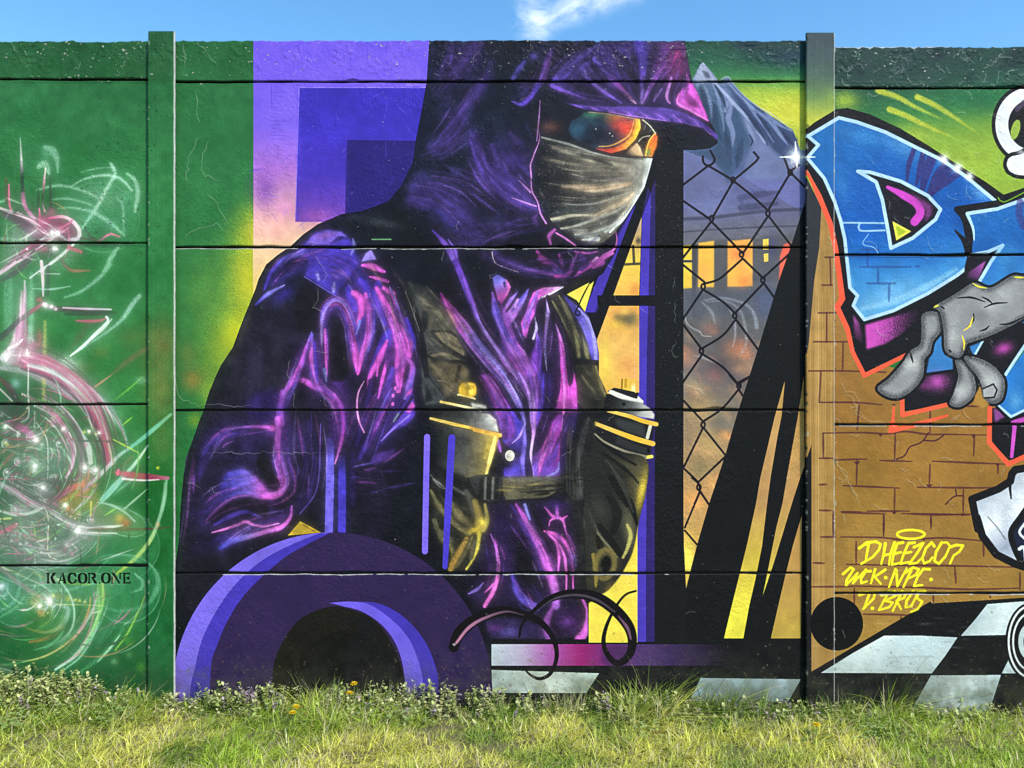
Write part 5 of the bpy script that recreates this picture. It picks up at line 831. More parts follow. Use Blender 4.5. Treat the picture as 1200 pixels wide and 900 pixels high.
    P(z(910, 665, 1060, 745, 825, 765), (206, 174, 54)); K(z(930, 690, 1010, 735), 1.5, (150, 116, 40), 1)
    # violet drips
    z = Tz(200, 500, 6)
    G([(383, 512), (391, 514), (391.5, 560), (390, 625), (380.5, 626), (382, 560)], (0, 512), (0, 560), [(60, 46, 110), (110, 98, 214), (116, 102, 222)])
    G([(397, 530), (404.5, 532), (405.5, 590), (405, 624), (396, 624), (396.5, 560)], (0, 532), (0, 570), [(44, 36, 84), (70, 58, 170), (78, 64, 196)])
    clip_to(body)
    # dense small creases
    clip_to(body)
    HC = ((104, 76, 176), (84, 62, 150), (130, 92, 196), (24, 22, 40), (22, 22, 36), (64, 48, 116)); SC = ((150, 86, 196), (96, 72, 190), (190, 96, 204), (26, 22, 38), (24, 20, 34), (74, 52, 140), (170, 140, 226))
    for q, n, s in (([(505, 110), (530, 80), (545, 50)], 22, 9), ([(500, 175), (530, 140), (560, 100)], 26, 10), ([(490, 190), (520, 178), (545, 160)], 18, 7), ([(480, 225), (520, 235), (560, 275)], 34, 12), ([(500, 205), (545, 215), (590, 250)], 26, 9), ([(553, 165), (570, 208), (600, 236), (630, 247)], 34, 9), ([(580, 175), (600, 205), (625, 228)], 22, 8), ([(600, 120), (630, 95), (645, 55)], 24, 8), ([(565, 285), (600, 270), (640, 262)], 18, 6), ([(650, 95), (675, 72), (705, 50)], 22, 7), ([(645, 105), (690, 118), (740, 122)], 14, 4), ([(685, 80), (710, 100), (745, 121)], 26, 7), ([(712, 60), (735, 90), (750, 118)], 24, 7), ([(752, 55), (752, 118)], 16, 6), ([(795, 55), (772, 90), (757, 118)], 26, 7), ([(805, 85), (795, 110), (790, 122)], 16, 5), ([(575, 300), (620, 316), (680, 312), (715, 295)], 40, 7), ([(640, 300), (665, 320), (690, 310)], 18, 6)):
        hatch(q, n, s, HC)
    for q, n, s in (([(310, 335), (340, 305), (390, 290)], 24, 8), ([(360, 310), (400, 320), (420, 350)], 24, 10), ([(382, 440), (381, 375), (395, 355), (410, 380), (418, 440)], 30, 4), ([(420, 440), (432, 390), (428, 340)], 26, 5), ([(440, 335), (465, 385), (475, 430), (468, 455)], 36, 7), ([(478, 420), (450, 470), (420, 545)], 34, 9), ([(365, 392), (350, 440), (330, 480)], 24, 5), ([(366, 395), (372, 445), (395, 475), (402, 520)], 26, 5), ([(330, 470), (327, 530), (333, 570), (300, 580)], 28, 5), ([(240, 535), (265, 508), (320, 500)], 22, 6), ([(225, 600), (260, 575), (310, 560)], 26, 10), ([(250, 640), (290, 612), (340, 600)], 26, 7), ([(355, 480), (362, 540), (350, 600)], 16, 8), ([(230, 520), (222, 580), (216, 650)], 14, 5), ([(410, 560), (450, 550), (480, 540)], 14, 12),
                      ([(520, 345), (555, 400), (590, 445), (612, 490)], 34, 6), ([(535, 305), (560, 375), (600, 430), (625, 480)], 30, 5), ([(578, 345), (600, 400), (625, 450), (630, 500)], 40, 7), ([(625, 345), (615, 385), (608, 410)], 16, 5), ([(640, 350), (640, 400), (632, 470)], 18, 5), ([(650, 360), (660, 420), (662, 480)], 20, 5), ([(555, 425), (580, 465), (600, 510)], 24, 7), ([(655, 490), (640, 530), (628, 558)], 26, 7), ([(600, 520), (610, 560)], 12, 7), ([(605, 595), (630, 640), (650, 690)], 30, 8), ([(655, 620), (668, 650), (670, 690)], 20, 5), ([(580, 630), (584, 670), (570, 705)], 16, 6), ([(600, 670), (615, 700), (630, 720)], 16, 7)):
        hatch(q, n, s, SC)
    GC = ((26, 26, 26), (30, 30, 30), (96, 94, 84), (130, 124, 102), (70, 70, 66), (150, 136, 80))
    for q, n, s in (([(700, 520), (730, 550), (745, 600)], 26, 9), ([(695, 560), (720, 620), (725, 670)], 30, 12), ([(750, 545), (748, 600), (735, 650)], 16, 5), ([(690, 600), (700, 650), (698, 695)], 20, 9), ([(672, 480), (668, 540), (670, 600)], 18, 5), ([(505, 580), (530, 610), (560, 620)], 22, 9), ([(515, 615), (535, 640), (540, 665)], 14, 7), ([(490, 345), (520, 370), (545, 410)], 26, 9), ([(500, 390), (525, 410), (545, 420)], 18, 7), ([(500, 425), (525, 445), (540, 465)], 16, 8), ([(650, 350), (672, 385), (686, 420)], 20, 5), ([(690, 425), (700, 450), (705, 470)], 12, 5), ([(580, 568), (620, 570), (655, 565)], 18, 5), ([(440, 300), (470, 350), (490, 420)], 16, 8)):
        hatch(q, n, s, GC, al=.4)
    clip_to()
    glow(body); uneven(body)
    XS[0] = 0
    # ---- disc
    c = (389.5, 812); clip_to(rect(205, 600, 700, 880))
    P(ELL(c[0], c[1], 187.5, 188, n=120), (56, 40, 88))
    cm = [p for p in ELL(c[0], c[1], 187.5, 188, n=160)]; cm = [(max(p[0], 205.2), p[1]) for p in cm]; clip_to(cm)
    e1 = spl([(385, 624.5), (365, 628.5), (310, 655), (270, 692), (240, 742), (228, 785), (223, 812), (222, 880)]).tolist(); e2 = spl([(392, 622), (360, 638), (330, 656), (290, 693), (268, 725), (255, 755), (247, 785), (245, 880)]).tolist()
    P([(180, 880), (180, 600), (385, 600)] + e1, (120, 104, 222)); P(e1[::-1] + e2, (74, 60, 186), .4)
    clip_to()
    P(spl([(319, 880), (319, 800), (325, 765), (345, 732), (365, 718), (388, 711), (410, 714), (440, 728), (462, 760), (474, 800), (480, 880)]), (33, 31, 25), 1)
    P(ELL(400, 790, 50, 50), (24, 23, 22), 6, .7); P([(405, 880), (400, 770), (420, 735), (400, 722), (430, 722), (462, 760), (474, 800), (480, 880)], (28, 26, 32), 4, .8)
    o1 = spl([(386, 706.5), (410, 705), (433, 708.5), (460, 727), (480, 750), (492, 780), (496, 806), (498, 880)]).tolist(); i1 = spl([(386, 706.5), (400, 710), (425, 717), (450, 735), (467, 762), (475, 803), (476, 880)]).tolist(); u1 = spl([(410, 705), (443, 707), (473, 723), (497, 750), (510, 780), (514, 806), (515, 880)]).tolist()
    P(u1 + o1[::-1], (74, 60, 186)); P(o1 + i1[::-1], (112, 96, 224))
    # drips over the strap
    K([(500.5, 512), (499.5, 560), (498, 646)], [7, 7, 7], (124, 104, 236), .8); K([(529.5, 513), (527, 560), (521.5, 664)], [8, 8.5, 6], (80, 66, 202), .8)
    # horns
    z = Tz(510, 660, 4.615)
    c2 = z(455, 400, 470, 330, 540, 250, 640, 185, 760, 165, 880, 190, 980, 260, 1050, 350, 1066, 440, 1040, 510, 980, 540, 930, 490, 910, 420, 930, 330, 980, 230, 1030, 170, 1085, 150); w2 = [2.5, 3, 5, 8, 10.5, 12, 13.5, 13.5, 13, 11, 9, 7, 5.5, 4.5, 3.5, 2.8, 2.4]
    P(z(900, 450, 980, 440, 1060, 450, 1040, 560, 960, 570, 900, 530), (60, 36, 84), 4, .5)
    K(c2, w2, (26, 20, 27), .8); K(z(570, 240, 650, 190, 760, 172, 870, 196, 970, 262), [1, 2.4, 3, 3, 2], (84, 74, 90), 1.6, .9); K(z(990, 285, 1040, 350, 1058, 410), [1, 4, 2], (140, 100, 136), 2, .85)
    c1 = z(100, 455, 130, 380, 210, 310, 320, 265, 430, 265, 540, 300, 610, 360, 650, 440, 655, 520, 620, 600, 560, 625, 510, 600, 490, 580); w1 = [12, 14, 14, 13, 11.5, 10, 8, 7, 6, 5, 4.5, 4, 2]
    K(c1, w1, (26, 20, 27), .8); K(z(115, 430, 180, 350, 260, 300, 380, 262, 480, 280), [3, 4, 3.5, 2.5, 1.2], [(206, 140, 180), (176, 120, 160), (120, 90, 116), (80, 66, 84)], 1.8, .9); B(532, 755, 2, 1.6, (236, 226, 236), .9)
    K(z(690, 495, 680, 470), 0, (0, 0, 0))
    K([(692, 330), (684, 345), (678, 358), (674, 367), (678, 370), (680, 366), (677, 364)], [1, 1.8, 1.8, 1.6, 1.4], (24, 22, 26), .7); K([(692, 332), (700, 324)], 1.6, (24, 22, 26), .7)
# ---------------------------------------------------------------- painting: left bay, spun lines and lettering
def paint_left():
    clip_to(rect(-60, 20, 205.5, 880)); SK[0] = 1.55
    WH, PKN, MG, GY, DK, MINT = (206, 216, 214), (206, 116, 168), (166, 46, 112), (128, 132, 134), (44, 44, 52), (120, 190, 164)
    # soft under-layers: smoke, glassy lenses and shaded bodies
    for x, y, rx, ry, c, al, r in ((40, 560, 70, 90, (22, 78, 52), .55, 0), (20, 480, 50, 60, (34, 84, 58), .5, 0), (30, 690, 60, 50, (26, 92, 60), .4, 0), (45, 280, 40, 22, (60, 60, 66), .4, 20), (20, 420, 30, 16, (150, 120, 140), .5, -30), (70, 430, 40, 16, (190, 170, 184), .45, 32), (120, 470, 40, 20, (150, 190, 176), .3, 45),
                                 (150, 540, 16, 50, (90, 150, 110), .35, 0), (60, 600, 50, 24, (130, 132, 136), .5, 10), (30, 640, 36, 22, (140, 146, 146), .45, -10), (20, 540, 30, 36, (110, 116, 114), .4, 0), (95, 575, 22, 18, (170, 130, 70), .55, 0), (130, 610, 40, 14, (130, 150, 110), .4, 10), (12, 300, 16, 30, (140, 140, 146), .4, 20), (20, 350, 20, 44, (120, 168, 146), .35, 0)):
        B(x, y, rx, ry, c, al, r)
    for q, c, al in ((ELL(125, 640, 62, 46), (90, 160, 120), .28), (ELL(148, 690, 40, 40), (60, 140, 100), .35), (ELL(90, 690, 56, 18, rot=-4), (120, 176, 150), .3), (ELL(20, 690, 40, 44), (70, 140, 110), .3), (ELL(30, 575, 60, 70), (60, 90, 80), .3), (ELL(118, 255, 46, 40, rot=20), (80, 150, 120), .22), (ELL(40, 540, 36, 40), (90, 120, 106), .4), (ELL(30, 655, 50, 30, rot=12), (120, 126, 128), .4), (ELL(66, 640, 50, 24, rot=-18), (116, 120, 124), .45), (ELL(140, 610, 34, 16, rot=20), (120, 160, 110), .35)):
        P(q, c, 4, al); K(np.vstack([q, q[:1]]), [.6, 1.6, .4, 1.4, .6], (176, 206, 196), 1.6, al * 1.3)
    def bub(x, y, r, c=(120, 126, 128)):
        P(ELL(x, y, r, r, n=24), c, 1.5, .6); B(x + r * .3, y + r * .35, r * .6, r * .5, (50, 60, 58), .6); B(x - r * .3, y - r * .3, r * .45, r * .45, (226, 230, 232), .85); K(ELL(x, y, r, r, 20, 300), [.4, 1.4, .4], (200, 206, 208), 1, .8)
    for b_ in ((41, 546, 13), (22, 541, 5), (48, 571, 8), (56, 577, 9), (20, 596, 7), (30, 597, 6), (8, 520, 6), (64, 494, 6, (170, 110, 146)), (100, 548, 6), (112, 551, 5), (92, 622, 4), (102, 620, 5), (3, 690, 9), (58, 704, 5), (107, 608, 5), (62, 560, 4), (14, 575, 5), (70, 520, 4), (36, 512, 5), (50, 590, 6), (10, 555, 6), (26, 560, 4)): bub(*b_)
    # jagged stems that run into the big rim
    z = Tz(0, 310, 5.695)
    P(z(0, 640, 60, 560, 120, 500, 150, 330, 165, 120, 172, 330, 190, 520, 200, 560, 240, 600, 330, 610, 430, 690, 520, 790, 600, 900, 470, 900, 380, 800, 260, 720, 140, 690, 60, 660), (176, 110, 150), 3, .75); P(z(0, 600, 90, 560, 140, 590, 110, 650, 40, 700, 0, 690), (170, 176, 180), 4, .6)
    P(z(120, 640, 240, 680, 360, 740, 450, 820, 520, 900, 440, 900, 330, 800, 200, 730), (150, 40, 96), 3, .8); K(z(180, 570, 190, 610, 260, 640, 380, 690, 480, 770, 600, 900), [3, 4, 3, 3, 3, 2], (236, 226, 232), 1.2, .9); K(z(40, 640, 50, 595, 85, 575), [3, 5, 3], (240, 236, 240), 1, .95); K(z(130, 600, 150, 640, 260, 690, 370, 740), [2, 3, 3, 1], (226, 180, 206), 1, .9)
    K(z(0, 690, 140, 710, 260, 760, 380, 830, 500, 900), [5, 7, 7, 6, 5], (160, 166, 172), 2.2, .7); K(z(200, 420, 210, 540), [5, 9], (206, 206, 214), 3.5, .6); B(46, 395, 5, 12, (200, 60, 110), .6)
    z = Tz(0, 160, 5.695)
    for a, w, al in ((z(480, 330, 560, 285, 690, 258, 800, 280, 880, 360), [1, 2, 4, 4, 3], .75), (z(250, 355, 380, 328, 520, 350, 660, 410), [2, 4, 3, 2], .55), (z(350, 420, 450, 415, 560, 440, 640, 470), [2, 3, 3, 1], .5), (z(390, 480, 480, 475, 620, 505, 740, 580, 830, 660), [1, 3, 5, 5, 2], .6),
                     (z(550, 610, 640, 480, 700, 370, 760, 270), [2, 5, 4, 5], .7), (z(740, 180, 765, 230, 770, 260), [3, 6, 3], .7), (z(850, 250, 900, 290, 920, 380, 900, 500), [3, 6, 6, 3], .6), (z(780, 400, 820, 470, 825, 640), [2, 3, 2], .45), (z(300, 70, 350, 90, 380, 160, 385, 240), [4, 9, 6, 2], .5), (z(260, 200, 300, 180, 330, 250), [6, 8, 3], .6), (z(690, 900, 760, 780, 800, 720), [2, 6, 3], .55), (z(540, 240, 640, 215, 760, 205), [1, 2, 1], .5), (z(-20, 445, 50, 420), 3, .5), (z(-20, 680, 150, 690), 3, .4)):
        K(a, w, (176, 214, 200), 2.6, al)
    B(105, 255, 14, 10, (120, 180, 160), .35); B(130, 265, 12, 8, (120, 180, 160), .4); B(146, 230, 8, 14, (110, 176, 150), .3); B(30, 280, 26, 16, (190, 190, 196), .35); B(55, 178, 9, 10, (130, 190, 170), .4)
    for a, w, c in ((z(135, 10, 145, 200, 150, 330, 165, 460, 230, 550), [1, 3, 4, 5, 4], [(150, 170, 160), (190, 196, 196), (60, 44, 62), (196, 130, 170), (206, 150, 190)]), (z(150, 250, 150, 360), [3, 4], (50, 40, 56)), (z(60, 320, 60, 430, 75, 500), [2, 3, 3], (206, 116, 150)), (z(40, 280, 45, 440), [3, 4], (90, 70, 70)),
                    (z(305, 210, 295, 300, 285, 440, 300, 500), [1.5, 3, 2, 2], [(226, 220, 220), (190, 140, 160), (60, 40, 56), (206, 176, 190)]), (z(335, 250, 338, 400, 340, 510), [1, 3, 2], (66, 50, 66)), (z(255, 350, 255, 470), [1, 4, 2], (56, 70, 62)), (z(262, 480, 268, 560), [2, 3], (226, 130, 170))):
        K(a, w, c, 1, .9)
    P(z(0, 480, 90, 520, 180, 560, 270, 640, 320, 670, 240, 690, 140, 610, 60, 550, 0, 530), (90, 44, 82), 3, .85); P(z(250, 520, 330, 530, 480, 560, 530, 640, 500, 690, 300, 690, 240, 600), (150, 60, 110), 5, .75); B(50, 260, 12, 7, (200, 70, 140), .6); B(60, 248, 8, 6, (206, 90, 150), .6); B(40, 272, 9, 5, (206, 180, 200), .5); B(72, 268, 8, 8, (170, 60, 112), .6)
    for a, w, c in ((z(0, 478, 100, 515, 200, 560, 280, 620, 330, 670), [3, 4, 5, 5, 3], (206, 196, 206)), (z(120, 510, 220, 570, 300, 640), [3, 3, 4], (226, 220, 226)), (z(320, 545, 420, 535, 490, 570, 530, 630, 520, 680, 460, 690), [2, 4, 4, 5, 5, 4], [(206, 90, 150), (226, 190, 206), (216, 206, 214), (190, 180, 200)]), (z(130, 690, 190, 660, 250, 620), [1, 2.5, 1], (206, 200, 206)), (z(270, 690, 330, 670, 400, 660, 440, 690), [2, 4, 4, 2], (160, 160, 166)),
                    (z(400, 610, 460, 580, 480, 560), [2, 2], (206, 110, 160)), (z(380, 640, 440, 655, 470, 640), 2, (90, 30, 70)), (z(570, 620, 610, 670, 660, 695, 700, 670, 740, 650, 800, 670), [2, 3, 3, 3, 2], [(60, 50, 60), (70, 60, 70), (206, 130, 160), (190, 110, 140)]), (z(540, 680, 640, 690), 3, (80, 60, 66)), (z(0, 905, 120, 800, 230, 720, 300, 700), [3, 5, 6, 4], [(206, 190, 200), (110, 60, 96), (150, 50, 110), (120, 50, 90)]),
                    (z(30, 900, 170, 800, 280, 730), [2, 3, 2], (206, 150, 190)), (z(270, 900, 400, 800, 490, 720), [3, 4, 3], (206, 214, 214)), (z(280, 830, 285, 905), [2, 4], (220, 220, 220)), (z(400, 820, 470, 890), [2, 3], (100, 60, 70)), (z(540, 720, 660, 725, 960, 728), [4, 3, 1.5], (40, 60, 50)), (z(460, 740, 540, 770), [5, 4], (176, 70, 110)), (z(100, 900, 230, 760), [1, 4, 2], (60, 40, 60))):
        K(a, w, c, 1.2, .9)
    for x, y, r in ((345, 640, 2.6), (383, 642, 2.4), (360, 745, 3), (378, 748, 2.5), (180, 750, 2)): B(x / 5.695, 160 + y / 5.695, r, r, (244, 236, 240), .95)
    B(52, 292, 8, 5, (206, 84, 140), .7); B(60, 296, 10, 6, (80, 60, 80), .6)
    z = Tz(0, 310, 5.695)
    for x, al in ((40, .35), (70, .4), (205, .5), (215, .4)): K(z(x, 60, x, 440), [2, 7, 5], (140, 196, 170), 3.5, al)
    K(z(300, 380, 300, 480, 290, 900), [3, 5, 5, 4], (196, 190, 120), 2.5, .6); K(z(275, -20, 285, 90, 288, 210), [4, 4, 2], (220, 206, 216), 1, .9); K(z(320, 0, 318, 200), [4, 5, 3], (50, 50, 56), 1.5, .8)
    for a, w, c, s, al in ((z(0, 110, 120, 40, 200, -40), [3, 7, 6], (90, 70, 90), 2, .85), (z(-10, 70, 60, 20, 100, -20), 3, (206, 190, 206), 1, .9), (z(200, 90, 280, 30, 340, -10), 2, (206, 216, 220), 1, .9), (z(220, 160, 340, 165, 470, 145), [1, 3, 1], (176, 214, 206), 1.5, .7), (z(430, 220, 540, 180, 660, 90, 740, 0), [2, 4, 5, 3], (160, 206, 190), 2.5, .6), (z(250, 62, 400, 62), 1.6, (180, 190, 190), 1, .7),
                       (z(420, 0, 480, 40, 600, 40), [2, 4, 2], [(90, 60, 70), (176, 130, 110), (150, 120, 90)], 1.5, .8),
                       (z(165, 110, 165, 240, 140, 400, 90, 540, 20, 620), [2, 4, 8, 10, 8], [(206, 206, 214), (190, 160, 190), (206, 130, 180), (206, 170, 200), (190, 196, 200)], 2, .9), (z(150, 180, 140, 340, 110, 470), [2, 6, 8], (196, 140, 186), 3, .7), (z(170, 340, 165, 460, 150, 540), [3, 5, 4], (166, 40, 110), 2, .85), (z(60, 560, 120, 530, 150, 500), [3, 4, 2], (236, 230, 234), 1, .95),
                       (z(0, 490, 60, 440, 120, 380, 200, 320, 290, 260), [8, 6, 5, 5, 4], [(60, 46, 60), (50, 40, 54), (60, 40, 60), (160, 70, 120), (190, 90, 140)], 1.6, .9), (z(290, 265, 380, 295, 500, 300, 640, 310, 770, 322), [5, 6, 6, 6, 3], [(190, 180, 190), (90, 50, 80), (80, 40, 70), (60, 50, 64), (46, 60, 54)], 1.5, .9), (z(420, 288, 560, 295, 740, 300), [2, 3, 2], (206, 196, 210), 1, .85), (z(440, 330, 600, 330, 740, 330), [3, 4, 2], (46, 40, 50), 2, .6),
                       (z(510, 375, 600, 378, 680, 372, 715, 350), [2, 4, 4, 2], (196, 90, 130), 1.5, .85), (z(600, 390, 540, 470, 470, 570), [2, 8, 3], (110, 90, 80), 4, .5), (z(710, 350, 720, 380, 640, 460, 560, 540, 470, 610), [3, 4, 4, 4, 2], (214, 226, 226), 1.2, .95), (z(745, 365, 690, 430, 620, 490), [2, 3, 2], (206, 222, 222), 1.2, .8), (z(930, 210, 880, 270, 820, 360, 740, 430, 640, 500, 540, 570), [5, 6, 4, 3, 2, 1], (166, 206, 196), 2.5, .7),
                       (z(600, 840, 740, 740), [1, 2.6, 1], (206, 150, 130), 1, .8), (z(740, 740, 860, 640, 980, 560), [2, 7, 4], (150, 112, 90), 4, .5), (z(770, 900, 860, 830, 950, 750), [1, 2.5, 1], (110, 180, 70), 1.4, .8)):
        K(a, w, c, s, al)
    for x, y, r in ((300, 268, 3), (345, 278, 2.6), (372, 295, 2.4)): B(x / 5.695, 310 + y / 5.695, r, r, (240, 236, 240), .9)
    B(46, 351, 5, 4, (200, 60, 110), .8); B(165, 470 - 25, 9, 6, (150, 190, 180), .4)
    P(z(110, 590, 200, 570, 300, 600, 420, 680, 480, 740, 560, 830, 640, 900, 540, 900, 420, 780, 300, 710, 180, 670), (196, 130, 166), 5, .8); B(80, 425, 14, 10, (206, 216, 214), .6); B(40, 405, 10, 6, (206, 110, 160), .7)
    z = Tz(0, 440, 5.695)
    # the big wheel of lines
    rim = lambda k: z(170 - 40 * k, -60 + 18 * k, 330 - 30 * k, -10 + 25 * k, 480 - 30 * k, 80 + 30 * k, 600 - 35 * k, 210 + 25 * k, 680 - 40 * k, 360 + 20 * k, 720 - 40 * k, 500, 735 - 40 * k, 590)
    for k, c, w, al in ((0, (190, 110, 150), [5, 8, 8, 7, 6, 6, 5], .85), (.4, (166, 40, 104), [3, 5, 6, 5, 4, 4, 4], .9), (-.4, (206, 210, 214), [3, 4, 3, 2, 2, 2, 2], .9), (1.0, (160, 166, 170), [3, 5, 6, 5, 5, 4, 3], .7), (.75, (70, 40, 66), [2, 3, 4, 4, 4, 3, 2], .9), (-.9, (150, 200, 186), [2, 3, 4, 4, 3, 2, 1], .6)): K(rim(k), w, c, 1.8, al)
    K(z(470, 0, 600, 100, 720, 210, 800, 330, 850, 450), [4, 7, 8, 7, 3], [(190, 206, 210), (170, 176, 190), (140, 160, 160), (150, 190, 176)], 2.5, .7); K(z(500, 80, 640, 230, 720, 400), [3, 5, 3], (120, 190, 120), 3, .4)
    for a, w, c, s, al in ((z(300, 150, 400, 210, 480, 300, 540, 400, 590, 480, 605, 580), [3, 5, 7, 8, 8, 6], [(190, 190, 190), (196, 190, 200), (206, 200, 210), (190, 196, 206), (200, 206, 206), (210, 214, 210)], 1.8, .85), (z(440, 260, 520, 380, 550, 500, 540, 600, 500, 700), [3, 6, 7, 6, 4], (100, 70, 86), 2, .8), (z(150, 125, 280, 190, 380, 280, 450, 400, 490, 500, 480, 600, 440, 680), [3, 4, 6, 7, 6, 5, 3], [(206, 200, 196), (150, 90, 120), (170, 60, 116), (176, 90, 140), (190, 130, 170), (190, 150, 170)], 1.6, .85), (z(460, 380, 500, 480, 490, 580, 460, 660), [2, 3, 3, 2], (214, 196, 210), 1, .8),
                           (z(0, 20, 60, 80, 120, 180), [4, 9, 5], [(110, 40, 80), (90, 40, 70), (60, 40, 56)], 2, .85), (z(0, 90, 80, 170), 2, (190, 180, 186), 1, .85), (z(60, 320, 150, 350, 240, 430), [6, 9, 7], [(120, 60, 100), (160, 90, 140), (206, 160, 190)], 2, .85), (z(40, 330, 130, 390), 2.5, (206, 196, 206), 1, .8), (z(0, 380, 100, 382), 4, (110, 110, 110), 1.5, .8), (z(330, 425, 440, 430, 500, 425), 3, (120, 76, 90), 1.4, .7), (z(500, 435, 700, 440, 930, 445), [2, 2.5, 1], (60, 80, 66), 1.2, .7),
                           (z(0, 690, 200, 692, 320, 690), [2, 3.4, 2], (176, 120, 140), 1.2, .85), (z(330, 710, 500, 705), 4, (70, 66, 70), 1.5, .8), (z(0, 720, 100, 780, 200, 850, 290, 880), [5, 7, 8, 5], (140, 142, 146), 2, .85), (z(190, -60, 188, 100, 190, 270, 140, 310), [2, 2.2, 2.2, 1.5], (206, 206, 206), .9, .8), (z(232, 240, 230, 350), 2, (176, 180, 180), 1, .7), (z(240, 310, 310, 420, 320, 560, 318, 690), [1, 1.8, 1.8, 1.5], (196, 196, 190), .9, .8), (z(120, 390, 122, 560), 1.6, (150, 156, 156), 1, .7),
                           (z(0, 520, 60, 480, 130, 470), [3, 5, 3], (176, 150, 130), 2.5, .6), (z(0, 620, 50, 560, 110, 500), [2, 5, 2], (150, 110, 96), 2, .7), (z(370, 830, 460, 760, 560, 720, 590, 640), [4, 7, 8, 4], [(120, 60, 100), (176, 80, 110), (206, 110, 70), (190, 110, 70)], 1.8, .85), (z(400, 840, 520, 790, 640, 730), [3, 6, 4], (206, 130, 70), 2.5, .8), (z(540, 780, 640, 690, 735, 595, 800, 530, 900, 460, 1000, 380, 1140, 260), [4, 5, 5, 4, 5, 5, 3], [(150, 110, 130), (206, 200, 206), (190, 200, 200), (120, 190, 170), (120, 190, 170), (130, 190, 150)], 1.6, .85),
                           (z(985, 470, 900, 590, 810, 690, 730, 780, 680, 830), [2, 4, 5, 8, 6], [(206, 220, 206), (206, 222, 212), (160, 206, 190), (150, 206, 196), (140, 200, 186)], 1.6, .85), (z(980, 760, 900, 830, 830, 890), [1, 3, 2], (190, 220, 200), 1.2, .7), (z(880, 700, 800, 760, 760, 800), [2, 4, 1], (150, 200, 180), 2, .6), (z(780, 650, 900, 668, 1060, 682, 1120, 685), [5, 8, 7, 4], [(206, 60, 120), (196, 60, 110), (176, 60, 100), (206, 110, 150)], 1.6, .85), (z(820, 690, 960, 700, 1060, 695), [3, 2.5, 1], (226, 216, 220), .9, .9), (z(790, 630, 785, 660), 3, (226, 110, 160), 1, .9),
                           (z(1100, 720, 1095, 800, 1080, 900), [2, 4, 4], (150, 190, 160), 2, .6), (z(720, 410, 800, 450, 930, 520), [1, 2.5, 1], (176, 206, 90), 1, .85), (z(880, 280, 820, 330), [1, 2, 1], (150, 200, 60), 1, .85), (z(810, 610, 880, 540), [2, 3], (150, 110, 80), 2, .6), (z(240, 480, 380, 500, 480, 570), [1, 1.6, 1], (150, 190, 170), 1, .6), (z(160, 590, 170, 500, 240, 460), [2, 3, 2], (190, 160, 150), 1.2, .8), (z(150, 700, 145, 790), 2, (150, 150, 150), 1, .7)):
        K(a, w, c, s, al)
    for x, y, r, c in ((232, 610, 12, (176, 186, 180)), (230, 605, 4, (226, 230, 228)), (125, 578, 4, (206, 210, 210)), (265, 740, 8, (176, 180, 184)), (310, 770, 10, (140, 146, 150)), (285, 745, 4, (226, 226, 230)), (115, 740, 3, (206, 206, 206)), (360, 300, 6, (206, 150, 190)), (420, 355, 3, (226, 190, 210)), (560, 375, 2.4, (206, 206, 120)), (595, 375, 2.6, (226, 222, 160)), (640, 390, 2.4, (206, 196, 150)), (30, 450, 2.4, (170, 190, 90)), (50, 462, 2, (200, 200, 90)), (100, 275, 2.6, (170, 60, 70)), (570, 610, 5, (206, 196, 200)), (640, 630, 5, (196, 200, 180)), (370, 670, 3, (190, 196, 190)), (295, 850, 3, (200, 200, 206)), (110, 885, 6, (150, 156, 160)), (160, 890, 5, (150, 156, 156)), (105, 50, 8, (130, 170, 166)), (1052, 615, 2.2, (226, 222, 40)), (440, 860, 2.4, (230, 220, 150)), (30, 220, 10, (90, 90, 96)), (12, 262, 4, (176, 180, 186))):
        B(x / 5.695, 440 + y / 5.695, r, r, c, .85)
    P(z(0, 180, 180, 200, 200, 300, 60, 320, 0, 330), (70, 72, 78), 6, .5); P(z(60, 640, 330, 640, 340, 900, 0, 900, 0, 800), (70, 78, 76), 10, .45); P(z(100, 460, 300, 450, 320, 680, 140, 690), (60, 110, 80), 8, .5);
    for k in range(26):
        x, y = 280 + rng.random() * 180, 240 + rng.random() * 340
        K(z(x, y, x + (rng.random() - .5) * 90, y + (rng.random() - .3) * 70), [.6, 1.6, .6], ((130, 190, 90), (170, 200, 190), (60, 70, 60))[k % 3], .8, .6)
    P(z(400, 840, 480, 760, 560, 790, 660, 760, 660, 900, 420, 900), (150, 140, 50), 6, .6); P(z(620, 760, 650, 800, 650, 900, 590, 900), (120, 150, 60), 4, .5)
    z = Tz(0, 560, 5.695)
    for q, c, al in ((z(-20, 330, 40, 300, 160, 285, 220, 300, 220, 350, 150, 420, 60, 460, -20, 490), (140, 150, 146), .6), (z(130, 420, 250, 450, 420, 420, 520, 370, 560, 370, 480, 450, 360, 500, 220, 510, 150, 480), (118, 122, 126), .7), (z(640, 180, 740, 230, 830, 320, 640, 335, 600, 270), (120, 140, 110), .6), (z(660, 160, 760, 190, 860, 250, 920, 300, 800, 290), (110, 150, 110), .5), (z(180, 570, 260, 540, 480, 560, 440, 590, 260, 600), (130, 160, 150), .5)): P(q, c, 3, al)
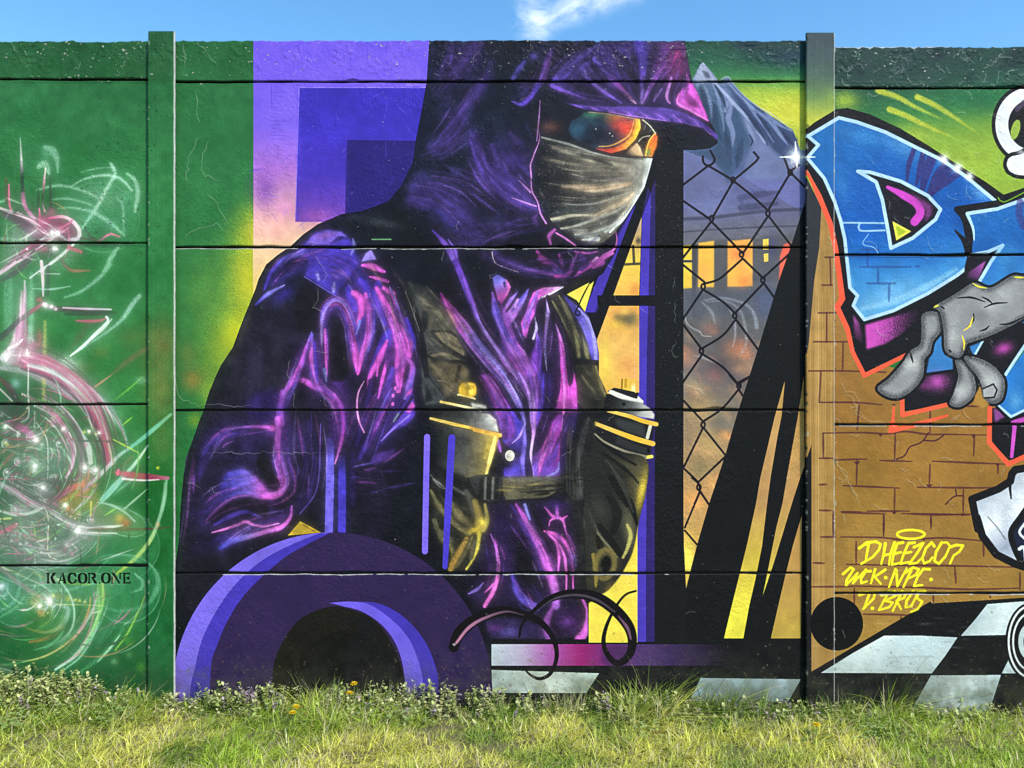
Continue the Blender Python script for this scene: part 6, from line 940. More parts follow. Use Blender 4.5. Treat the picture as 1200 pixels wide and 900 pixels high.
    for a, w, c, s, al in ((z(0, 40, 120, 110, 220, 175, 290, 190), [6, 7, 8, 5], (144, 146, 150), 1.6, .9), (z(0, 220, 100, 245, 220, 230, 300, 190), [3, 4, 4, 3], (180, 196, 190), 1.4, .8), (z(300, 170, 380, 130, 450, 80), [4, 5, 3], (110, 70, 86), 1.5, .8), (z(320, 200, 400, 260, 480, 310, 530, 345), [5, 7, 6, 6], (176, 178, 184), 1.4, .9), (z(530, 325, 640, 330, 760, 325, 820, 315), [4, 4, 4, 2], (206, 210, 206), 1, .9), (z(540, 365, 640, 368, 780, 370), [3, 3, 1.5], (196, 200, 196), 1, .85), (z(600, 345, 800, 345, 1000, 340, 1130, 330), [3, 3.4, 2.6, 1], (110, 66, 56), 1.2, .75), (z(700, 250, 780, 200), [1, 2.4, 1], (150, 206, 90), 1, .85),
                           (z(655, 165, 720, 175, 820, 220, 900, 290), [2, 3, 3, 2], (180, 214, 200), 1.5, .7), (z(1110, 20, 1100, 130, 1060, 280, 1000, 420, 900, 540, 780, 640), [3, 4, 4, 5, 5, 3], [(150, 196, 170), (150, 196, 170), (170, 206, 180), (206, 220, 140), (176, 206, 120), (176, 190, 60)], 1.6, .75), (z(230, 320, 240, 390, 330, 400, 420, 330), [2, 3, 3, 2], (120, 170, 90), 1.5, .7), (z(265, 140, 320, 260, 320, 500, 375, 545), [1.2, 1.6, 1.6, 1.2], (206, 206, 190), .8, .8), (z(320, 490, 440, 460, 540, 380), [3, 4, 3], (80, 84, 92), 1.6, .8), (z(200, 400, 260, 420, 330, 410), 2, (150, 150, 140), 1.2, .7), (z(160, 385, 200, 410, 300, 420), 2, (176, 150, 150), 1.2, .7), (z(480, 440, 510, 470), 2, (190, 196, 200), 1, .8), (z(230, 520, 235, 570), 2, (176, 190, 180), 1, .7),
                           (z(545, 60, 550, 280), 1.4, (40, 56, 40), .9, .8), (z(535, 470, 540, 590), 1.5, (40, 50, 40), .9, .8), (z(608, 160, 605, 260), 2.4, (206, 196, 110), 1.2, .8), (z(0, 365, 60, 340, 110, 310), [4, 6, 4], (196, 90, 130), 2, .7), (z(0, 275, 70, 270), 3, (190, 196, 130), 1.5, .8),
                           (z(0, 600, 120, 700, 220, 770, 300, 815), [4, 5, 5, 3], (120, 124, 122), 1.6, .85), (z(230, 820, 260, 770, 330, 740, 400, 750), [1, 2, 2, 1], (36, 40, 36), 1, .8), (z(600, 590, 700, 520, 860, 520, 930, 560), [2, 3, 3, 2], (110, 176, 146), 2, .5), (z(260, 640, 300, 730, 430, 750, 560, 720, 700, 690), [2, 4, 4, 3, 2], (120, 186, 160), 2, .55), (z(360, 670, 480, 705, 600, 710), [2, 3, 2], (150, 180, 70), 2, .6), (z(900, 640, 950, 690, 940, 740, 880, 765), [2, 4, 4, 2], (150, 206, 186), 1.6, .6), (z(1000, 580, 1050, 640, 1050, 720, 1000, 820), [2, 5, 6, 2], (110, 170, 140), 2.5, .5), (z(240, 630, 400, 600, 600, 610), [2, 3, 1], (110, 170, 150), 1.8, .5), (z(120, 640, 180, 590, 250, 580), [3, 4, 2], (140, 170, 160), 2, .5), (z(230, 630, 300, 670), [3, 3], (150, 170, 110), 2, .5)):
        K(a, w, c, s, al)
    for x, y, r, c in ((518, 350, 4, (190, 192, 200)), (570, 340, 5, (170, 172, 180)), (440, 180, 3, (236, 200, 150)), (455, 200, 5, (206, 140, 80)), (520, 245, 5, (196, 190, 170)), (610, 275, 4.5, (206, 210, 206)), (295, 165, 3.4, (190, 192, 196)), (110, 205, 6, (160, 164, 168)), (160, 205, 6, (130, 134, 140)), (455, 348, 2.6, (40, 44, 40)), (800, 270, 7, (190, 170, 60)), (840, 300, 6, (190, 110, 70)), (485, 240, 7, (160, 110, 60)), (1052, 310, 3, (206, 170, 130)), (330, 265, 3, (150, 150, 150))):
        B(x / 5.695, 560 + y / 5.695, r, r, c, .85)
    for k in range(12): x = 400 + k * 14; B(x / 5.695, 560 + (215 + k * 8) / 5.695, 1.6, 1.2, ((60, 44, 36), (226, 216, 190))[k % 2], .8)
    P(z(690, 690, 760, 720, 880, 700, 960, 660, 970, 780, 860, 880, 740, 870, 690, 800), (60, 140, 90), 6, .4)
    z = Tz(0, 660, 5.695)
    B(5, 690, 12, 14, (90, 160, 150), .4); B(2, 687, 4, 5, (190, 206, 220), .7)
    for a, w, c, s, al in ((z(0, 360, 100, 300, 160, 230), [2, 4, 2], (120, 180, 140), 2, .5), (z(0, 320, 90, 260, 130, 160, 110, 80), [3, 4, 4, 2], (110, 176, 160), 2.5, .5), (z(-10, 250, 40, 200, 50, 130), [3, 4, 2], (110, 176, 160), 2.5, .5), (z(370, 275, 450, 300, 440, 370, 390, 430, 300, 460, 200, 440, 150, 410), [2, 6, 7, 6, 4, 3, 1], [(150, 176, 176), (160, 190, 180), (150, 176, 150), (160, 176, 120), (150, 140, 70), (130, 130, 60)], 2, .7), (z(200, 525, 300, 505, 380, 470, 430, 420), [3, 4, 3, 1], (170, 130, 60), 2, .7), (z(230, 580, 320, 550, 400, 490, 430, 430), [1, 3, 3, 1], (120, 186, 140), 1.6, .7),
                           (z(150, 660, 300, 620, 440, 540, 540, 440, 590, 320, 605, 230), [1.5, 2.5, 2.5, 3, 3, 1.5], [(170, 190, 110), (190, 190, 120), (176, 170, 110), (150, 120, 80), (176, 140, 90), (190, 176, 110)], 1, .85), (z(0, 680, 100, 670, 180, 650), [2, 2.5, 2], (90, 160, 100), 1.6, .7), (z(370, 710, 500, 620, 590, 500, 650, 370, 685, 260, 685, 140), [3, 4, 5, 5, 4, 3], [(190, 222, 214), (190, 222, 210), (150, 206, 150), (120, 186, 90), (150, 200, 120), (176, 200, 120)], 1.6, .85), (z(430, 710, 540, 620, 620, 490, 660, 390), [2, 3, 3, 1], (150, 206, 180), 1.4, .75), (z(660, 140, 660, 260, 640, 330), [5, 7, 4], (110, 176, 70), 2.5, .6),
                           (z(545, 720, 680, 620, 780, 500, 850, 380), [4, 6, 5, 2], (90, 166, 120), 3, .6), (z(650, 660, 740, 560, 800, 480), [1, 3, 1], (176, 216, 190), 1.2, .8), (z(770, 580, 850, 470, 930, 310, 965, 220), [2, 2.6, 2.4, 1], (140, 190, 80), 1.2, .85), (z(640, 560, 720, 430, 780, 350), [3, 10, 4], (90, 160, 130), 5, .4), (z(370, 275, 560, 278, 700, 285), [1.4, 1.6, 1], (190, 200, 120), 1, .6), (z(0, 30, 130, 130, 240, 200, 320, 250), [3, 5, 4, 3], (124, 126, 124), 1.5, .5), (z(690, 290, 800, 320, 920, 300, 1010, 250, 1055, 160, 1030, 60), [2, 4, 4, 4, 4, 2], (96, 166, 130), 2.5, .55)):
        K(a, w, c, s, al)
    for x, y, r, c in ((355, 215, 3, (222, 206, 90)), (390, 225, 5, (150, 150, 40)), (455, 238, 4.5, (190, 196, 60)), (500, 245, 2.6, (216, 210, 120)), (530, 248, 2.6, (206, 206, 110)), (565, 258, 2, (206, 206, 120)), (262, 285, 3.6, (240, 236, 190)), (235, 260, 8, (150, 150, 60)), (332, 262, 5, (170, 176, 186)), (358, 285, 3, (206, 210, 220)), (280, 335, 7, (170, 120, 40)), (318, 330, 2.2, (240, 220, 150)), (292, 350, 2, (240, 200, 130)), (265, 335, 3.4, (210, 150, 50)), (760, 655, 5, (110, 166, 120)), (860, 610, 5, (80, 140, 90)), (940, 690, 7, (70, 140, 40)), (850, 520, 7, (70, 140, 50))):
        B(x / 5.695, 660 + y / 5.695, r, r, c, .8)
    P(z(140, 300, 260, 340, 380, 330, 420, 400, 300, 450, 180, 430), (40, 120, 40), 6, .5); P(z(440, 400, 470, 380, 470, 470, 430, 470), (24, 60, 44), 4, .5)
    # fine spun lines round the hubs of the machine
    pal = ((206, 212, 212), (170, 180, 180), (196, 120, 160), (150, 54, 100), (60, 58, 66), (52, 70, 60), (150, 196, 176), (176, 150, 110), (120, 186, 110))
    for cx, cy, r0, r1, n, aa in ((40, 545, 8, 100, 90, (-100, 90)), (30, 560, 10, 70, 50, (90, 260)), (30, 690, 6, 110, 60, (-20, 120)), (46, 285, 6, 45, 30, (0, 360)), (70, 620, 6, 60, 46, (0, 200)), (20, 470, 8, 60, 40, (-60, 120)), (110, 690, 10, 70, 24, (-40, 100)), (20, 640, 6, 50, 40, (0, 360))):
        for k in range(n):
            r = r0 + (r1 - r0) * rng.random() ** 1.3; a0 = aa[0] + rng.random() * (aa[1] - aa[0]); ln = 12 + 60 * rng.random()
            K(ELL(cx + rng.normal() * 9, cy + rng.normal() * 9, r * (1 + .1 * rng.normal()), r, a0, a0 + ln, 9), [.5, .8 + 2.6 * rng.random() ** 2, .5], pal[int(rng.random() * len(pal))], 1.0, .3 + .5 * rng.random())
    for k in range(70):
        x, y = 10 + rng.random() * 100, 500 + rng.random() * 150; r = .8 + 3 * rng.random() ** 2
        B(x, y, r, r, pal[int(rng.random() * 5)], .7)
    for k in range(30):
        x, y, an, ln = rng.random() * 120, 470 + rng.random() * 190, rng.random() * 6.3, 8 + 40 * rng.random()
        K([(x, y), (x + ln * math.cos(an), y + ln * math.sin(an))], [.4, 1.6, .4], pal[int(rng.random() * len(pal))], .9, .7)
    for q, n, s, cs in (([(0, 412), (60, 425), (110, 470), (135, 540)], 40, 7, ((226, 220, 226), (206, 120, 166), (170, 60, 110), (150, 190, 180), (60, 40, 56))), ([(20, 460), (70, 490), (95, 540), (90, 590)], 34, 7, ((206, 206, 210), (190, 140, 170), (60, 66, 62))), ([(0, 565), (40, 590), (90, 615), (140, 620)], 34, 6, ((206, 208, 210), (120, 124, 128), (60, 70, 64))), ([(0, 245), (40, 260), (70, 280)], 26, 5, ((226, 216, 224), (170, 60, 120), (60, 40, 56))), ([(0, 315), (40, 295), (85, 265)], 20, 4, ((216, 206, 214), (150, 60, 110))), ([(20, 430), (28, 370), (30, 330)], 20, 5, ((220, 214, 220), (196, 120, 166), (150, 200, 180))), ([(0, 660), (60, 690), (70, 730), (30, 755)], 26, 9, ((176, 206, 190), (120, 170, 130), (190, 190, 120))), ([(70, 770), (110, 720), (120, 680)], 20, 7, ((176, 214, 196), (130, 190, 130))), ([(20, 640), (70, 650), (110, 630)], 24, 7, ((190, 196, 200), (110, 116, 120)))):
        hatch(q, n, s, cs, (.6, 3), .5, 1.8)
    for x, y, rx, ry, r in ((30, 270, 40, 10, 25), (80, 300, 30, 12, -50), (20, 400, 26, 20, 0), (90, 450, 40, 12, 45), (60, 540, 34, 34, 0), (25, 600, 40, 14, 20), (90, 640, 44, 12, -12), (40, 700, 40, 20, 0), (100, 560, 12, 30, 0), (120, 230, 30, 14, 20)): B(x, y, rx, ry, (200, 214, 208), .22, r)
    glow(rect(-60, 130, 172, 800), .6, 7)
    for x, y, r in ((61, 272, 3), (67, 273, 3), (64, 291, 3), (8, 418, 3), (32, 414, 3), (53, 357, 3), (60, 359, 2), (41, 546, 3), (100, 548, 3), (112, 551, 3), (91, 622, 4), (58, 704, 4), (46, 710, 3), (76, 592, 3), (116, 507, 2), (104, 505, 2), (74, 502, 2), (42, 515, 4), (6, 500, 3), (50, 571, 3)):
        B(x, y, r * 2.2, r * 2.2, (226, 232, 232), .45); B(x, y, r * .8, r * .8, (250, 250, 250), .95)
    SK[0] = 1.0
    # stencilled lettering
    zt = Tz(0, 660, 5.695); C = (22, 24, 22)
    def L(q): P(zt(*q), C)
    y0, y1 = 64, 136
    def stem(x, w=16): L((x - 3, y0, x + w + 3, y0, x + w + 3, y0 + 8, x + w - 2, y0 + 9, x + w - 2, y1 - 9, x + w + 3, y1 - 8, x + w + 3, y1, x - 3, y1, x - 3, y1 - 8, x + 2, y1 - 9, x + 2, y0 + 9, x - 3, y0 + 8))
    stem(313); L((336, 98, 352, 64, 374, 64, 370, 70, 352, 96, 372, 130, 376, 136, 352, 136))                                      # K
    L((414, 64, 424, 64, 444, 136, 424, 136)); L((410, 72, 414, 84, 398, 128, 404, 136, 384, 136, 390, 128)); L((398, 112, 424, 112, 426, 118, 396, 118))  # A
    K(zt(504, 84, 498, 70, 486, 70), [2.4, 2.4, 1.4], C, .5, 1, 0); K(zt(480, 68, 464, 76, 460, 100, 464, 124, 480, 133), [2, 3, 3.4, 3, 2], C, .5); K(zt(488, 132, 500, 128, 506, 114), [1.4, 2.4, 2.2], C, .5, 1, 0)   # C
    K(zt(546, 68, 531, 78, 528, 100, 531, 122, 546, 132), [1.6, 3, 3.4, 3, 1.6], C, .5); K(zt(556, 68, 572, 78, 575, 100, 572, 122, 556, 132), [1.6, 3, 3.4, 3, 1.6], C, .5)     # O
    stem(588, 14); K(zt(610, 68, 630, 74, 630, 92, 612, 98), [1.6, 3, 3, 1.6], C, .5); L((612, 100, 624, 98, 648, 130, 648, 136, 630, 136))                                      # R
    P(zt(*ELL(664, 131, 6, 6, n=12).ravel().tolist()), C)
    K(zt(702, 68, 686, 78, 683, 100, 686, 122, 702, 132), [1.6, 3, 3.4, 3, 1.6], C, .5); K(zt(712, 68, 728, 78, 731, 100, 728, 122, 712, 132), [1.6, 3, 3.4, 3, 1.6], C, .5)
    L((744, y0, 762, y0, 806, 136, 792, 136)); L((744, 86, 752, 90, 752, 130, 760, 136, 740, 136, 744, 130)); L((792, y0, 812, y0, 806, 72, 806, 112, 796, 104, 798, 72))                                       # N
    stem(822, 16); L((842, 64, 868, 64, 868, 84, 860, 74, 842, 73)); L((844, 94, 864, 88, 864, 112, 844, 104)); L((842, 127, 862, 126, 872, 112, 872, 136, 842, 136))                        # E
    clip_to()
# ---------------------------------------------------------------- wear: cracked and flaking paint, stipple of the render coat, painted sun glints
def paint_wear_glints():
    yy = (np.arange(CH) / S + Y0)[:, None]; xx = (np.arange(CW) / S + X0)[None, :]
    n_big = fnoise(90, 201, 4); n_mid = fnoise(22, 211, 3); n_f = vnoise(CH, CW, 4.6, 221) * .6 + vnoise(CH, CW, 2.6, 222) * .4; n_p = vnoise(CH, CW, 8, 223)
    post = ((xx > 173) & (xx < 205.5)) | ((xx > 945) & (xx < 978.5))
    # large paint mottling
    CAN[:] *= (1 + (n_mid - .5) * .13 + (n_big - .5) * .12)[..., None]
    x_ = np.clip(CAN / 255, 0, 1); CAN[:] = 255 * np.clip(x_ ** 1.2 * 1.13, 0, 1) * np.array((1.03, .985, .90), np.float32)
    # where the coat is coarse and where it was trowelled smooth
    rough = np.clip((n_big - .47) * 9, 0, 1)
    rough = np.maximum(rough, ((xx > 560) & (xx < 800) & (yy > 290)) * .45)
    rough = np.maximum(rough, (xx > 978) * np.clip(.35 + (n_mid - .4) * 2, .2, 1))
    rough = np.maximum(rough, (yy < 97) * 1.0)
    pr = np.random.default_rng(12).random((3, 5)); ci = np.digitize(xx, [189, 962]); ri = np.digitize(yy, [96, 290, 482, 673]); rough = np.clip(rough * (.45 + .9 * pr[ci, ri]), 0, 1.2)
    rough = np.where(post, .12, rough)
    h = n_f * (.1 + .9 * rough) + .35 * n_p * rough
    flutes = np.where(post, .5 * np.abs(np.sin((xx - 174) * .42)) + vnoise(CH, CW, 2.2, 231).mean(0)[None, :] * 0, 0)
    stri = np.repeat(np.random.default_rng(5).random(CW)[None, :], CH, 0)
    h = h + np.where(post, .35 * stri + flutes * .15, 0)
    # blisters and flakes in the top course
    top = np.clip((102 - yy) / 30, 0, 1) * (xx < 945) + np.clip((112 - yy) / 30, 0, 1) * (xx > 978)
    fl = np.clip((vnoise(CH, CW, 8, 241) - .55) * 8, 0, 1) * np.clip((vnoise(CH, CW, 40, 242) - .35) * 4, 0, 1)
    h = h + 1.0 * fl * np.clip(top + .0, 0, 1)
    BUMP[:] = h
    # cracks: polylines; bared plaster and sunlit edge painted pale, ridge in relief
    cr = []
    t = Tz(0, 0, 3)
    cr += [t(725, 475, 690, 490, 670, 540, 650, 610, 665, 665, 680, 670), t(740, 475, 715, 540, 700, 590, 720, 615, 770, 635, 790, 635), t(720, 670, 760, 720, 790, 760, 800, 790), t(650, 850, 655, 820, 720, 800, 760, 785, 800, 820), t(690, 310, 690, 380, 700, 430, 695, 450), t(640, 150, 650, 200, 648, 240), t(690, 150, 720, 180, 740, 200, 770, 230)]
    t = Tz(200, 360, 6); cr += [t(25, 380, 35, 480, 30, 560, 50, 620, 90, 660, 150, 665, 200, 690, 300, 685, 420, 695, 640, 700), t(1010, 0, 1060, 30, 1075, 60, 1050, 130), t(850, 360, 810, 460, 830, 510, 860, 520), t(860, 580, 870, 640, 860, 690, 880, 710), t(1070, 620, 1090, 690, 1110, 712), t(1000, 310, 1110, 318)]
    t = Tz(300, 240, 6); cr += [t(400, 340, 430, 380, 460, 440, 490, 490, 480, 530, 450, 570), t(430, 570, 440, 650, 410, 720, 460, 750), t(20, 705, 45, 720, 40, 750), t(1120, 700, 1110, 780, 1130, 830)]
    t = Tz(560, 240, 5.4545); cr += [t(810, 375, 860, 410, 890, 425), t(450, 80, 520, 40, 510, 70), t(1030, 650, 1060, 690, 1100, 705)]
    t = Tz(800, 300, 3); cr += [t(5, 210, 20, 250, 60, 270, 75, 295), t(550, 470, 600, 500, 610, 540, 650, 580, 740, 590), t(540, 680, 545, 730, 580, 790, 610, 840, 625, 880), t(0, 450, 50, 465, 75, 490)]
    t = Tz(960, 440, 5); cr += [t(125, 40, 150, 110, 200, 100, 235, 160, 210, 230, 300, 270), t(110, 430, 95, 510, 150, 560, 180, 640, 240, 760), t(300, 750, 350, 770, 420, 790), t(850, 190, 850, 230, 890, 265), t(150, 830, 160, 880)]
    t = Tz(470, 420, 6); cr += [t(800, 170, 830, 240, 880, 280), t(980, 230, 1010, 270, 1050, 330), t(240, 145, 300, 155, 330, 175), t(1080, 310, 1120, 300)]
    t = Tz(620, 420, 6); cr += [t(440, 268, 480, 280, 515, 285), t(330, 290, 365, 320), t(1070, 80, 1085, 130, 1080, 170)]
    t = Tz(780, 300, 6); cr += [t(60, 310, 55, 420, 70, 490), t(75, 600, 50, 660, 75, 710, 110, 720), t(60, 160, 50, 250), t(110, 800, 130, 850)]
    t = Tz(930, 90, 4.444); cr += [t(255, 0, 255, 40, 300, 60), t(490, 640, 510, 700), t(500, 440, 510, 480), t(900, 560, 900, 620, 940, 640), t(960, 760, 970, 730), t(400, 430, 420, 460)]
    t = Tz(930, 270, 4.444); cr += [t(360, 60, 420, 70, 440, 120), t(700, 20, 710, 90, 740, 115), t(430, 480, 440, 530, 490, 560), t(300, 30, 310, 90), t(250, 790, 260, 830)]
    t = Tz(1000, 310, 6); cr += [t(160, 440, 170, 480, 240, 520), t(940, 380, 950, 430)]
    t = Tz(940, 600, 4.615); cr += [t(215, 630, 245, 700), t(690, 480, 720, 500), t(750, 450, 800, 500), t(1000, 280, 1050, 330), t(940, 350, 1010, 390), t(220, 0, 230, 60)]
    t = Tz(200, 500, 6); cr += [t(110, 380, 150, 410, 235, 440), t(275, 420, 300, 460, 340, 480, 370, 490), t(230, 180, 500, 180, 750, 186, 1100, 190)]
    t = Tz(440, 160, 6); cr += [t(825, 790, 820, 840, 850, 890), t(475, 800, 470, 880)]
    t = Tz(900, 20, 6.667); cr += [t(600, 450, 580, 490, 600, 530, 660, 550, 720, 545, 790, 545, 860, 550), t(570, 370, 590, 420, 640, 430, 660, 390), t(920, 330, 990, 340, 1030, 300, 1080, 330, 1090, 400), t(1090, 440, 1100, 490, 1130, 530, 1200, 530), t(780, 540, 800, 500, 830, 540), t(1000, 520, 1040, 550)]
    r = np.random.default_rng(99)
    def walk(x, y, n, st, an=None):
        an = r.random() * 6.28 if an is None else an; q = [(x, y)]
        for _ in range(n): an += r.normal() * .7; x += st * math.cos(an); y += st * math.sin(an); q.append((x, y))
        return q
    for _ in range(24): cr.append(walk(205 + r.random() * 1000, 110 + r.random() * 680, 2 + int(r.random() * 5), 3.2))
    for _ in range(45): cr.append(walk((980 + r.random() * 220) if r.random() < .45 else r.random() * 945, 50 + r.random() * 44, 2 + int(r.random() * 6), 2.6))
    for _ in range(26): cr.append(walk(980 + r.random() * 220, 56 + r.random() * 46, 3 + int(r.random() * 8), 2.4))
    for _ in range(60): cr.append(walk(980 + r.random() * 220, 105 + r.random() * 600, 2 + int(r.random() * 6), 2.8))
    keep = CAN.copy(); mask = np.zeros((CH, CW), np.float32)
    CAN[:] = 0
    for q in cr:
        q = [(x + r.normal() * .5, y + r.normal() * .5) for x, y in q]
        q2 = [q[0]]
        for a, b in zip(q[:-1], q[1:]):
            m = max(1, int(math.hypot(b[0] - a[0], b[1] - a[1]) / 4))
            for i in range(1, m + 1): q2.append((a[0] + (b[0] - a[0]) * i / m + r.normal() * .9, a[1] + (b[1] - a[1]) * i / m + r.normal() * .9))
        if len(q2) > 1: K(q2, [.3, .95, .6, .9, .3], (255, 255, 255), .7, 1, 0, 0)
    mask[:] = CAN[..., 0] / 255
    # chips: flaked paint, thick in the top course and along edges, plus painted sun glints
    CAN[:] = 0
    def chips_glints(n, fx, fy, s0, s1):
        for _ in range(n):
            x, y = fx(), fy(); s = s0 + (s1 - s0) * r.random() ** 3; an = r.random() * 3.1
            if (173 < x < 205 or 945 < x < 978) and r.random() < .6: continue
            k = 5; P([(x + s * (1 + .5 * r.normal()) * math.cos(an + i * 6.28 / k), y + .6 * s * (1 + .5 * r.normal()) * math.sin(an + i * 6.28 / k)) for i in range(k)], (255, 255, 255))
    chips_glints(120, lambda: r.random() * 200, lambda: 48 + abs(r.normal()) * 14, .4, 1.8)
    chips_glints(340, lambda: 205 + r.random() * 740, lambda: 47 + abs(r.normal()) * 22, .35, 1.5)
    chips_glints(120, lambda: 979 + r.random() * 230, lambda: 56 + abs(r.normal()) * 20, .3, 1.6)
    chips_glints(500, lambda: 205 + r.random() * 1000, lambda: 100 + r.random() * 700, .3, .9)
    chips_glints(120, lambda: 978.5 + r.random() * 260, lambda: 103 + r.normal() * 2.5, .4, 1.3)
    chips_glints(90, lambda: r.random() * 174, lambda: 92 + r.normal() * 1.6, .4, 1.3)
    chips_glints(1500, lambda: 430 + r.random() * 370, lambda: 60 + r.random() * 430, .18, .5)  # sunlit stipple on hood and figure, painted as tiny pale glints
    chips_glints(350, lambda: 768 + r.random() * 32, lambda: 176 + r.random() * 330, .2, .55)  # same painted glints down the black bar
    chip = CAN[..., 0] / 255  # flaked specks and painted glints together
    CAN[:] = keep
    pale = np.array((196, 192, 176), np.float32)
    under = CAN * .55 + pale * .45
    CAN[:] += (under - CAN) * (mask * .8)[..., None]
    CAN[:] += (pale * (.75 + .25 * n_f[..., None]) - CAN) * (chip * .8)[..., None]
    BUMP[:] += 1.2 * boxblur(mask, 1) - .6 * chip
    lum = (CAN @ np.array((.3, .55, .15), np.float32))[..., None]; CAN[:] = (lum + .89 * (CAN - lum)) * .95
    for e in (173.6, 204.2, 945.4, 977.8): chips_n = [B(e + r.normal() * .5, 40 + r.random() * 770, .5 + r.random(), 1 + 3 * r.random() ** 3, (170, 168, 150) if r.random() < .6 else (40, 46, 40), .7, 0, 0) for _ in range(60)]
    # crisper spray edges
    for c in range(3): CAN[..., c] = np.clip(CAN[..., c] + .55 * (CAN[..., c] - boxblur(CAN[..., c].copy(), 2)), 0, 255)
    # dark pinholes on the left bay and post
    for _ in range(46):
        x, y = 95 + r.random() * 110, 110 + r.random() * 190
        B(x, y, .5 + r.random() * .8, .5 + r.random() * .8, (16, 40, 28), .9, 0, 0)
    # grime rising from the soil
    g = np.clip((yy - 735) / 90, 0, 1) ** 1.5 * np.clip((n_mid - .30) * 3, 0, 1) * .75
    CAN[:] += (np.array((70, 66, 52), np.float32) - CAN) * (g * .7)[..., None]
    alg = np.clip((yy - 775) / 45, 0, 1) * np.clip((vnoise(CH, CW, 30, 301) - .3) * 3, 0, 1) * .34
    CAN[:] += (np.array((44, 54, 30), np.float32) - CAN) * alg[..., None]
    for _ in range(500):
        x, y = X0 + r.random() * 1320, 815 - abs(r.normal()) * 34; B(x, y, .4 + r.random(), .4 + 1.2 * r.random(), (104, 92, 66), .75, 0, 0)
# ================================================================ run the painting
paint_grounds(); scuffs(); paint_left(); paint_view(); paint_figure(); paint_right(); paint_wear_glints()
def make_image(name, arr, data):
    h, w = arr.shape[:2]
    im = bpy.data.images.new(name, w, h, alpha=False, float_buffer=data, is_data=data)
    px = np.ones((h, w, 4), np.float32); px[..., :3] = arr if arr.ndim == 3 else arr[..., None]
    im.pixels.foreach_set(np.ascontiguousarray(px[::-1]).ravel()); im.update(); im.pack(); return im
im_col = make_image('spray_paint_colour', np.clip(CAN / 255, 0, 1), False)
im_rel = make_image('render_coat_relief', np.clip(BUMP / 4 + .3, 0, 1), True)

# ---------------------------------------------------------------- materials
def mat(name):
    m = bpy.data.materials.new(name); m.use_nodes = True; n = m.node_tree; n.nodes.clear()
    o = n.nodes.new('ShaderNodeOutputMaterial'); b = n.nodes.new('ShaderNodeBsdfPrincipled'); n.links.new(b.outputs[0], o.inputs['Surface'])
    return m, n, b, o
def node(n, t, **k):
    x = n.nodes.new(t)
    for a, v in k.items(): setattr(x, a, v)
    return x
def paint_material():
    m, n, b, o = mat('spray_painted_concrete')
    tc = node(n, 'ShaderNodeTexCoord')
    t = node(n, 'ShaderNodeTexImage', image=im_col, extension='MIRROR', interpolation='Linear'); n.links.new(tc.outputs['UV'], t.inputs['Vector'])
    r = node(n, 'ShaderNodeTexImage', image=im_rel, extension='MIRROR', interpolation='Cubic'); n.links.new(tc.outputs['UV'], r.inputs['Vector'])
    n.links.new(t.outputs['Color'], b.inputs['Base Color'])
    bp = node(n, 'ShaderNodeBump'); bp.inputs['Strength'].default_value = .8; bp.inputs['Distance'].default_value = .0062; n.links.new(r.outputs['Color'], bp.inputs['Height'])
    nz = node(n, 'ShaderNodeTexNoise'); nz.inputs['Scale'].default_value = 420; nz.inputs['Detail'].default_value = 3; n.links.new(tc.outputs['Object'], nz.inputs['Vector'])
    b2 = node(n, 'ShaderNodeBump'); b2.inputs['Strength'].default_value = .35; b2.inputs['Distance'].default_value = .0012; n.links.new(nz.outputs['Fac'], b2.inputs['Height']); n.links.new(bp.outputs[0], b2.inputs['Normal'])
    n.links.new(b2.outputs[0], b.inputs['Normal'])
    n2 = node(n, 'ShaderNodeTexNoise'); n2.inputs['Scale'].default_value = 9; n2.inputs['Detail'].default_value = 5; n.links.new(tc.outputs['Object'], n2.inputs['Vector'])
    mr = node(n, 'ShaderNodeMapRange'); mr.inputs['To Min'].default_value = .38; mr.inputs['To Max'].default_value = .7; n.links.new(n2.outputs['Fac'], mr.inputs['Value']); n.links.new(mr.outputs[0], b.inputs['Roughness'])
    b.inputs['Specular IOR Level'].default_value = .12
    return m
def noisy(name, c1, c2, scale, rough, bump, dist):
    m, n, b, o = mat(name)
    tc = node(n, 'ShaderNodeTexCoord'); nz = node(n, 'ShaderNodeTexNoise'); nz.inputs['Scale'].default_value = scale; nz.inputs['Detail'].default_value = 8; nz.inputs['Roughness'].default_value = .65
    n.links.new(tc.outputs['Object'], nz.inputs['Vector'])
    cr = node(n, 'ShaderNodeValToRGB'); cr.color_ramp.elements[0].position = .3; cr.color_ramp.elements[1].position = .7; cr.color_ramp.elements[0].color = (*c1, 1); cr.color_ramp.elements[1].color = (*c2, 1)
    n.links.new(nz.outputs['Fac'], cr.inputs[0]); n.links.new(cr.outputs[0], b.inputs['Base Color']); b.inputs['Roughness'].default_value = rough
    bp = node(n, 'ShaderNodeBump'); bp.inputs['Strength'].default_value = bump; bp.inputs['Distance'].default_value = dist; n.links.new(nz.outputs['Fac'], bp.inputs['Height']); n.links.new(bp.outputs[0], b.inputs['Normal'])
    return m
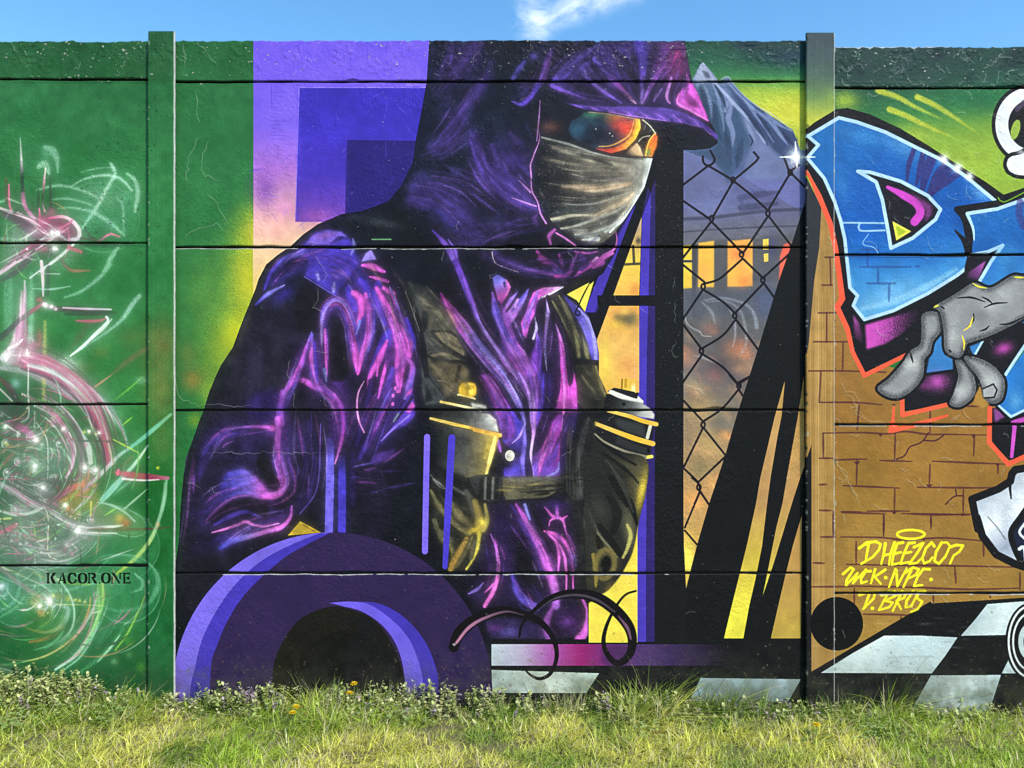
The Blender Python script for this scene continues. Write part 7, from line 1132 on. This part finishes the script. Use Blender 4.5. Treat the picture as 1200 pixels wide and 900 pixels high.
def leafy(name, rough=.5, trans=.24, tint=None, spec=.3):
    """plant tissue: colour per blade from the mesh, light passes through"""
    m, n, b, o = mat(name)
    if tint is None:
        at = node(n, 'ShaderNodeAttribute', attribute_name='tint'); c = at.outputs['Color']
    else:
        nz = node(n, 'ShaderNodeTexNoise'); nz.inputs['Scale'].default_value = 60; tc = node(n, 'ShaderNodeTexCoord'); n.links.new(tc.outputs['Object'], nz.inputs['Vector'])
        mx = node(n, 'ShaderNodeMix', data_type='RGBA'); n.links.new(nz.outputs['Fac'], mx.inputs['Factor']); mx.inputs[6].default_value = (*[v * .75 for v in tint], 1); mx.inputs[7].default_value = (*[min(v * 1.2, 1) for v in tint], 1); c = mx.outputs[2]
    n.links.new(c, b.inputs['Base Color']); b.inputs['Roughness'].default_value = rough; b.inputs['Specular IOR Level'].default_value = spec
    tr = node(n, 'ShaderNodeBsdfTranslucent'); n.links.new(c, tr.inputs['Color'])
    ms = node(n, 'ShaderNodeMixShader'); ms.inputs[0].default_value = trans; n.links.new(b.outputs[0], ms.inputs[1]); n.links.new(tr.outputs[0], ms.inputs[2]); n.links.new(ms.outputs[0], o.inputs['Surface'])
    return m
M_PAINT = paint_material()
M_RAW = noisy('raw_pale_concrete', (.34, .33, .30), (.60, .58, .53), 90, .85, .4, .002)
M_JOINT = noisy('dirty_joint_filler', (.008, .008, .008), (.03, .028, .025), 120, .9, .4, .001)
M_SOIL = noisy('soil_and_thatch', (.05, .045, .02), (.17, .15, .06), 14, .95, .8, .02)
M_GRASS = leafy('grass_blades'); M_WEED = leafy('weed_leaves', .45, .3); M_STEM = leafy('flower_stem', .5, .2, (.16, .24, .06)); M_YEL = leafy('dandelion_petals', .5, .25, (.85, .62, .02)); M_TUFT = leafy('tall_blades', .45, .3)

# ---------------------------------------------------------------- helpers for objects
COL = scene.collection
def link(name, me, parent=None):
    o = bpy.data.objects.new(name, me); COL.objects.link(o); o.parent = parent; return o
def empty(name, loc, label, cat, group=None):
    o = link(name, None); o.location = loc; o['label'] = label; o['category'] = cat; o.empty_display_size = .05
    if group: o['group'] = group
    return o
def wx(px, y=0.0): return (px - 600) * PX * (DIST + y) / DIST
def wz(py, y=0.0): return EYE + (450 - py) * PX * (DIST + y) / DIST
def uv_of(x, z, yp):
    k = DIST / (DIST + yp) / PX
    return ((600 + x * k - X0) / (X1 - X0), 1 - ((450 - (z - EYE) * k) - Y0) / (Y1 - Y0))
def ground_z(x): return -.014 * x
prng = np.random.default_rng(21)

# ---------------------------------------------------------------- ground
gm = bpy.data.meshes.new('ground')
G_ = 60
gx = np.concatenate([np.linspace(-400, -4, 8), np.linspace(-3.8, 3.8, 77), np.linspace(4, 400, 8)]); gy = np.concatenate([np.linspace(-400, -2.6, 8), np.linspace(-2.4, .4, 57), np.linspace(.6, 400, 8)])
bumps = np.random.default_rng(3).normal(size=(len(gy), len(gx))) * .004
gv = [(x, y, -.014 * max(-6, min(6, x)) + (bumps[j, i] if abs(x) < 3.8 and -2.4 < y < .4 else 0)) for j, y in enumerate(gy) for i, x in enumerate(gx)]
nx = len(gx); gf = [(j * nx + i, j * nx + i + 1, (j + 1) * nx + i + 1, (j + 1) * nx + i) for j in range(len(gy) - 1) for i in range(nx - 1)]
gm.from_pydata(gv, [], gf); gm.materials.append(M_SOIL); gm.polygons.foreach_set('use_smooth', [True] * len(gf))
go = link('ground', gm); go['kind'] = 'structure'

# ---------------------------------------------------------------- wall: stacked panels slotted between posts
def panel_mesh(x0, x1, z0, z1, yp, raw, chip, seed):
    """one precast plank: tongue above, groove below, chamfered face edges"""
    r = np.random.default_rng(seed); n = max(2, int((x1 - x0) / .012))
    xs = np.linspace(x0, x1, n + 1)
    V, F, MI = [], [], []; bare = np.convolve(r.random(n + 9), np.ones(9) / 9, 'valid') > .40
    ct = np.full(n + 1, .0009 if raw else .0016) + np.abs(r.normal(size=n + 1)) * (.0006 if raw else .0005); cb = np.full(n + 1, .002) + np.abs(r.normal(size=n + 1)) * .0006
    ct += chip * np.clip(r.normal(size=n + 1) - .9, 0, 2) * .004; dz = chip * r.normal(size=n + 1) * .0011
    sm_ = lambda s, c: np.interp(np.arange(n + 1), np.arange(0, n + c + 1, c), np.random.default_rng(s).normal(size=len(np.arange(0, n + c + 1, c))))
    dz = dz + .0007 * sm_(seed + 7, 9) + .0005 * sm_(seed + 8, 3); db = .0008 * sm_(seed + 9, 8) + .0005 * sm_(seed + 11, 3); cb = cb + np.clip(sm_(seed + 12, 4) - 1.2, 0, 2) * .003
    for i, x in enumerate(xs):
        T = z1 + dz[i]; z0_ = z0; z0 = z0_ + db[i]
        V += [(x, yp, z0 + cb[i]), (x, yp, T - ct[i]), (x, yp + ct[i] * (1.0 if raw else .8), T), (x, yp + .018, T), (x, yp + .018, T + .010), (x, yp + .032, T + .010), (x, yp + .032, T), (x, yp + .05, T), (x, yp + .05, z0), (x, yp + .034, z0), (x, yp + .034, z0 + .012), (x, yp + .016, z0 + .012), (x, yp + .016, z0), (x, yp + cb[i], z0)]; z0 = z0_
    if chip:                                   # topmost plank has no tongue
        for i in range(n + 1):
            for k in (4, 5): V[i * 14 + k] = (V[i * 14 + k][0], V[i * 14 + k][1], V[i * 14 + k][2] - .0095)
    for i in range(n):
        for k in range(14):
            a, b = i * 14 + k, i * 14 + (k + 1) % 14
            F.append((b, a, a + 14, b + 14)); MI.append(1 if (k == 1 and raw and 600 + xs[i] / PX < raw and bare[i]) else 1 if 6 <= k <= 8 or (chip and 2 <= k <= 8) else 2 if 2 <= k <= 12 else 0)
    F.append(tuple(range(14))); F.append(tuple(range(n * 14 + 13, n * 14 - 1, -1))); MI += [1, 1]
    me = bpy.data.meshes.new('panel'); me.from_pydata(V, [], F); me.materials.append(M_PAINT); me.materials.append(M_RAW); me.materials.append(M_JOINT); me.polygons.foreach_set('material_index', MI)
    uv = me.uv_layers.new(name='UVMap'); vi = np.empty(len(me.loops), np.int32); me.loops.foreach_get('vertex_index', vi)
    co = np.array(V)[vi]; u, v = uv_of(co[:, 0], co[:, 2], yp); uv.data.foreach_set('uv', np.stack([u, v], 1).astype(np.float32).ravel())
    me.update(); return me
def section(label, xa, xb, yp, joints, raws, top, seed):
    root = empty('wall_section', (wx((xa + xb) / 2, yp), yp, 0), label, 'wall', 'painted wall sections between posts')
    zs = [wz(top, yp)] + [wz(j, yp) for j in joints] + [-.14]
    for k in range(len(zs) - 1):
        z1 = zs[k] - (0 if k == 0 else .0028); z0 = zs[k + 1] + (.0042 if k < len(zs) - 2 else 0)
        o = link('panel', panel_mesh(wx(xa, yp), wx(xb, yp), z0, z1, yp, raws[k], 1 if k == 0 else 0, seed + k), root)
        o.matrix_parent_inverse = root.matrix_world.inverted(); o.location = (0, 0, 0); o.matrix_parent_inverse.translation = -Vector(root.location)
    return root
section('green wall bay with spun white and pink line graffiti left of the left post', 189 - 773, 186.5, .006, [93.5, 285, 474, 663], [0, 0, 0, 0, 0], 48.5, 100)
section('wall bay painted with a hooded masked figure in purple between the two posts', 191.5, 959.5, 0.0, [96, 290, 481, 672], [0, 0, 700, 0, 780], 47.5, 200)
section('wall bay with blue graffiti lettering and chequered floor right of the right post', 964.5, 962 + 773, -.010, [103.5, 299, 498, 695.5], [9999, 0, 0, 9999, 9999], 55, 300)

def post(label, pa, pb, ptop, seed):
    yf = -.018; r = np.random.default_rng(seed)
    root = empty('wall_post', (wx((pa + pb) / 2, yf), yf, ground_z(wx((pa + pb) / 2))), label, 'post', 'concrete posts of the painted wall')
    xa, xb, zt = wx(pa, yf), wx(pb, yf), wz(ptop, yf); xc = (xa + xb) / 2; ch = .0022
    # H profile, front flange fluted slightly, going round counter-clockwise seen from above
    fl = [(xa + ch, yf)] + [(xa + (xb - xa) * t, yf + d) for t, d in ((.22, 0), (.235, .0004), (.26, .0004), (.275, 0), (.62, 0), (.635, .0004), (.66, .0004), (.675, 0))] + [(xb - ch, yf)]
    prof = fl + [(xb, yf + ch), (xb, -.012 if False else yf + .007), (xc + .0045, yf + .007), (xc + .0045, .062), (xb, .062), (xb, .085), (xa, .085), (xa, .062), (xc - .0045, .062), (xc - .0045, yf + .007), (xa, yf + .007), (xa, yf + ch)]
    # fill the slot sides so that the flange reads as a solid lip to just before the planks
    n = 70; zs = np.linspace(-.2, zt, n + 1); m = len(prof); V, F, MI = [], [], []
    for z in zs:
        j = r.normal(size=2) * .00035
        for k, (x, y) in enumerate(prof): V.append((x + (j[0] if x > xc else j[1]) * (y < .05), y, z))
    nf = len(fl)
    for i in range(n):
        for k in range(m):
            a, b = i * m + k, i * m + (k + 1) % m
            raw = k in (nf - 1, nf, nf + 1)
            F.append((a, b, b + m, a + m)); MI.append(1 if raw or k >= nf + 2 and k < m - 2 else 0)
    F.append(tuple(range(m - 1, -1, -1))); F.append(tuple(range(n * m, n * m + m))); MI += [1, 1]
    me = bpy.data.meshes.new('shaft'); me.from_pydata(V, [], F); me.materials.append(M_PAINT); me.materials.append(M_RAW); me.polygons.foreach_set('material_index', MI)
    uv = me.uv_layers.new(name='UVMap'); vi = np.empty(len(me.loops), np.int32); me.loops.foreach_get('vertex_index', vi)
    co = np.array(V)[vi]; u, v = uv_of(np.clip(co[:, 0], xa + .002, xb - .002), co[:, 2], yf); uv.data.foreach_set('uv', np.stack([u, v], 1).astype(np.float32).ravel())
    me.update(); o = link('shaft', me, root); o.matrix_parent_inverse.translation = -Vector(root.location)
    return root
post('green painted concrete post left of the hooded figure', 173.2, 204.4, 36.5, 41)
post('concrete post right of the hooded figure, grey above and tan below', 945, 978.2, 38.2, 42)

# ---------------------------------------------------------------- vegetation
def value2(x, y, cell, seed):
    r = np.random.default_rng(seed); g = r.random((64, 64)); u = (x / cell + 17.3) % 63; v = (y / cell + 9.1) % 63
    i, j = u.astype(int), v.astype(int); f, h = u - i, v - j; f = f * f * (3 - 2 * f); h = h * h * (3 - 2 * h)
    return (g[j, i] * (1 - f) + g[j, i + 1] * f) * (1 - h) + (g[j + 1, i] * (1 - f) + g[j + 1, i + 1] * f) * h
def blades(name, x, y, hgt, wid, lean, az, curl, tint, mat_, z=None):
    """many curved blades as one mesh; arrays per blade"""
    n = len(x); z = ground_z(x) - .004 if z is None else z
    seg = 3; t = np.array([0, .4, .75, 1.0])
    dx, dy = np.cos(az), np.sin(az); px_, py_ = -dy, dx
    P_ = np.zeros((n, 7, 3), np.float32)
    for k in range(4):
        tt = t[k]; out_ = hgt * (np.sin(lean) * tt + curl * tt * tt); up = hgt * (np.cos(lean) * tt - .35 * curl * tt * tt)
        cx, cy, cz = x + dx * out_, y + dy * out_, z + np.maximum(up, .001)
        w = wid * (1 - tt ** 2.2) * .5
        if k < 3:
            P_[:, 2 * k] = np.stack([cx - px_ * w, cy - py_ * w, cz], 1); P_[:, 2 * k + 1] = np.stack([cx + px_ * w, cy + py_ * w, cz], 1)
        else: P_[:, 6] = np.stack([cx, cy, cz], 1)
    base = (np.arange(n) * 7)[:, None]
    q = np.concatenate([base + [0, 1, 3, 2], base + [2, 3, 5, 4]], 1).reshape(-1, 4); tr = base + np.array([4, 5, 6])
    me = bpy.data.meshes.new(name); me.vertices.add(n * 7); me.vertices.foreach_set('co', P_.ravel())
    loops = np.concatenate([q.ravel(), tr.ravel()]).astype(np.int32); me.loops.add(len(loops)); me.loops.foreach_set('vertex_index', loops)
    ls = np.concatenate([np.arange(len(q)) * 4, len(q) * 4 + np.arange(n) * 3]).astype(np.int32); me.polygons.add(len(ls)); me.polygons.foreach_set('loop_start', ls)
    at = me.attributes.new('tint', 'FLOAT_COLOR', 'POINT'); c = np.ones((n, 7, 4), np.float32); c[..., :3] = tint[:, None, :]; c[:, :2, :3] *= .8; at.data.foreach_set('color', c.ravel())
    me.materials.append(mat_); me.update(calc_edges=True); return me
def scatter(n, xa, xb, ya, yb): return prng.uniform(xa, xb, n), prng.uniform(ya, yb, n)
def grass_colours(x, y, n):
    p = value2(x, y, .16, 5) * .6 + value2(x, y, .05, 6) * .4; q = value2(x, y, .3, 7)
    near = np.clip((y + .20) / .17, 0, 1)
    green = np.array((.24, .36, .05)); lush = np.array((.42, .58, .05)); yel = np.array((.82, .80, .13)); straw = np.array((.78, .66, .36))
    k = np.clip((p - .42) * 2.8 + (1 - near) * .75 - .25, 0, 1)[:, None]
    c = green * (1 - k) + yel * k; c = c + (lush - c) * (np.clip((q - .5) * 3, 0, 1) * .8)[:, None]
    dry = (prng.random(n) < (.08 + .20 * k[:, 0]))[:, None]; c = np.where(dry, straw * (.6 + .5 * prng.random((n, 1))), c)
    return np.clip(c * (.42 + .85 * prng.random((n, 1))), 0, .85)
def lawn():
    xs, ys = [], []
    for n, xa, xb, ya, yb in ((150000, -2.1, 2.1, -.52, -.004), (30000, -2.1, 2.1, -1.0, -.5), (26000, -3.6, -2.1, -.9, -.004), (26000, 2.1, 3.6, -.9, -.004)):
        a, b = scatter(n, xa, xb, ya, yb); xs.append(a); ys.append(b)
    # clumping: pull part of the blades towards tuft centres
    x, y = np.concatenate(xs), np.concatenate(ys); n = len(x)
    tcx, tcy = prng.uniform(-3.6, 3.6, 2600), prng.uniform(-1.0, -.01, 2600); pick = prng.integers(0, 2600, n); pull = prng.random(n) < .35
    x = np.where(pull, tcx[pick] + prng.normal(size=n) * .012, x); y = np.where(pull, np.minimum(tcy[pick] + prng.normal(size=n) * .012, -.004), y)
    tuft = value2(x, y, .09, 8); near = np.clip((y + .20) / .17, 0, 1)
    clump = np.clip((value2(x, y, .045, 18) - .35) * 2.2, 0, 1); h = (.014 + .026 * prng.random(n) ** 1.7) * (.55 + .6 * tuft + .65 * clump) * (1 + 2.6 * near * np.clip(tuft * 1.5 - .35, 0, 1)); h = np.where(pull, h * 1.15, h)
    lean = np.abs(prng.normal(size=n)) * .5 + .2; flat = prng.random(n) < .34; lean = np.where(flat, prng.uniform(.9, 1.45, n), np.minimum(lean, 1.2))
    az = np.where(prng.random(n) < .5, prng.normal(size=n) * .8 + .5, prng.uniform(0, 6.283, n))
    az = np.where((y > -.03) & (np.sin(az) > 0), -az, az)
    o = link('grass', blades('grass', x, y, h, .0014 + .0030 * prng.random(n) ** 2.2, lean, az, prng.uniform(0, .9, n), grass_colours(x, y, n), M_GRASS))
    o['kind'] = 'stuff'; o['label'] = 'short sunlit lawn, green to straw yellow, along the foot of the wall'; o['category'] = 'grass'
lawn()

def leaves_mesh(name, pts, size, nrm_az, tilt, tint, mat_):
    """small pointed oval leaves (6 corners, folded along the midrib) as one mesh"""
    n = len(pts); a = np.stack([np.cos(nrm_az) * np.cos(tilt), np.sin(nrm_az) * np.cos(tilt), np.sin(tilt)], 1); s = np.stack([-np.sin(nrm_az), np.cos(nrm_az), np.zeros(n)], 1); up = np.cross(a, s)
    V = np.zeros((n, 6, 3), np.float32); L = size[:, None]
    V[:, 0] = pts; V[:, 1] = pts + a * L * .4 + s * L * .30 + up * L * .07; V[:, 2] = pts + a * L * .78 + s * L * .24 + up * L * .05; V[:, 3] = pts + a * L; V[:, 4] = pts + a * L * .78 - s * L * .24 + up * L * .05; V[:, 5] = pts + a * L * .4 - s * L * .30 + up * L * .07
    b = (np.arange(n) * 6)[:, None]; q = np.concatenate([b + [0, 1, 2, 3], b + [0, 3, 4, 5]], 1).reshape(-1).astype(np.int32)
    me = bpy.data.meshes.new(name); me.vertices.add(n * 6); me.vertices.foreach_set('co', V.ravel()); me.loops.add(len(q)); me.loops.foreach_set('vertex_index', q); me.polygons.add(n * 2); me.polygons.foreach_set('loop_start', (np.arange(n * 2) * 4).astype(np.int32))
    at = me.attributes.new('tint', 'FLOAT_COLOR', 'POINT'); c = np.ones((n, 6, 4), np.float32); c[..., :3] = tint[:, None, :]; at.data.foreach_set('color', c.ravel()); me.materials.append(mat_); me.update(calc_edges=True); return me
def weeds():
    """low leafy weeds crowding the wall's foot, thickest at the left"""
    pts, sz, az, ti, co = [], [], [], [], []
    sx, sy, sh, sl, sa = [], [], [], [], []
    prof = lambda p: np.interp(p, [-400, 0, 60, 110, 135, 160, 200, 260, 300, 560, 640, 690, 740, 860, 1000, 1200, 1500], [.095, .100, .098, .100, .082, .050, .042, .056, .062, .070, .062, .056, .058, .050, .042, .036, .036])
    dens = lambda p: np.interp(p, [-400, 130, 170, 250, 300, 560, 700, 860, 1000, 1500], [1, 1, .55, .40, .45, .55, .6, .5, .3, .25])
    N = 6400
    X_ = prng.uniform(-2.6, 2.6, N); P_ = 600 + X_ / PX
    for i in range(N):
        patch = float(value2(np.array([X_[i]]), np.array([.3]), .06, 31)[0]) * .65 + float(value2(np.array([X_[i]]), np.array([.7]), .18, 32)[0]) * .35
        if prng.random() > dens(P_[i]) * (1 if P_[i] < 110 else np.clip((patch - .22) * 3.2, .18, 1.2)): continue
        left = P_[i] < 140
        y = -.012 - abs(prng.normal()) * (.055 if left else .055); H = prof(P_[i]) * (.4 + .45 * prng.random() + (.45 * patch if not left else .32 * patch)) * (1.35 if prng.random() < .06 else 1); ps = .6 + .8 * prng.random() ** 1.5; H = H ; H *= max(.3, 1 - (-.03 - y) * 7) if y < -.03 else 1; x = X_[i]; z = ground_z(x)
        la, le = prng.random() * 6.283, .35 * prng.random(); k = int(4 + H * 100)
        sx.append(x); sy.append(y); sh.append(H); sl.append(le); sa.append(la)
        base = np.array((.34, .40, .11)) if prng.random() < .55 else np.array((.55, .55, .24)); pur = prng.random() < (.05 if left else .13)
        if pur: base = np.array((.46, .36, .36))
        for j in range(k):
            t = .25 + .75 * (j + prng.random()) / k; o_ = H * math.sin(le) * t
            yy_ = min(y + math.sin(la) * o_, -.006); pts.append((x + math.cos(la) * o_, yy_, z + H * math.cos(le) * t)); sz.append(ps * (.0068 + .0052 * prng.random()) * (1.15 if j > k - 4 else .95)); az.append(prng.random() * 6.283); ti.append(prng.uniform(-.3, 1.0))
            c = base * (.55 + .65 * prng.random())
            if pur and j >= k - 4: c = np.array((.50, .38, .44)) * (.6 + .6 * prng.random())
            elif j >= k - 3: c = c * 1.2 + np.array((.10, .09, .05)) * prng.random()
            co.append(c)
    # clover among the lawn
    for cx, cy, n, r in ((-1.47, -.17, 60, .07), (-1.38, -.22, 40, .05), (-1.15, -.15, 30, .05), (.35, -.2, 30, .06), (1.0, -.2, 30, .06), (-.3, -.14, 30, .05)):
        for _ in range(n):
            x, y = cx + prng.normal() * r, min(cy + prng.normal() * r * .5, -.02); h = .025 + .02 * prng.random()
            for q in range(3): pts.append((x, y, ground_z(x) + h)); sz.append(.008); az.append(q * 2.09 + prng.random() * .5); ti.append(.1); co.append(np.array((.34, .46, .16)) * (.7 + .6 * prng.random()))
    n = len(pts); o = link('weeds', leaves_mesh('weeds', np.array(pts, np.float32), np.array(sz), np.array(az), np.array(ti), np.array(co), M_WEED))
    o['kind'] = 'stuff'; o['label'] = 'small leafed pale green weeds crowding the foot of the wall'; o['category'] = 'weeds'
    sx, sy, sh, sl, sa = map(np.array, (sx, sy, sh, sl, sa)); m = len(sx)
    st = link('stems', blades('stems', sx, sy, sh, np.full(m, .0014), sl, sa, np.zeros(m), np.tile(np.array((.13, .14, .06)), (m, 1)), M_WEED), o); st['kind'] = 'stuff'
weeds()

# tall tufts that stand out against the wall
def tuft(px, py_top, n, wpx, label, y=-.045, dry=.2):
    x = wx(px, y); root = empty('grass_tuft', (x, y, ground_z(x)), label, 'grass tuft', 'tall grass tufts in front of the wall')
    H = wz(py_top, y) - ground_z(x)
    bx = prng.normal(size=n) * wpx * PX * .32; by = np.minimum(prng.normal(size=n) * .014, .03); h = H * (.45 + .55 * prng.random(n) ** .8); lean = np.abs(prng.normal(size=n)) * .16 + .03; az = np.where(bx > 0, prng.normal(size=n) * .8, math.pi + prng.normal(size=n) * .8); az = np.where(np.sin(az) > .3, -az, az)
    c = np.where((prng.random(n) < dry)[:, None], np.array((.70, .62, .40)), np.array((.36, .46, .14))) * (.7 + .6 * prng.random((n, 1)))
    me = blades('blades', bx, by, h, .0016 + .0012 * prng.random(n), lean, az, prng.uniform(0, .35, n), c, M_TUFT, z=np.full(n, -.004))
    o = link('blades', me, root); o['kind'] = 'stuff'
    return root
tuft(373, 778, 46, 44, 'tall spiky grass tuft in front of the dark hole of the purple disc')
tuft(402, 783, 16, 30, 'thin arching grass tuft beside the yellow flowers below the disc', dry=.5)
tuft(448, 785, 40, 36, 'upright grass tuft in front of the right rim of the purple disc')
tuft(664, 776, 54, 44, 'pale dry grass tuft in front of the white stripe under the curled horn', dry=.75)
tuft(858, 786, 30, 34, 'sparse grass tuft in front of the white slab near the black post foot')
tuft(893, 776, 14, 18, 'few tall thin blades in front of the right end of the white slab', dry=.4)
tuft(1003, 797, 34, 50, 'grass tuft at the foot of the right post below the black ball')
tuft(1047, 799, 18, 22, 'narrow grass tuft in front of the black floor square right of the right post')
tuft(1135, 818, 40, 40, 'low pale grass tuft in front of the lower white floor square', dry=.5)
tuft(27, 768, 6, 24, 'two or three bare stalks rising above the weeds at far left', dry=.6)
tuft(575, 800, 30, 34, 'grass tuft at the right edge of the purple disc', dry=.4)
tuft(752, 795, 18, 26, 'thin seeding grass tuft in front of the violet band', dry=.6)

# dandelions
def dandelion(px, py, y, label):
    x = wx(px, y); zt = wz(py, y); zg = ground_z(x)
    root = empty('dandelion', (x, y, zg), label, 'flower', 'yellow dandelions in the lawn')
    H = zt - zg; n = 10; V, F = [], []
    for i in range(n + 1):
        t = i / n; cx = .006 * math.sin(t * 2.2); 
        for k in range(5): a = k * 2 * math.pi / 5; V.append((cx + .0014 * math.cos(a), .0014 * math.sin(a), H * t - .004))
    for i in range(n):
        for k in range(5): F.append((i * 5 + k, i * 5 + (k + 1) % 5, (i + 1) * 5 + (k + 1) % 5, (i + 1) * 5 + k))
    me = bpy.data.meshes.new('stem'); me.from_pydata(V, [], F); me.materials.append(M_STEM); link('stem', me, root)
    V, F = [], []; cx = .006 * math.sin(2.2)
    for ring, (m, L, el) in enumerate(((18, .0115, .15), (16, .0095, .55), (12, .0070, .95), (8, .0050, 1.3))):
        for k in range(m):
            a = (k + .5 * ring) * 2 * math.pi / m + prng.normal() * .05; w = .0016; e = el + prng.normal() * .08
            d = Vector((math.cos(a) * math.cos(e), math.sin(a) * math.cos(e), math.sin(e))); s = Vector((-math.sin(a), math.cos(a), 0)); o = Vector((cx, 0, H - .004)); b = len(V)
            V += [o, o + d * L * .6 + s * w, o + d * L + s * w * .6, o + d * L - s * w * .6, o + d * L * .6 - s * w]; F.append((b, b + 1, b + 2, b + 3, b + 4))
    me = bpy.data.meshes.new('flower_head'); me.from_pydata([tuple(v) for v in V], [], F); me.materials.append(M_YEL); link('flower_head', me, root)
    V, F = [], []
    for k in range(7):
        a = k * 2 * math.pi / 7 + prng.normal() * .2; b = len(V); L = .05 + .02 * prng.random(); w = .006; d = Vector((math.cos(a), math.sin(a), 0)); s = Vector((-d.y, d.x, 0))
        for t, ww, zz in ((0, .2, .0), (.3, .7, .012), (.5, .5, .016), (.75, 1, .016), (1, .1, .008)): V += [d * L * t - s * w * ww + Vector((0, 0, zz)), d * L * t + s * w * ww + Vector((0, 0, zz))]
        for i in range(4): F.append((b + 2 * i, b + 2 * i + 1, b + 2 * i + 3, b + 2 * i + 2))
    me = bpy.data.meshes.new('leaves'); me.from_pydata([tuple(v) for v in V], [], F); me.materials.append(M_STEM); link('leaves', me, root)
dandelion(345, 827, -.13, 'lower left dandelion of the pair below the dark hole of the disc')
dandelion(341, 834, -.15, 'dandelion closest to the lawn front beside a taller one below the disc')
dandelion(408, 811, -.07, 'dandelion half hidden in grass below the hole of the purple disc')
dandelion(413, 800, -.05, 'topmost dandelion, standing against the dark hole of the disc')
dandelion(955, 848, -.19, 'lone dandelion in the lawn below the foot of the right post')
